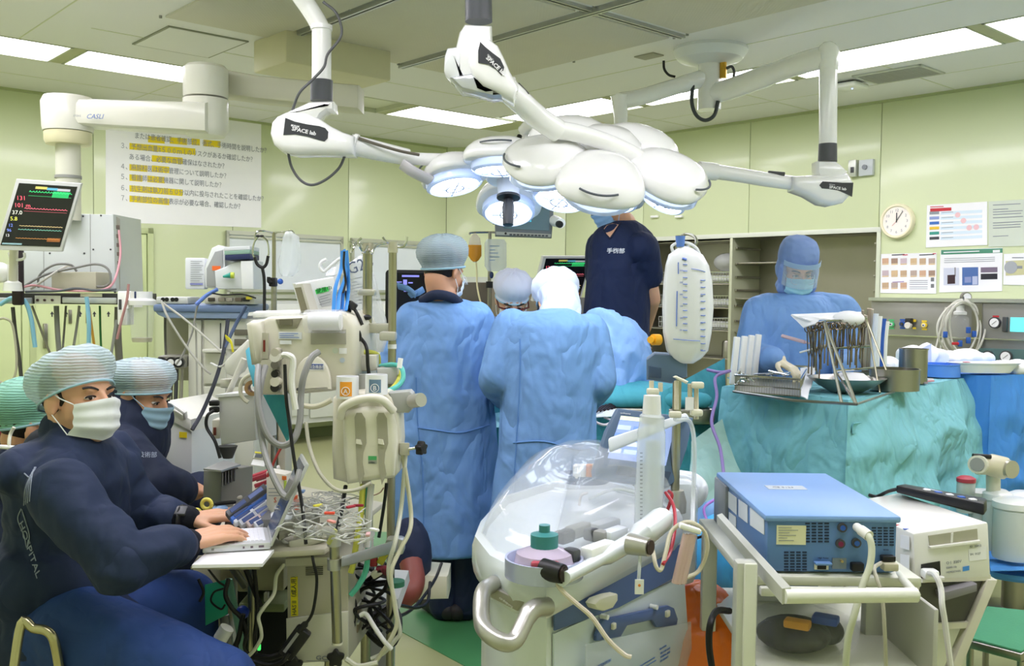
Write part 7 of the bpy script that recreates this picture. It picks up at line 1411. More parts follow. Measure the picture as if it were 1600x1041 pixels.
PO('module_front',PA,o,mat('eceeee',.35),[(383,409),(402,409),(403,452),(385,452)],.02,.095,kind='slab',bev=.003);b = MB();b.cyl(PA.at(357,433,.1),PA.at(369,431,.1),.004,.012,12);obj('green_tip',b,mat('2f9a8a',.4),o,W=True);obj('yellow_ring',MB().cyl(PA.at(369,431,.1),PA.at(374,431,.1),.012,n=12),mat('c8d84a',.4),o,W=True)
for k,(y0,y1,c) in enumerate(((388,394,'dfe3e6'),(394,400,'8fb0a0'),(400,408,'26305a'))): tag(obj('binder',MB().hexa([PA.at(358+k,y1,.1),PA.at(398,y1-2,.1),PA.at(398,y1-2,-.1),PA.at(358+k,y1,-.1),PA.at(358+k,y0,.1),PA.at(398,y0-2,.1),PA.at(398,y0-2,-.1),PA.at(358+k,y0,-.1)],.002),mat(c,.5),None),['white','green and white','navy'][k]+' binder lying on top of the monitor module rack','binder','binders on the monitor rack')
for i,(l_,m_,r_,lab) in enumerate((
    ([(252,470,3.75),(262,495,3.7),(290,540,3.65),(318,575,3.6),(330,585,3.6)],mat('a8a89e',.5),.007,'grey cable sagging from the worktop left end'),
    ([(255,474,3.75),(290,500,3.7),(330,535,3.65),(352,555,3.6)],mat('b8b8ae',.5),.007,'pale cable crossing the cream doors diagonally'),
    ([(330,455,3.7),(318,468,3.7),(308,480,3.7),(300,520,3.68),(285,555,3.65),(275,570,3.65)],mat('8d8d86',.5),.006,'thin grey cable hanging from the patient monitor'),
    ([(340,452,3.7),(322,462,3.7),(306,476,3.68)],mat('5f7fc8',.5),.012,'short blue cable bundle on the worktop'),
    ([(356,500,3.6),(350,545,3.55),(338,590,3.5),(318,640,3.45),(300,672,3.4)],mat('2b2e3a',.4),.012,'thick dark cable strapped down the front of the cream column'),
    ([(385,478,3.6),(372,500,3.6),(362,520,3.58),(350,545,3.55)],mat('4a5a78',.4),.011,'blue-black cable curving off the worktop'),
    ([(306,505,3.7),(307,560,3.7),(308,640,3.68),(305,700,3.65),(312,760,3.6)],mat('a9a99d',.5),.006,'thin grey cable running down the cream door'),
    ([(330,568,3.6),(345,573,3.5),(362,560,3.4)],mat('d5d6d2',.4),.007,'white cable bowed in front of the cream column'),
    ([(405,400,3.3),(362,470,3.65),(375,478,3.6),(398,470,3.6)],BLACK,.005,'black cable on top of the connector module'),
    ([(258,478,3.9),(258,530,3.9),(262,600,3.85)],mat('5a5a52',.5),.008,'dark tube behind the sagging grey cable'))):
    if i == 8: l_ = [(330,458,3.7),(350,461,3.68),(378,460,3.66),(400,466,3.66)]
    tag(obj('machine_cable',MB().tube(qarc(l_,7),r_*.62,7),m_),lab,'cable','cables on the anaesthesia machine')
tag(obj('yellow_tag',MB().tube(qarc([(354,528,3.5),(361,535,3.48),(364,550,3.48)],5),[(.004,.016)]*11,8),mat('f0e42a',.5),None),'yellow curled tag on the dark strapped cable','tag')
t = thing('suction_jar','clear suction jar with a white lid hanging left of the workstation','jar',Q(222,535,4.3));Yj = 4.3;a_,b_ = Q(221,534,Yj),Q(222,474,Yj)
obj('jar_body',MB().lathe([(.04,0),(.044,.01),(.056,(b_-a_).z),(.054,(b_-a_).z)],n=28),CLEAR,t);obj('yellow_dregs',MB().lathe([(0,.003),(.04,.003),(.044,.02),(0,.02)]),mat('cfc8a8',.3,alpha=.7),t);obj('lid',MB().lathe([(0,.165),(.062,.165),(.064,.185),(.045,.195),(.045,.225),(0,.225)]),WHITE,t);obj('blue_mark',MB().box((-.012,-.045,.21),(.008,.006,.03),.002),NAVYP,t)
t = thing('wall_bracket_box','narrow white bracket box with tubes left of the clear suction jar','bracket',Q(192,500,4.35));Pj = Plane(192,480,4.3);PO('bracket',Pj,t,WHITE,183,455,203,508,.05,0,bev=.006);PO('dark_slot',Pj,t,DGREY,186,468,190,484,.01,.004);PO('white_box',Pj,t,mat('e3e7e4',.4),194,482,203,508,.05,.03,bev=.004);obj('red_tube',MB().tube(qarc([(201,444,4.25),(198,470,4.25),(190,500,4.25),(183,530,4.25)],5),.006),mat('b98a88',.5),t,W=True)
t = tag(obj('steel_can',MB(Matrix.Translation(Q(187,640,3.9))).lathe([(0,0),(.05,0),(.05,.145),(.053,.15),(.047,.15),(.046,.004),(0,.004)],n=30),STEEL,None),'brushed steel can between the two nearest net caps','can')
t = thing('white_trolley_unit','white sloping floor unit with a bent handle and yellow label behind the second man','medical device',V(Q(268,700,3.5).x,3.6,0));P_ = Plane(265,690,3.45,yaw=-.25)
b = MB();P_.slab(b,[(225,640),(240,636),(300,668),(300,800),(225,800)],.3,0,.012);obj('body',b,mat('d9dcd8',.35),t,W=True);PO('top_cover',P_,t,mat('e2e2d6',.35),[(236,632),(252,628),(301,655),(300,674),(238,642)],.32,.01,kind='slab',bev=.008);obj('handle',MB().tube([P_.at(262,640,0),P_.at(266,630,.02),P_.at(274,630,.02),P_.at(294,644,.02),P_.at(290,656,0)],.009),mat('e0e0da',.3),t,W=True);PO('yellow_label',P_,t,mat('f0d828',.5),281,675,293,684,.001,.004)
# ================================================================ PERFUSION CONSOLE
PM = Plane(480,570,2.62,yaw=-.1);DEV = mat('d6d3c2',.4,coat=.1);DEVS = mat('c3c0ae',.45)
t = thing('pump_console','cream pump console with rounded shoulders and a clear covered roll in the left centre','medical pump',PM.at(480,655));
b = MB();PM.slab(b,[(402,504),(418,495),(440,494),(470,494),(486,488),(530,487),(546,495),(554,512),(554,600),(540,607),(516,612),(470,616),(448,616),(448,612),(430,614),(408,614)],.26,0,.014);obj('housing',b,DEV,t,W=True,ang=60)
b = MB();PM.slab(b,[(388,506),(398,500),(412,502),(415,520),(414,568),(396,570),(392,540)],.16,.03,.018);obj('left_lobe',b,DEV,t,W=True,ang=60)
b = MB();PM.slab(b,[(404,560),(446,560),(446,616),(406,616)],.12,.02,.008);obj('lower_block',b,DEVS,t,W=True)
PO('top_recess',PM,t,mat('8f8c78',.5),[(431,499),(472,497),(464,513),(437,514)],.02,.004,kind='slab',bev=.002);PO('recess_box',PM,t,mat('6f6c58',.5),438,499,458,508,.01,.007)
PO('roll_window',PM,t,mat('a8a69a',.4),[(486,515),(541,515),(541,538),(486,538)],.01,.004,kind='slab',bev=.002);PO('paper_print',PM,t,mat('dfe3e6',.6),436,519,472,530,.002,.004);lines(PM,t,BLU,438,470,[521,524,527],.8,.0062,frac=(.9,.7,.95));PO('paper_print',PM,t,mat('dfe3e6',.6),438,532,456,538,.002,.004)
obj('paper_roll',MB().cyl(PM.at(488,502,.02),PM.at(536,502,.02),.024,n=28),mat('eeeeee',.6),t,W=True)
b = MB();b.tube([PM.at(482,502,.02),PM.at(541,502,.02)],.032,28,cap=False);obj('clear_cover',b,mat('e6eaf6',.06,alpha=.28,coat=.8),t,W=True)
arch = [(462+29+29*math.cos(a)*-1,607-52*math.sin(a)**.8) for a in [PI*k/14 for k in range(15)]]
b = MB();PM.slab(b,[(462,612)]+arch+[(520,608)],.02,.022,.008);obj('arch_cover',b,mat('dddaca',.4),t,W=True)
PO('blue_name_label',PM,t,mat('4a5fa0',.5),486,568,509,576,.001,.0235);PO('label_border',PM,t,PAPER,485,567,510,578,.001,.0228);PM.text('救急機器部',487,574.5,.011,PAPER,t,out=.024,xs=.8)
PO('round_label',PM,t,mat('c8d0c0',.5),524,548,.008,.001,.002,kind='disc');PO('small_label',PM,t,PAPER,530,544,542,553,.001,.002);PO('round_label',PM,t,mat('c0ccd8',.5),535,563,.007,.001,.002,kind='disc')
PO('red_gauge_slot',PM,t,mat('7a2a20',.5),415.5,531,418.5,549,.004,.022);PO('slot_frame',PM,t,mat('b9b6a4',.5),411,520,423,560,.004,.019)
PO('port_plate',PM,t,mat('9a978c',.4),431,545,444,612,.02,.03,bev=.003)
for y,c,r_ in ((549,'bdb8a6',.011),(556,'e0ded2',.014),(568,'6a675c',.011),(582,'22211f',.01),(594,'d9d5c2',.013),(603,'22211f',.012)): obj('port',MB().cyl(PM.at(437,y,.01),PM.at(440,y,.055),r_,n=14),mat(c,.35),t,W=True)
obj('screw_eye',MB().cyl(PM.at(470,607,.02),PM.at(470,607,.026),.004,n=10),DGREY,t,W=True)
# hoses of the console
for i,(l_,m_,r_,lab) in enumerate((
    ([(404,572,2.5),(402,600,2.45),(405,640,2.42),(418,680,2.4),(438,696,2.4),(458,688,2.4),(468,660,2.42),(470,620,2.44),(474,590,2.44),(486,560,2.46),(498,550,2.48)],HOSEG,.0085,'thick grey hose looping from the console lobe round under its arch cover'),
    ([(415,572,2.5),(408,600,2.47),(404,640,2.45),(412,700,2.4),(425,740,2.35),(440,770,2.32),(449,778,2.3)],HOSEG,.008,'grey hose running down from the console lobe to the desk'),
    ([(449,778,2.3),(462,755,2.3),(468,735,2.32)],HOSEG,.007,'short grey hose rising beside the laptop lid'),
    ([(443,555,2.42),(452,556,2.4),(458,565,2.4),(456,600,2.4),(462,640,2.4)],mat('e6e6e0',.4),.008,'white hose bending down from the console ports'),
    ([(445,570,2.42),(447,620,2.4),(452,660,2.4),(460,720,2.38),(472,790,2.35),(478,850,2.3)],BLACK,.0045,'thin black cable hanging along the console ports'),
    ([(478,660,2.5),(484,700,2.48),(500,740,2.45),(525,765,2.45),(555,766,2.45),(580,755,2.45)],mat('c4c2b0',.4),.005,'pale cable sagging behind the two-slot canister holder'),
    ([(474,634,2.5),(490,636,2.5),(505,632,2.5),(518,625,2.5)],mat('d0ccb4',.4),.007,'cream tube joining the console to the canister holder'),
    ([(425,726,2.6),(418,745,2.6),(438,702,2.6),(448,698,2.6)],mat('a83a34',.4),.0035,'thin red line above the desk clutter'))):
    tag(obj('console_hose',MB().tube(qarc(l_,8),r_,9),m_),lab,'hose','hoses of the pump console')
tag(obj('teal_cloth',MB().hexa([Q(411,617,2.72),Q(449,617,2.72),Q(449,617,2.76),Q(411,617,2.76),Q(449,692,2.72),Q(452,690,2.72),Q(452,690,2.76),Q(449,692,2.76)]),mat('3f9aa4',.8,kind='cloth'),None),'teal cloth corner hanging in a triangle under the pump console','cloth')
tag(obj('blue_strip',MB().tube(qarc([(388,545,2.75),(392,570,2.72),(398,590,2.7),(400,604,2.7)],4),[(.003,.014)]*13,8),mat('5fc0e4',.5),None),'bright blue strip hanging behind the left lobe of the console','strap')
t = thing('tape_roll','roll of brown tape hanging on a white ring behind the console','tape',Q(394,610,2.75));obj('tape_core',MB(Matrix.Translation(Q(396,606,2.75)) @ Matrix.Rotation(PI/2,4,'X')).lathe([(.012,-.015),(.022,-.015),(.022,.015),(.012,.015),(.012,-.015)]),mat('b08a60',.5),t,W=True);obj('white_ring',MB().tube([Q(394,608,2.74)+V(.034*math.cos(a),0,.04*math.sin(a)) for a in [2*PI*k/20 for k in range(15)]],.006),CREAM,t,W=True)
t = thing('support_arm','cream jointed support arm slanting behind the pump console','support arm',Q(350,590,3.1));P_ = Plane(365,560,3.05,yaw=-.2);b = MB();P_.slab(b,[(348,574),(350,564),(384,531),(391,532),(392,545),(372,582),(362,589),(352,585)],.06,0,.012);obj('arm',b,mat('e0dfd6',.4),t,W=True);obj('rod',MB().cyl(P_.at(386,560,.02),P_.at(360,618,.02),.009),mat('d4d2c6',.4),t,W=True)
for k,(x0,y0,x1,y1) in enumerate(((336,594,352,608),(354,592,368,606),(372,590,384,602))): PO('joint_block',P_,t,mat('c9c7b8',.4),x0,y0,x1,y1,.05,-.03,bev=.004)
# back frame columns behind the desk
t = thing('console_column','pair of cream upright columns behind the grey panel and hoses','column',V(Q(432,700,3.3).x,3.35,0));P_ = Plane(400,650,3.25)
for x0,x1,c in ((418,428,'c8c5b2'),(434,446,'b9b6a4')): PO('column',P_,t,mat(c,.4),x0,560 if x0 < 400 else 610,x1,800,.1,0,bev=.006)
t = thing('grey_panel_box','blank pale grey metal box with two black plugs in its left side','electronic box',Q(370,700,2.95));P_ = Plane(368,655,2.9,yaw=-.3)
b = MB();P_.slab(b,[(340,618),(396,614),(400,688),(345,696)],.12,0,.004);obj('case',b,mat('c0c1bd',.45),t,W=True);PO('top_edge',P_,t,mat('dcdedd',.4),[(337,617),(396,613),(396,617),(340,621)],.12,.004,kind='slab')
for y in (630,640): obj('black_plug',MB().box((0,0,0),(.03,.03,.016),.004,Matrix.Translation(Q(336,y,2.92))),BLACK,t,W=True)
PO('switch_box',Plane(337,672,2.98),t,mat('d9d4c6',.4),331,656,344,686,.06,0,bev=.004);PO('red_switch',Plane(337,672,2.98),t,mat('7a3a30',.5),334,668,338,680,.01,.005);obj('funnel',MB().cyl(Q(356,697,2.98),Q(356,716,2.98),.03,.015),DGREY,t,W=True)
tag(obj('panel_cord',MB().tube(qarc([(334,642,2.9),(324,650,2.88),(323,668,2.88),(336,690,2.86),(344,716,2.85)],6),.005,7),BLACK),'black cord curving down from the blank grey metal box','cable')
# ================================================================ CANISTER HOLDER
PC = Plane(572,690,2.5,yaw=-.06)
t = thing('canister_holder','cream two-slot holder carrying the canisters lettered A and B','canister holder',PC.at(572,755))
b = MB();PC.slab(b,[(519,622),(528,616),(560,613),(600,612),(613,620),(622,650),(624,690),(620,740),(614,748),(545,757),(519,750),(517,700)],.1,0,.014);obj('shell',b,mat('dedac6',.4,coat=.1),t,W=True,ang=60)
b = MB();PC.slab(b,[(538,650),(545,640),(575,634),(600,635),(616,642),(622,665),(623,690),(618,742),(545,755),(540,720)],.03,.028,.014);obj('front_cover',b,mat('e2dfcd',.4,coat=.1),t,W=True,ang=60)
for x in (566,600):
    b = MB();PC.slab(b,[(x-8,650),(x-5,643),(x+3,643),(x+8,652),(x+10,690),(x+5,705),(x+4,720),(x+7,738),(x,754),(x-3,738),(x-5,715),(x-6,690)],.006,.031);obj('slot',b,mat('a9a693',.5),t,W=True);PO('slot_tab',PC,t,mat('e9e6d8',.4),[(x-5,683),(x+2,684),(x+4,692),(x-5,690)],.006,.036,kind='slab')
b = MB();b.tube(arc([PC.at(536,650,.03),PC.at(545,632,.05),PC.at(572,620,.06),PC.at(602,620,.06),PC.at(618,640,.03)],6),.011,12);obj('carry_handle',b,mat('e6e3d4',.35),t,W=True)
PO('green_label',PC,t,mat('4fae6a',.5),579,710,592,716,.001,.0295);PO('grey_label',PC,t,mat('9aa090',.5),579,716,592,722,.001,.0295);PC.text('OPEN',580,721,.006,INK,t,out=.03)
for x,ch,c,lab in ((543,'A','f0a030','left'),(588,'B','6a86a0','right')):
    o = thing('lettered_canister','white canister with %s badge lettered %s, %s one in the holder' % (('an orange','a grey-blue')[ch == 'B'],ch,lab),'canister',Q(x,622,2.48))
    yb = 622 if ch == 'A' else 616;yt = 588 if ch == 'A' else 585;bz_ = Q(x,yb,2.48);h = Q(x,yt,2.48).z-bz_.z;o.location = bz_
    obj('cup',MB().lathe([(0,0),(.0285,0),(.0285,h),(.0245,h),(.0245,.01),(0,.01)],n=36),mat('eef0f2',.35,coat=.3),o);cu = []
    Pq = Plane(x,yb,2.45)
    def bend(u,v,w_=.0285,x0=0): a = (u-.5)*x0;return V(math.sin(a)*(w_+.0006),-math.cos(a)*(w_+.0006),h*(.12+.66*v))
    obj('badge',MB().grid(lambda u,v: bend(u,v,.0285,1.1),10,3,.0004),mat(c,.5),o)
    obj('badge_circle',MB(Matrix.Translation((0,-.0292,h*.36)) @ Matrix.Rotation(PI/2,4,'X')).lathe([(.0095,0),(.011,0),(.011,.0014),(.0095,.0014),(.0095,0)],n=24),PAPER,o)
    text(ch,.017,Matrix.Translation((0,-.0305,h*.36-.006)) @ Matrix.Rotation(PI/2,4,'X'),PAPER,o,W=False,align='CENTER',name='letter')
t = thing('pole_clamp','grey clamp block with a silver knob holding the canister holder to its pole','clamp',Q(632,645,2.55));P_ = Plane(630,630,2.5);PO('block',P_,t,mat('a9aba6',.4),[(606,614),(640,611),(645,616),(644,640),(638,646),(618,646)],.06,0,kind='slab',bev=.008);obj('knob',MB().cyl(Q(644,627,2.5),Q(658,625,2.47),.018,n=18),SILV,t,W=True)
t = thing('star_knob','black star knob on a short clamp right of the canister holder','knob',Q(650,700,2.55));obj('clamp_bracket',MB().hexa([Q(624,712,2.5),Q(640,712,2.5),Q(640,712,2.56),Q(624,712,2.56),Q(624,692,2.5),Q(640,692,2.5),Q(640,692,2.56),Q(624,692,2.56)],.003),mat('b9b7a4',.4),t,W=True);obj('rod',MB().cyl(Q(638,702,2.5),Q(652,700,2.5),.004),CHROME,t,W=True)
def star(c,r,d,par,nm_='knob'):
    M = rotto(Vector(d));M.translation = c;pts = [((r*(1+.18*math.cos(5*a)))*math.cos(a),(r*(1+.18*math.cos(5*a)))*math.sin(a)) for a in [2*PI*k/40 for k in range(40)]]
    return obj(nm_,MB().prism(pts,.02,M,.003),BLACK,par,W=True)
star(Q(653,700,2.5),.016,(1,-.5,0),t)
# ================================================================ POLES
t = thing('console_pole','brass toned pole with double hooks rising behind the clamp bracket, left of the pair','pole',V(Q(574,700,2.8).x,2.8,0));xA = Q(574,500,2.8).x
obj('pole',MB().cyl(V(xA,2.8,.05),V(xA,2.8,Q(574,393,2.8).z),.014,n=20),BRASSY,t,W=True)
obj('collar',MB().cyl(V(xA,2.8,Q(574,397,2.8).z),V(xA,2.8,Q(574,380,2.8).z),.017,n=20),mat('b9b4a0',.3,.6),t,W=True)
for l_ in ([(574,384,2.8),(558,379,2.78),(552,388,2.76),(548,394,2.76),(551,384,2.76),(546,377,2.76)],[(574,386,2.8),(580,396,2.76),(588,384,2.78),(602,380,2.8),(612,382,2.8)],[(574,384,2.78),(568,394,2.74),(560,378,2.74),(565,372,2.74)]): obj('hook',MB().tube(qarc(l_,6),.0035,8),CHROME,t,W=True)
for y0,y1 in ((452,462),(505,520)): obj('clamp_bracket',MB().box((0,0,0),(.05 if y0 < 500 else .09,.045,Q(0,y0,2.8).z-Q(0,y1,2.8).z),.006,Matrix.Translation(V(xA+(.0 if y0 < 500 else .03),2.79,Q(574,(y0+y1)/2,2.8).z))),mat('c9c8b6',.35,.4),t,W=True)
obj('clamp_knob',MB().ell(Q(574,496,2.76),(.012,.012,.008)),BLACK,t,W=True)
t = thing('console_pole','long hooked pole with a grey collar, right one of the console pair','pole',V(Q(614,700,2.72).x,2.72,0));xB = Q(613,500,2.72).x
obj('pole',MB().cyl(V(xB,2.72,.1),V(xB,2.72,Q(613,393,2.72).z),.0115,n=20),BRASSY,t,W=True);obj('collar',MB().cyl(V(xB,2.72,Q(613,395,2.72).z),V(xB,2.72,Q(613,378,2.72).z),.014,n=20),mat('c0bda8',.3,.5),t,W=True)
for l_ in ([(613,384,2.72),(628,386,2.72),(634,380,2.72),(636,370,2.72)],[(613,382,2.72),(603,378,2.7),(598,371,2.7)]): obj('hook',MB().tube(qarc(l_,6),.0035,8),CHROME,t,W=True)
for y0,y1 in ((518,532),(572,598)): obj('clamp_bracket',MB().box((0,0,0),(.045,.045,Q(0,y0,2.72).z-Q(0,y1,2.72).z),.006,Matrix.Translation(V(xB-.01,2.71,Q(613,(y0+y1)/2,2.72).z))),mat('c0bfb2',.35,.4),t,W=True)
obj('white_band',MB().cyl(V(xB,2.72,Q(613,538,2.72).z),V(xB,2.72,Q(613,545,2.72).z),.0125,n=20),PAPER,t,W=True);obj('base_puck',MB().lathe([(0,.12),(.045,.12),(.045,.18),(.03,.2),(0,.2)],Matrix.Translation(V(xB,2.72,-.06))),mat('a9aba8',.35,.3),t,W=True)
t = thing('drip_stand','thin steel drip stand with curled hooks left of the pump console','drip stand',V(Q(428,700,3.05).x,3.05,0));xC = Q(428,450,3.05).x
obj('upper_tube',MB().cyl(V(xC,3.05,Q(428,440,3.05).z),V(xC,3.05,Q(428,363,3.05).z),.006,n=14),BRASSY,t,W=True);obj('lower_tube',MB().cyl(V(xC,3.05,.05),V(xC,3.05,Q(428,447,3.05).z),.009,n=14),STEEL,t,W=True);obj('lock_block',MB().box((0,0,0),(.022,.03,.028),.004,Matrix.Translation(V(xC,3.04,Q(428,441,3.05).z))),BLACK,t,W=True)
obj('lock_lever',MB().tube(qarc([(425,441,3.03),(420,440,3.02),(420,433,3.02)],4),.006),BLACK,t,W=True);obj('blue_knob',MB().ell(Q(438,440,3.0),(.009,.009,.009)),BLU,t,W=True)
for l_ in ([(428,364,3.05),(412,361,3.03),(402,362,3.0),(398,370,3.0),(402,374,3.0)],[(428,364,3.05),(442,363,3.03),(455,361,3.0),(460,366,3.0)]): obj('hook',MB().tube(qarc(l_,6),.003,8),CHROME,t,W=True)
for k in range(4): obj('base_leg',MB().cyl(V(xC,3.05,.05),V(xC+.2*math.cos(k*PI/2+.4),3.05+.2*math.sin(k*PI/2+.4),.03),.01),STEEL,t,W=True)
t = thing('stethoscope','black and white stethoscope hanging from the drip stand hook','stethoscope',Q(412,480,2.98))
obj('binaural',MB().tube(qarc([(404,368,2.98),(397,380,2.98),(395,395,2.98),(398,403,2.98)],6),.003),CHROME,t,W=True);obj('binaural',MB().tube(qarc([(408,368,2.98),(418,378,2.98),(420,395,2.98),(418,402,2.98)],6),.003),CHROME,t,W=True)
obj('yoke_tube',MB().tube(qarc([(398,402,2.98),(402,413,2.98),(410,418,2.98),(416,413,2.98),(419,400,2.98)],6),.005),BLACK,t,W=True);obj('tube',MB().tube(qarc([(410,418,2.98),(413,440,2.98),(413,490,2.98)],6),.005),BLACK,t,W=True)
for x in (403,409): obj('ear_tip',MB().ell(Q(x,369,2.98),(.007,.006,.004)),BLACK,t,W=True)
def filmbag(lab,pts,Y,m,th=.02,nz=.006,seed=1,name='plastic_bag',lettering=None):
    t = thing(name,lab,'bag',Q(pts[-1][0],pts[-1][1],Y));b = MB();b.loft([(Q(x,y,Y),w_*Y/FPX,th,0,.05) for x,y,w_ in pts],40)
    bm = b.b
    for v in bm.verts: p = v.co;v.co = p + V(0,1,0)*noise.noise(p*22+V(seed,0,0))*nz*1.5 + V(1,0,0)*noise.noise(p*18+V(0,seed,0))*nz
    obj('film',b,m,t,W=True,ang=80);return t
t = filmbag('crumpled clear drip bag hanging from the right hook of the drip stand',[(452,362,5),(455,370,12),(454,390,15),(452,410,16),(450,425,14),(448,432,8)],3.0,mat('e6eef2',.06,alpha=.4,coat=1,bump=.6,sc=30))
t = filmbag('clear printed plastic bag hanging between the poles with a blue strap',[(566,398,4),(560,415,18),(562,440,24),(568,470,26),(574,500,28),(578,530,26),(580,550,18)],2.9,mat('e2e8ec',.06,alpha=.38,coat=1,bump=.6,sc=30),.015)
Pz = Plane(562,450,2.86,yaw=-.15);Pz.text('G2B',546,430,.05,mat('5a6480',.5),t,rot=.35,xs=.9);lines(Pz,t,INK2,544,568,[438+k*5 for k in range(14)],1.0,.002,frac=(.9,.6,.8,.95),slope=-.25)
t = thing('blue_strap','bright blue lanyard straps looped over the pole hook','strap',Q(535,488,2.7))
for l_ in ([(535,392,2.72),(533,420,2.72),(524,450,2.7),(521,488,2.68)],[(540,392,2.72),(541,420,2.72),(537,450,2.7),(534,488,2.68)],[(537,391,2.73),(540,430,2.7),(530,460,2.69),(528,486,2.66)],[(541,392,2.71),(544,430,2.7),(544,460,2.69),(540,486,2.66)]): obj('strap',MB().tube(qarc(l_,6),[(.0025,.009)]*19,8),mat('3f8fe0',.5),t,W=True)
obj('black_loop',MB().tube(qarc([(538,393,2.69),(537,415,2.69),(540,440,2.69),(536,458,2.68)],6),[(.002,.005)]*19,8),BLACK,t,W=True)
t = thing('tilted_display','white display box tilted sideways with a bright green label','monitor',Q(500,488,2.85));P_ = Plane(495,465,2.8,yaw=.45,tilt=0)
b = MB();P_.slab(b,[(462,443),(522,433),(530,480),(528,488),(488,490),(476,488)],.05,0,.006);obj('back_shell',b,mat('e9ecec',.35),t,W=True);P3 = Plane(470,465,2.78,yaw=-.7);PO('bezel',P3,t,mat('b9b8ac',.4),[(462,444),(477,443),(490,488),(474,489)],.03,.01,kind='slab',bev=.003);PO('dark_screen',P3,t,mat('77735f',.2),[(466,450),(475,449),(485,485),(476,486)],.004,.0125,kind='slab')
PO('green_label',P_,t,mat('4fe06a',.5),[(492,453),(512,448),(514,455),(494,460)],.001,.002,kind='slab');P_.text('使用中',494,458,.016,mat('1f6a30',.5),t,out=.003,rot=.2);PO('print_label',P_,t,mat('c2c6c8',.5),[(496,462),(519,455),(521,476),(503,480)],.001,.002,kind='slab');lines(P_,t,INK2,499,518,[464,468,472,476],.8,.003,frac=(.9,.7,.95),slope=-.28)
tag(obj('white_hanger',MB().tube(qarc([(510,405,2.9),(502,410,2.9),(500,418,2.9),(506,424,2.9),(512,420,2.9),(530,405,2.9),(540,402,2.88)],6),.005,8),mat('e6e8ea',.3)),'clear curved tubing bunch hanging left of the blue lanyard','tubing')
b = MB();cloth4(b,Q(503,412,2.95),Q(540,400,2.92),Q(540,425,2.9),Q(510,432,2.92),.02,20,14,10);tag(obj('clear_pouch',b,mat('e9eef0',.06,alpha=.4,coat=1),None),'crumpled clear pouch left of the blue lanyard','pouch')
t = thing('paper_pad','white top tray of papers behind the console roll','papers',Q(440,492,2.8));obj('sheet_stack',MB().hexa([Q(395,497,2.75),Q(470,493,2.75),Q(470,490,2.95),Q(400,492,2.95),Q(395,488,2.75),Q(470,487,2.75),Q(470,484,2.95),Q(400,486,2.95)],.002),mat('eef0f0',.6),t,W=True)
# black cables on the poles
for i,(l_,lab) in enumerate((([(541,455,2.72),(545,490,2.7),(548,470,2.7)],'short black cable on the lanyard'),([(547,475,2.7),(555,485,2.68),(562,498,2.68),(566,508,2.68)],'black cable with a square connector right of the lanyard'),([(541,488,2.72),(550,515,2.7),(565,530,2.68),(573,545,2.66),(575,575,2.66),(580,600,2.66)],'black cable curving down the left pole'),([(552,520,2.66),(560,518,2.66),(562,530,2.66),(553,536,2.66)],'black cable coil by the left pole'))):
    tag(obj('pole_cable',MB().tube(qarc(l_,7),.005,7),BLACK),lab,'cable','black cables on the poles')
tag(obj('cable_connector',MB().box((0,0,0),(.022,.018,.02),.003,Matrix.Translation(Q(551,478,2.68)) @ Matrix.Rotation(.6,4,'Y')),mat('2a2a2a',.5),None),'square black connector hanging right of the lanyard','connector')
b = MB();b.tube(arc([Q(545,490,2.75),Q(550,520,2.74),Q(556,540,2.74)]),[.012]*17,8);tag(obj('black_sleeve',b,mat('3a3a3c',.6)),'ribbed black sleeve behind the left pole','sleeve')
for i,(l_,c,lab) in enumerate((([(555,553,2.7),(575,550,2.72),(590,555,2.74),(592,570,2.74)],'c8cc5a','yellow-green hose bowing between the poles'),([(595,572,2.72),(615,570,2.66),(627,575,2.64),(630,590,2.62),(622,603,2.6),(606,611,2.58)],'5fc4b8','turquoise hose bowing right around the steel pole'),([(600,576,2.74),(618,575,2.7),(624,590,2.66),(614,606,2.6),(604,612,2.58)],'d0cc50','yellow hose following the turquoise one'),)):
    tag(obj('gas_hose',MB().tube(qarc(l_,7),.0065,9),mat(c,.4)),lab,'hose','coloured hoses on the poles')
t = thing('pole_rack_block','grey rack block with a white lever on the steel pole','bracket',Q(605,600,2.7));P_ = Plane(600,585,2.66);PO('block',P_,t,mat('b9bab4',.4),[(588,576),(622,574),(624,600),(590,602)],.05,0,kind='slab',bev=.006);PO('block',P_,t,mat('d0cfc0',.4),[(556,556),(587,556),(587,580),(557,582)],.05,-.02,kind='slab',bev=.006);obj('lever',MB().cyl(Q(624,575,2.6),Q(626,560,2.6),.007),WHITE,t,W=True);obj('grey_cylinder',MB().cyl(Q(569,585,2.62),Q(569,610,2.62),.016),GREYP,t,W=True)
# ================================================================ BACK MONITORS
P_ = Plane(640,470,4.9,yaw=.1);t = thing('black_display','black framed display with violet readouts behind the grey net cap','monitor',P_.at(640,540));b = MB();P_.rect(b,602,422,694,520,.05,0,.005,.02);obj('housing',b,BLACK,t,W=True);PO('screen',P_,t,mat('10101c',.15),619,427,690,500,.002,.002)
for x0,y0,x1,y1 in ((628,430,655,433),(630,437,636,445),(631,448,635,456),(620,440,628,441.5),(638,441,645,443)): PO('screen_block',P_,t,mat('8a8ae0',.5,emit=.8),x0,y0,x1,y1,.001,.003)
P_ = Plane(742,470,5.9);t = thing('dark_display','large dark display panel behind the drip bags','monitor',P_.at(742,560));PO('housing',P_,t,mat('6a6152',.4),720,441,768,560,.05,0,bev=.01)
P_ = Plane(880,440,5.7,yaw=.25,tilt=-.1)
vitals('white framed patient monitor leaning behind the surgeon in the white hood',P_,((853,404),(922,404),(905,466),(838,466)),mat('e2e4e2',.35))
t = thing('monitor_post','grey post under the leaning monitor beside the navy scrubs','post',V(Q(908,480,5.75).x,5.75,0));obj('post',MB().cyl((0,0,0),(0,0,Q(908,465,5.75).z),.04),GREYP,t)
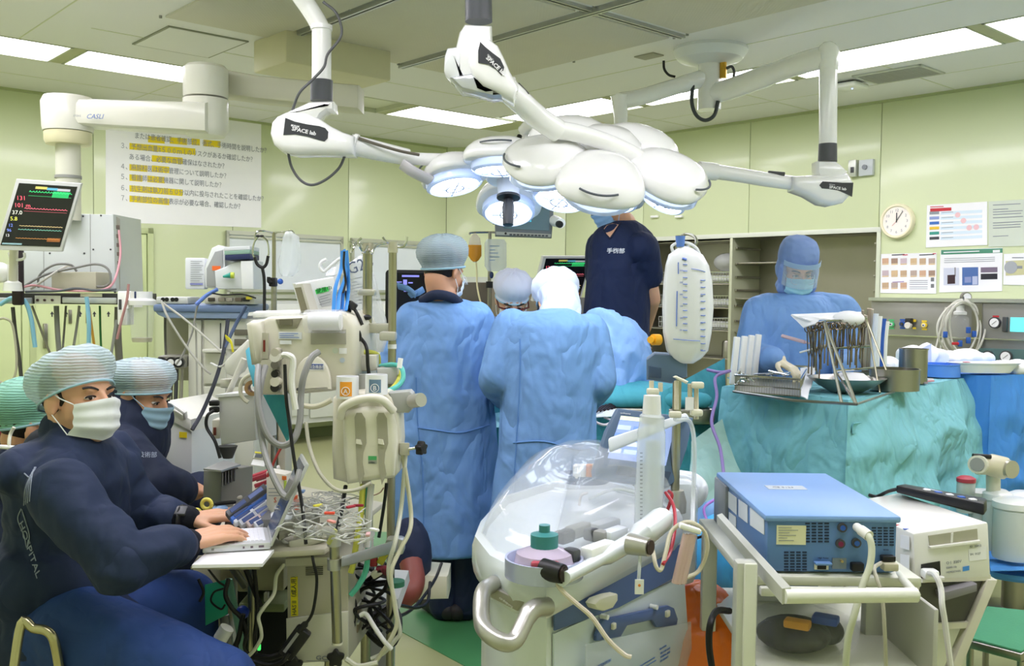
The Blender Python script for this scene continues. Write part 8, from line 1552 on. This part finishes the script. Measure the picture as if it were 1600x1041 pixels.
t = thing('drip_stand','drip stand with two bags hanging behind the operating table','drip stand',V(Q(764,500,5.6).x,5.6,0));obj('tube',MB().cyl((0,0,.05),(0,0,Q(764,362,5.6).z),.01),STEEL,t);obj('hook',MB().tube(qarc([(735,367,5.6),(736,364,5.6),(765,363,5.6),(778,364,5.6),(779,368,5.6)],4),.006),CHROME,t,W=True)
obj('lock_block',MB().cyl((0,0,Q(764,450,5.6).z),(0,0,Q(764,440,5.6).z),.02),BLACK,t)
for k in range(4): obj('base_leg',MB().cyl((0,0,.05),(.22*math.cos(k*PI/2+.4),.22*math.sin(k*PI/2+.4),.03),.012),STEEL,t)
for x in (768,788): obj('blue_knob',MB().ell(Q(x,430,5.55),(.012,.012,.02)),NAVYP,t,W=True)
t = thing('drip_bag','amber filled drip bag hanging behind the surgeons','drip bag',Q(742,408,5.6));b = MB();b.loft([(Q(742,y,5.6),w_*5.6/FPX,.02,0) for y,w_ in ((366,3),(372,8),(384,10),(400,10),(406,6),(410,2))],24);obj('bag_film',b,mat('eee6da',.1,alpha=.5),t,W=True);b = MB();b.loft([(Q(742,y,5.6),w_*5.6/FPX,.021,0) for y,w_ in ((383,10.2),(400,10.2),(406,6.5),(409,3))],24);obj('amber_fluid',b,mat('d8942a',.2),t,W=True)
obj('line',MB().tube(qarc([(744,410,5.58),(745,430,5.58),(746,450,5.56),(752,475,5.5),(762,488,5.45)],5),.005),mat('e4dcae',.3),t,W=True)
t = thing('drip_bag','clear printed drip bag hanging right of the amber one','drip bag',Q(775,425,5.55));b = MB();b.loft([(Q(774,y,5.55),w_*5.55/FPX,.025,0,.02) for y,w_ in ((374,14),(380,17),(400,17),(416,17),(424,12))],28);obj('bag_film',b,mat('dfe9ee',.08,alpha=.45,coat=1),t,W=True);lines(Plane(775,400,5.5),t,mat('6a86b0',.5),765,782,[384,390,395,401,406],1.2,0,frac=(.9,.5,.8))
# ================================================================ DESK OF THE CONSOLE
DZ = .80
t = thing('console_desk','cluttered console desk with a pale rail, carrying the laptop and dispenser rack','desk',V(Q(430,860,2.6).x,2.7,0))
d0,d1,d2,d3 = QZ(318,868,DZ),QZ(508,858,DZ),QZ(600,785,DZ),QZ(385,742,DZ)
obj('desk_top',MB().hexa([q-ZU*.016 for q in (d0,d1,d2,d3)]+[q for q in (d0,d1,d2,d3)],.004),mat('bdb9a4',.5),t,W=True)
for q in (d0,d1,d2,d3): qq = q.lerp((d0+d2)/2,.3)+V(0,.15,0);obj('desk_leg',MB().cyl(V(qq.x,qq.y,0),V(qq.x,qq.y,DZ-.016),.012),BRASSY,t,W=True)
def onD(x,y,h=0): return QZ(x,y,DZ+h)
# laptop
L0,L1,L2,L3 = onD(316,865,.012),onD(423,858,.012),onD(437,820,.012),onD(352,818,.012)
t = thing('laptop','open silver laptop seen from its side on the console desk','laptop',(L0+L2)/2)
lx = (L1-L0).normalized();ly = ZU.cross(lx);o_ = L0+ZU*.014;dw = (L1-L0).length;dd = .16
M = Matrix((lx,ly,ZU)).transposed().to_4x4();M.translation = L0
obj('base',MB(M).box((dw/2,dd/2,.008),(dw,dd,.018),.004),mat('d4d6da',.3,.3),t,W=True)
obj('keyboard_plate',MB(M).box((dw*.72,dd*.52,.0178),(dw*.42,dd*.86,.001),.0),mat('eceef4',.4),t,W=True);b = MB(M)
for i in range(6):
    for j in range(12): b.box((dw*.55+i*dw*.062,dd*.13+j*dd*.067,.0195),(dw*.05,dd*.055,.002))
obj('keys',b,mat('f2f3f8',.4),t,W=True,kind='stuff');obj('palm_rest',MB(M).box((dw*.25,dd*.5,.0178),(dw*.44,dd*.9,.001)),mat('a9a6ac',.4),t,W=True);obj('trackpad',MB(M).box((dw*.25,dd*.5,.0188),(dw*.2,dd*.34,.001)),mat('bdbac0',.35),t,W=True)
for x,w_ in ((.15,.03),(.6,.02),(.72,.03),(.86,.06)): obj('side_port',MB(M).box((dw*x,-.0005,.008),(dw*w_*1.3,.002,.005)),mat('6a5a6a',.4) if x > .2 else GREYP,t,W=True)
ScM = M @ Matrix.Translation((dw,dd/2,.016)) @ Matrix.Rotation(.42,4,'Y');obj('screen_lid',MB(ScM).box((.004,0,.1),(.008,dd,.22),.003),mat('c2c5c2',.3,.3),t,W=True);obj('display',MB(ScM).box((-.0008,0,.105),(.001,dd*.9,.19)),mat('3f4a58',.15),t,W=True)
t = tag(obj('white_sheets',MB().hexa([onD(300,888,.002),onD(410,886,-.012),onD(428,864,.0),onD(325,866,.002)]+[q+ZU*.008 for q in (onD(300,888,.002),onD(410,886,-.012),onD(428,864,.0),onD(325,866,.002))]),PAPER,None),'white paper sheets sticking out under the laptop','papers')
tag(obj('pen_tray_board',MB().hexa([onD(298,890,-.018),onD(405,890,-.02),onD(425,868,-.02),onD(310,872,-.018)]+[q+ZU*.006 for q in (onD(298,890,-.018),onD(405,890,-.02),onD(425,868,-.02),onD(310,872,-.018))]),mat('a8a48c',.5),None),'thin board under the white papers','board')
t = thing('grey_power_unit','grey finned metal box behind the typing hands','electronic box',onD(345,798));P_ = Plane(335,760,2.75,yaw=-.55)
b = MB();P_.slab(b,[(318,735),(346,738),(345,796),(316,800)],.12,0,.003);obj('case',b,mat('8a8a86',.4,.3),t,W=True);obj('lid',MB().hexa([Q(318,735,2.73),Q(346,738,2.68),Q(376,728,2.8),Q(350,722,2.86)]+[q+ZU*.005 for q in (Q(318,735,2.73),Q(346,738,2.68),Q(376,728,2.8),Q(350,722,2.86))]),mat('a9aaa8',.35,.4),t,W=True)
for k in range(6): obj('fin',MB().hexa([Q(347+k*4.6,760-k*2,2.69+.02*k),Q(349+k*4.6,760-k*2,2.69+.02*k),Q(349+k*4.6,760-k*2,2.73+.02*k),Q(347+k*4.6,760-k*2,2.73+.02*k),Q(347+k*4.6,739-k*1.6,2.69+.02*k),Q(349+k*4.6,739-k*1.6,2.69+.02*k),Q(349+k*4.6,739-k*1.6,2.73+.02*k),Q(347+k*4.6,739-k*1.6,2.73+.02*k)]),mat('77777a',.4,.3),t,W=True)
# slanted rack of strips
t = thing('dispenser_rack','slanted rack of grey, blue and white labelled strips behind the laptop','rack',onD(385,810));A_,B_ = onD(352,812,.03),onD(418,812,.03)
rk = [((352,806),(412,762),'4a4c50'),((357,812),(412,772),'3f6fc8'),((362,817),(414,780),'dfe3ea'),((372,820),(417,790),'b9bcc4'),((384,822),(421,800),'c9b9b8'),((396,823),(424,808),'d9dce4')]
for k,(p,q,c) in enumerate(rk):
    a_,b_ = Q(p[0],p[1],2.52),Q(q[0],q[1],2.64);n_ = V(.0,.012,.012);s_ = V(.012,-.006,-.012)
    st = obj('label_strip',MB().hexa([a_,a_+s_,b_+s_,b_]+[x_+V(0,.0,.012) for x_ in (a_,a_+s_,b_+s_,b_)],.001),mat(c,.4),t,W=True)
    for u0,u1,c2 in ((.08,.45,'4a5a88'),(.55,.9,'6a78a8')): a2,b2 = a_.lerp(b_,u0),a_.lerp(b_,u1);obj('dark_label',MB().hexa([x_+V(.001,-.001,.0115) for x_ in (a2+s_*.2,a2+s_*.8,b2+s_*.8,b2+s_*.2)]+[x_+V(.001,-.001,.013) for x_ in (a2+s_*.2,a2+s_*.8,b2+s_*.8,b2+s_*.2)]),mat(c2,.4),st,W=True)
obj('rack_body',MB().hexa([Q(350,826,2.55),Q(424,826,2.55),Q(424,826,2.75),Q(350,826,2.75),Q(352,814,2.56),Q(424,812,2.56),Q(416,768,2.76),Q(410,764,2.76)]),mat('6a6b6c',.5),t,W=True)
# small clutter on the desk
t = thing('medicine_carton','white medicine carton with an orange corner among the clutter','carton',onD(432,805));P_ = Plane(430,770,2.62,yaw=-.2);b = MB();P_.slab(b,[(416,737),(446,742),(447,802),(417,800)],.05,0,.001);obj('box',b,mat('e6e2d6',.6),t,W=True);PO('orange_corner',P_,t,mat('e87830',.5),441,744,448,750,.001,.002);PO('green_edge',P_,t,mat('b4c850',.5),444,751,448,770,.001,.002);lines(P_,t,INK2,420,440,[763,769,774],1,.002);P_.text('S',428,785,.02,mat('d0603a',.5),t,out=.002)
for k,(x,y,r_,h_,c,lab) in enumerate(((452,800,.02,.05,'c8502a','orange-red pill bottle beside the white carton'),(460,798,.014,.045,'d8683a','smaller orange bottle by the laptop lid'),(433,738,.012,.02,'5a4a8a','violet capped vial behind the carton'),(442,735,.012,.022,'e4e4ee','white capped vial behind the carton'),(412,752,.012,.02,'e8e0e0','white stopper in front of the red vials'),(419,757,.012,.02,'f0f0f0','second white stopper in front of the red vials'))):
    o = thing('small_bottle',lab,'bottle',onD(x,y));obj('bottle_body',MB().lathe([(0,0),(r_,0),(r_,h_*.7),(r_*.6,h_*.8),(0,h_*.8)]),mat(c,.3),o);obj('cap',MB().lathe([(0,h_*.8),(r_*.7,h_*.8),(r_*.7,h_),(0,h_)]),mat(c,.4),o)
for k,(x,y,c) in enumerate(((388,752,'a03040'),(394,745,'c04050'),(400,750,'8a2838'),(408,758,'e4d8d4'),(398,760,'b03848'),(404,742,'e8e4e0'),(412,764,'3a7fd0'))):
    p = onD(x,y,.03);tag(obj('sample_tube',MB().cyl(p,p+V(.05,.03,.015),.007,n=10).cyl(p+V(.05,.03,.015),p+V(.062,.036,.019),.009,n=10),mat(c,.3),None),['dark red','bright red','maroon','pinkish white','crimson','white','blue'][k]+' sample tube heaped behind the strip rack','sample tube','sample tubes heaped on the desk')
t = thing('handheld_meter','small yellow topped handheld meter on a white card above the desk','meter',onD(405,728));P_ = Plane(402,716,2.7,yaw=-.2,tilt=.7);PO('body',P_,t,mat('d8d8cc',.4),[(398,706),(416,708),(412,718),(394,716)],.015,0,kind='slab',bev=.003);PO('yellow_top',P_,t,mat('e8e040',.4),[(399,706),(415,708),(414,710),(398,708)],.002,.002,kind='slab');PO('display',P_,t,mat('5a6068',.3),[(400,710),(411,711),(409,716),(398,715)],.001,.002,kind='slab');PO('white_card',P_,t,PAPER,[(395,716),(414,719),(412,728),(391,725)],.003,-.004,kind='slab')
for k,(x,y,lab) in enumerate(((307,804,'yellow ring scissors handle left of the typing hands'),(323,788,'second yellow ring handle beside the grey finned box'))):
    c_ = Q(x,y,2.62);tag(obj('yellow_ring',MB().tube([c_+V(.013*math.cos(a),0,.013*math.sin(a)) for a in [2*PI*j/20 for j in range(21)]],.0055,8),mat('e8e06a',.4),None),lab,'tape ring')
tag(obj('blue_ring_cap',MB().lathe([(0,0),(.02,0),(.022,.012),(.012,.02),(0,.02)],Matrix.Translation(onD(344,800,.02))),mat('9ac0e8',.3,alpha=.8),None),'clear and blue ring cap at the left end of the strip rack','cap')
for k,(x,y,w_) in enumerate(((352,786,.06),(362,778,.06),(370,770,.05),(376,790,.04))): tag(obj('steel_clamp',MB(Matrix.Translation(onD(x,y,.045)) @ Matrix.Rotation(.5,4,'Z')).box((0,0,0),(w_,.014,.01),.004),mat('d8d4c8',.3,.4) if k % 2 else BLACK,None),['black','pale steel','second black','second pale steel'][k]+' clamp lying between the finned box and the strip rack','clamp')
t = thing('white_label_block','white tilted block of labels right of the strip rack','label block',onD(445,822));obj('block',MB().hexa([onD(420,826,.0),onD(462,826,0),onD(464,812,0),onD(424,812,0),onD(420,812,.03),onD(456,812,.03),onD(462,800,.045),onD(424,800,.045)],.003),mat('e6ecf0',.5),t,W=True)
# clear tubing pouches : a heap
b = MB()
for k in range(46):
    x,y = R.uniform(455,558),R.uniform(770,842);x += (y-770)*.25-10;p = onD(x,y,R.uniform(.03,.12));r0 = R.uniform(.02,.04);ph = R.uniform(0,6)
    b.tube([p+V(r0*1.3*math.cos(a+ph),r0*.8*math.sin(a+ph),.006*math.sin(3*a)) for a in [R.uniform(4,6)*j/14 for j in range(15)]],.0017,5)
o = obj('tubing_heap',b,mat('d4d6d0',.15,alpha=.6),None);tag(o,'heap of clear coiled tubing packs on the desk right of the laptop','tubing');o['kind'] = 'stuff'
b = MB()
for k in range(9): x,y = R.uniform(462,545),R.uniform(775,838);cloth4(b,onD(x-18,y+8,.05),onD(x+18,y+6,.05),onD(x+20,y-6,.1),onD(x-14,y-8,.1),.012,22,8,6,.001,seed=k)
o = obj('film_heap',b,mat('e2e6e4',.06,alpha=.3,coat=1),None,ang=80);tag(o,'glossy film wrapping over the heap of clear tubing packs','film');o['kind'] = 'stuff'
for k,(x,y,c) in enumerate(((515,802,'e0503a'),(497,790,'d8d04a'),(473,768,'8aa8e0'),(518,815,'e89a90'),(560,790,'8a2030'),(548,792,'a83040'),(575,835,'c8a0a0'),(585,828,'e4e4e4'))):
    tag(obj('clip',MB(Matrix.Translation(onD(x,y,.12)) @ Matrix.Rotation(k*.8,4,'Z')).box((0,0,0),(.025,.01,.006),.002),mat(c,.4),None),['red','yellow','pale blue','pink','dark red','crimson','dusty pink','white'][k]+' clip among the clear tubing packs','clip','coloured clips in the tubing heap')
tag(obj('grey_bracket',MB().hexa([onD(430,838,.02),onD(498,812,.02),onD(500,818,.02),onD(436,846,.02)]+[q+ZU*.03 for q in (onD(430,838,.02),onD(498,812,.02),onD(500,818,.02),onD(436,846,.02))],.003),mat('8c897c',.45),None),'grey metal bracket lying behind the laptop lid','bracket')
tag(obj('curved_handle_bar',MB().hexa([Q(455,866,2.42),Q(510,842,2.45),Q(512,846,2.5),Q(458,870,2.48),Q(448,845,2.42),Q(510,834,2.45),Q(512,836,2.5),Q(450,848,2.48)],.01),mat('cbc9b8',.4),None),'cream curved handle bar at the front of the desk','handle bar')
t = cord('white_cable','white cable curling in a C shape behind the laptop lid','cable',[(468,828,2.5),(448,822,2.48),(438,832,2.47),(442,845,2.45),(455,850,2.45),(480,845,2.45)],.004,mat('e6e6e2',.4))
# front rail, post and lower units
t = thing('rail_frame','grey rail arm joined by round clamps to a short steel post at the desk front','rail',Q(520,870,2.4));P_ = Plane(580,860,2.42,yaw=.3)
obj('rail_arm',MB().hexa([Q(533,887,2.36),Q(624,862,2.6),Q(624,862,2.64),Q(533,887,2.4),Q(533,870,2.36),Q(624,842,2.6),Q(624,842,2.64),Q(533,870,2.4)],.004),mat('a6a8a4',.3,.5),t,W=True)
for y0,y1 in ((834,853),(873,890)): obj('round_clamp',MB().cyl(Q(522,y0,2.38),Q(522,y1,2.38),.017,n=24),SILV,t,W=True)
obj('short_post',MB().cyl(Q(522,840,2.38),Q(527,1006,2.38),.0125,n=20),BRASSY,t,W=True);obj('post_cap',MB().cyl(Q(527,1004,2.38),Q(527,1007,2.38),.0135,n=20),CREAM,t,W=True);obj('green_lever',MB().tube([Q(513,850,2.34),Q(525,828,2.34)],[(.004,.008)]*2,8),mat('b9bc6a',.4),t,W=True);obj('end_block',MB().box((0,0,0),(.05,.05,.045),.01,Matrix.Translation(Q(618,852,2.62))),SILV,t,W=True)
PH = Plane(495,950,2.52,yaw=-.08)
t = thing('lower_console_box','tall cream computer-like box with a yellow Japanese label under the desk','electronic box',PH.at(495,1035));b = MB();PH.slab(b,[(447,876),(545,872),(545,1030),(449,1038)],.3,0,.008);obj('case',b,mat('bfbaa6',.45),t,W=True)
PO('top_cover',PH,t,mat('cfcbb8',.4),[(446,872),(546,868),(546,881),(447,885)],.31,.006,kind='slab',bev=.004);PO('lower_panel',PH,t,mat('d9d7c8',.4),[(448,966),(545,954),(545,1030),(449,1037)],.01,.008,kind='slab',bev=.004)
for k in range(5): PO('vent_slit',PH,t,mat('4a483c',.6),[(478,886+k*2.9),(505,885+k*2.9),(505,886.2+k*2.9),(478,887.2+k*2.9)],.002,.003,kind='slab')
PO('yellow_label',PH,t,mat('f0e028',.5),[(454,902),(465,901),(466,962),(455,963)],.001,.002,kind='slab');PH.text('HAS II（成人用）',463.5,961,.0155,INK,t,out=.003,rot=PI/2+.02,xs=.95);PH.text('GCX',495,1029,.016,INK2,t,out=.01,bold=.0004,xs=1.3);PO('name_line',PH,t,INK2,480,1031.2,520,1032,.0006,.0088)
star(PH.at(528,1022,.02),.02,(0.1,-1,0),t,'star_knob');star(PH.at(464,1033,.02),.02,(0.1,-1,0),t,'star_knob')
t = thing('power_adapter','black laptop power brick hanging against the tall cream box','power adapter',Q(461,1028,2.4));b = MB(Matrix.Translation(Q(461,1004,2.42)) @ Matrix.Rotation(.62,4,'Y'));b.box((0,0,0),(.042,.03,.085),.006);obj('brick',b,mat('1b1b1d',.4),t,W=True);b = MB(Matrix.Translation(Q(461,1004,2.42)) @ Matrix.Rotation(.62,4,'Y'));b.box((-.008,-.0155,0),(.008,.001,.06));obj('white_label',b,mat('9a9a9c',.5),t,W=True)
obj('cord',MB().tube(qarc([(468,985,2.4),(485,965,2.4),(492,940,2.4),(495,905,2.4),(490,880,2.4),(487,862,2.42)],6),[.0085]*4+[.004]*27,8),BLACK,t,W=True)
obj('cord',MB().tube(qarc([(452,1020,2.4),(440,1035,2.4),(420,1040,2.42),(395,1034,2.45),(370,1030,2.5)],6),.006,8),BLACK,t,W=True)
# lower left: teal board, adapters, cables
t = tag(obj('teal_board',MB().hexa([Q(321,978,2.5),Q(356,960,2.5),Q(356,960,2.506),Q(321,978,2.506),Q(320,914,2.5),Q(357,905,2.5),Q(357,905,2.506),Q(320,914,2.506)],.001),mat('1f9a80',.5),None),'teal plastic board hanging on a black cord by the typist knee','board')
t = thing('white_adapter','white cylindrical adapter on a pale cable beside the teal board','adapter',Q(352,1000,2.4));obj('adapter_body',MB().cyl(Q(344,999,2.4),Q(355,981,2.4),.018,n=20),mat('e9e9e4',.35),t,W=True);obj('cord',MB().tube(qarc([(342,1000,2.4),(337,1015,2.4),(345,1032,2.4),(370,1036,2.4),(392,1022,2.4),(407,1000,2.4),(408,985,2.4),(404,965,2.4),(412,950,2.4),(428,928,2.42),(432,900,2.44),(444,882,2.46)],6),.0048,8),mat('d2d2bc',.4),t,W=True)
tag(obj('blue_ball_knob',MB().ell(Q(379,957,2.55),(.018,.018,.018)),mat('1f3fb0',.4),None),'dark blue round knob under the desk','knob')
t = thing('under_desk_cabinet','olive cream cabinet boxes under the console desk','cabinet',V(Q(410,940,2.85).x,2.95,0));P_ = Plane(400,940,2.8)
for x0,y0,x1,y1,c in ((300,885,345,990,'bcb79c'),(368,888,396,928,'a7a384'),(396,884,442,926,'b3b08e'),(372,944,444,958,'8f9a70'),(300,992,340,1060,'b9b6a4')): PO('cabinet_box',P_,t,mat(c,.5),x0,y0,x1,y1,.2,R.uniform(-.03,.0),bev=.006)
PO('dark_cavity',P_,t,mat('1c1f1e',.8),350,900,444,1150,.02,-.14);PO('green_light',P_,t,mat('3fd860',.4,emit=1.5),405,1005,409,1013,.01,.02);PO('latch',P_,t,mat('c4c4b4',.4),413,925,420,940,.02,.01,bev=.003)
t = thing('green_grey_struts','slanting green and grey struts under the desk by the teal board','strut',Q(370,1030,2.55));obj('green_strut',MB().tube([Q(358,905,2.6),Q(388,1060,2.6)],[(.006,.018)]*2,8),mat('8fc4b0',.4),t,W=True);obj('grey_strut',MB().tube([Q(350,960,2.62),Q(366,1060,2.62)],[(.01,.022)]*2,8),mat('8f9094',.4),t,W=True);obj('dark_arm',MB().tube([Q(362,886,2.5),Q(384,918,2.5)],[(.008,.018)]*2,10),mat('5d5c52',.4),t,W=True)
CB = [([(357,905,2.45),(352,930,2.45),(362,950,2.45),(374,962,2.46)],.006),([(322,885,2.46),(340,908,2.46),(352,918,2.46),(335,925,2.46),(330,940,2.46),(345,952,2.46),(352,945,2.46)],.0028),([(396,880,2.48),(400,920,2.5),(402,960,2.5),(398,1000,2.5),(402,1060,2.5)],.006),([(384,890,2.5),(392,910,2.5),(402,935,2.52),(408,948,2.52)],.007),([(372,958,2.5),(385,985,2.5),(382,1012,2.5),(395,1030,2.5)],.005),([(390,1024,2.5),(420,1028,2.5),(446,1020,2.5)],.009),([(310,905,2.5),(318,925,2.5),(312,940,2.5)],.004),([(340,1040,2.5),(360,1020,2.5),(372,1000,2.5),(380,960,2.5)],.007)]
for k,(l_,r_) in enumerate(CB): tag(obj('black_cable',MB().tube(qarc(l_,6),r_,7),BLACK),'black cable ' + ['looping right of the teal board','thin loop tied round the teal board','hanging straight through the under-desk gap','thick piece curving under the papers','below the blue ball knob','thick run along the bottom of the gap','short loop by the typist cuff','crossing the green strut'][k],'cable','black cables under the desk')
# cables right of the box
R2 = random.Random(11);cols = [BLACK]*5+[mat('26282c',.5)]*2
for k in range(12):
    x0 = R2.uniform(548,600);l_ = [(x0,R2.uniform(880,900),2.6+R2.uniform(0,.15))]
    for j in range(4): l_.append((max(550,min(612,x0+R2.uniform(-40,40))),905+j*28+R2.uniform(-14,14),2.55+R2.uniform(0,.2)))
    tag(obj('tangled_cable',MB().tube(qarc(l_,7),R2.choice((.004,.005,.006)),7),R2.choice(cols)),'dark cable in the tangle right of the tall cream box','cable','tangle of dark cables behind the short post')
for k,(l_,r_,c,lab) in enumerate((
    ([(634,705,2.55),(630,760,2.55),(626,800,2.55),(618,845,2.5),(608,880,2.5),(608,905,2.5),(614,925,2.5),(620,960,2.5),(625,988,2.5),(618,1000,2.5),(600,1020,2.5),(580,1030,2.5)],.0058,'dfe0d0','white cable falling from the star knob down the right pole, inner of the pair'),
    ([(626,700,2.55),(634,740,2.55),(642,800,2.55),(640,830,2.52),(625,860,2.5),(612,890,2.48),(612,915,2.48),(617,950,2.48),(620,975,2.48),(610,1000,2.48),(590,1030,2.48),(570,1060,2.48)],.0058,'d6d4b8','cream cable bowing right of the pole, outer of the pair'),
    ([(567,757,2.5),(564,800,2.5),(558,840,2.5),(552,880,2.5),(548,895,2.5)],.008,'d4d45a','yellow hose hanging from the canister holder'),
    ([(571,757,2.52),(574,800,2.52),(575,850,2.52),(572,890,2.52),(560,915,2.52),(548,930,2.52)],.0075,'5fcab0','turquoise hose hanging beside the yellow one'),
    ([(580,757,2.5),(577,790,2.5),(575,830,2.5),(573,855,2.5)],.009,'cfcfc8','pale grey hose hanging beside the turquoise one'),
    ([(604,755,2.55),(600,790,2.55),(592,840,2.55)],.0045,'1a1a1c','black cable hanging from the right of the canister holder'),
    ([(540,760,2.55),(535,790,2.5),(530,815,2.45),(526,832,2.42)],.006,'1a1a1c','black cable hanging left under the canister holder'),
    ([(558,780,2.6),(590,772,2.62),(600,762,2.62)],.002,'d8b8a8','thin pink line bowing under the canister holder'),
    ([(562,962,2.5),(572,960,2.5),(585,980,2.48),(600,1002,2.46),(612,1015,2.46)],.006,'e2e2dc','white cable slanting down right of the brown ports'),
    ([(540,1030,2.44),(560,1041,2.44),(590,1036,2.44)],.007,'d8d8c4','white cable lying at the foot of the cream box'))):
    tag(obj('hanging_cable',MB().tube(qarc(l_,6),r_,8),mat(c,.4)),lab,'cable','cables and hoses hanging round the poles')
for k,(x,y,c) in enumerate(((584,875,'a02a34'),(598,872,'c8c040'),(590,895,'e2dfcf'),(598,890,'a83a58'),(604,893,'7a2a38'))): tag(obj('small_connector',MB(Matrix.Translation(Q(x,y,2.6)) @ Matrix.Rotation(k*.5,4,'Y')).box((0,0,0),(.02,.02,.035),.004),mat(c,.4),None),['red','yellow','cream','magenta','maroon'][k]+' connector in the cable tangle behind the rail arm','connector','connectors in the cable tangle')
tag(obj('green_band',MB().cyl(V(Q(616,914,2.6).x,2.62,Q(616,911,2.6).z),V(Q(616,914,2.6).x,2.62,Q(616,919,2.6).z),.026,n=20),mat('3a7a5c',.6),None),'dark green strap binding cables to the right pole','strap')
for k,(y0,y1) in enumerate(((948,965),(975,990))): o = thing('port_block',['upper','lower'][k]+' brown and cream port block at the side of the tall cream box','port block',Q(553,y1,2.62));Pp = Plane(553,(y0+y1)/2,2.6);PO('block',Pp,o,mat('8d7f68',.5),547,y0,560,y1,.06,0,bev=.004);PO('cream_lid',Pp,o,CREAM,546,y0-2,561,y0+1,.065,.004,bev=.002)
t = thing('low_base_unit','pale grey base unit on the floor behind the cable tangle','base unit',V(Q(600,940,2.95).x,3.0,0));P_ = Plane(595,935,2.85);PO('upper_slab',P_,t,mat('b9bbb4',.4),[(563,932),(622,936),(624,953),(563,950)],.3,0,kind='slab',bev=.006);PO('blue_block',P_,t,mat('2f78b4',.4),560,952,580,1000,.1,.02,bev=.006);PO('pedestal',P_,t,mat('9a9c96',.4),575,953,605,1080,.15,-.05)
obj('wheel_hub',MB().lathe([(0,0),(.06,0),(.06,.04),(.045,.06),(0,.06)],Matrix.Translation(V(Q(570,1000,2.7).x,2.7,.25))),mat('8f90a0',.4),t,W=True)
tag(obj('coiled_black_hose',MB().tube([Q(598,985,2.75)+V(.05*math.cos(a),.03*math.sin(a*2),.05*math.sin(a)+.0008*a) for a in [j*.35 for j in range(60)]],.007,7),BLACK),'coil of black hose on the low base unit','hose')
t = thing('floor_unit','white floor unit with a red-brown hose behind the gowned assistant legs','floor unit',V(Q(668,920,3.9).x,4.0,0));P_ = Plane(665,920,3.8);PO('body',P_,t,mat('d0cdb4',.5),[(632,905),(668,898),(700,900),(700,938),(640,940)],.2,0,kind='slab',bev=.02);obj('brown_hose',MB().tube(qarc([(642,880,3.7),(646,905,3.65),(640,925,3.6),(628,935,3.6)],5),[.045]*16,12),mat('7d3f34',.5),t,W=True);obj('dark_cloth',MB().ell(Q(640,870,3.85),(.09,.09,.16)),NAVY,t,W=True)
for k,l_ in enumerate(([(690,880,3.7),(680,905,3.65),(660,935,3.5),(640,955,3.3),(620,965,3.1)],[(672,910,3.6),(668,940,3.5),(650,950,3.3),(620,945,3.1)])): tag(obj('floor_cable',MB().tube(qarc(l_,6),.006,7),BLACK),['long','short'][k]+' black cable trailing over the floor behind the poles','cable','cables behind the poles')
# chair and bits at the far left edge
t = thing('white_chair_back','white metal seat rail and green tube at the left edge behind the green cap','chair',Q(0,745,2.7));obj('back_rail',MB().tube(qarc([(-20,698,2.7),(10,699,2.7),(38,701,2.7)],5),.006),WHITE,t,W=True);obj('green_tube',MB().tube(qarc([(18,668,3.1),(8,700,3.1),(3,760,3.1)],5),.014),mat('6aa070',.5),t,W=True);obj('loop',MB().tube(qarc([(16,740,2.7),(14,700,2.7),(16,680,2.72),(22,668,2.72)],5),.005),mat('d6d6c4',.4),t,W=True);obj('red_bag',MB().ell(Q(12,690,3.2),(.06,.05,.09)),mat('7a1f34',.6),t,W=True)
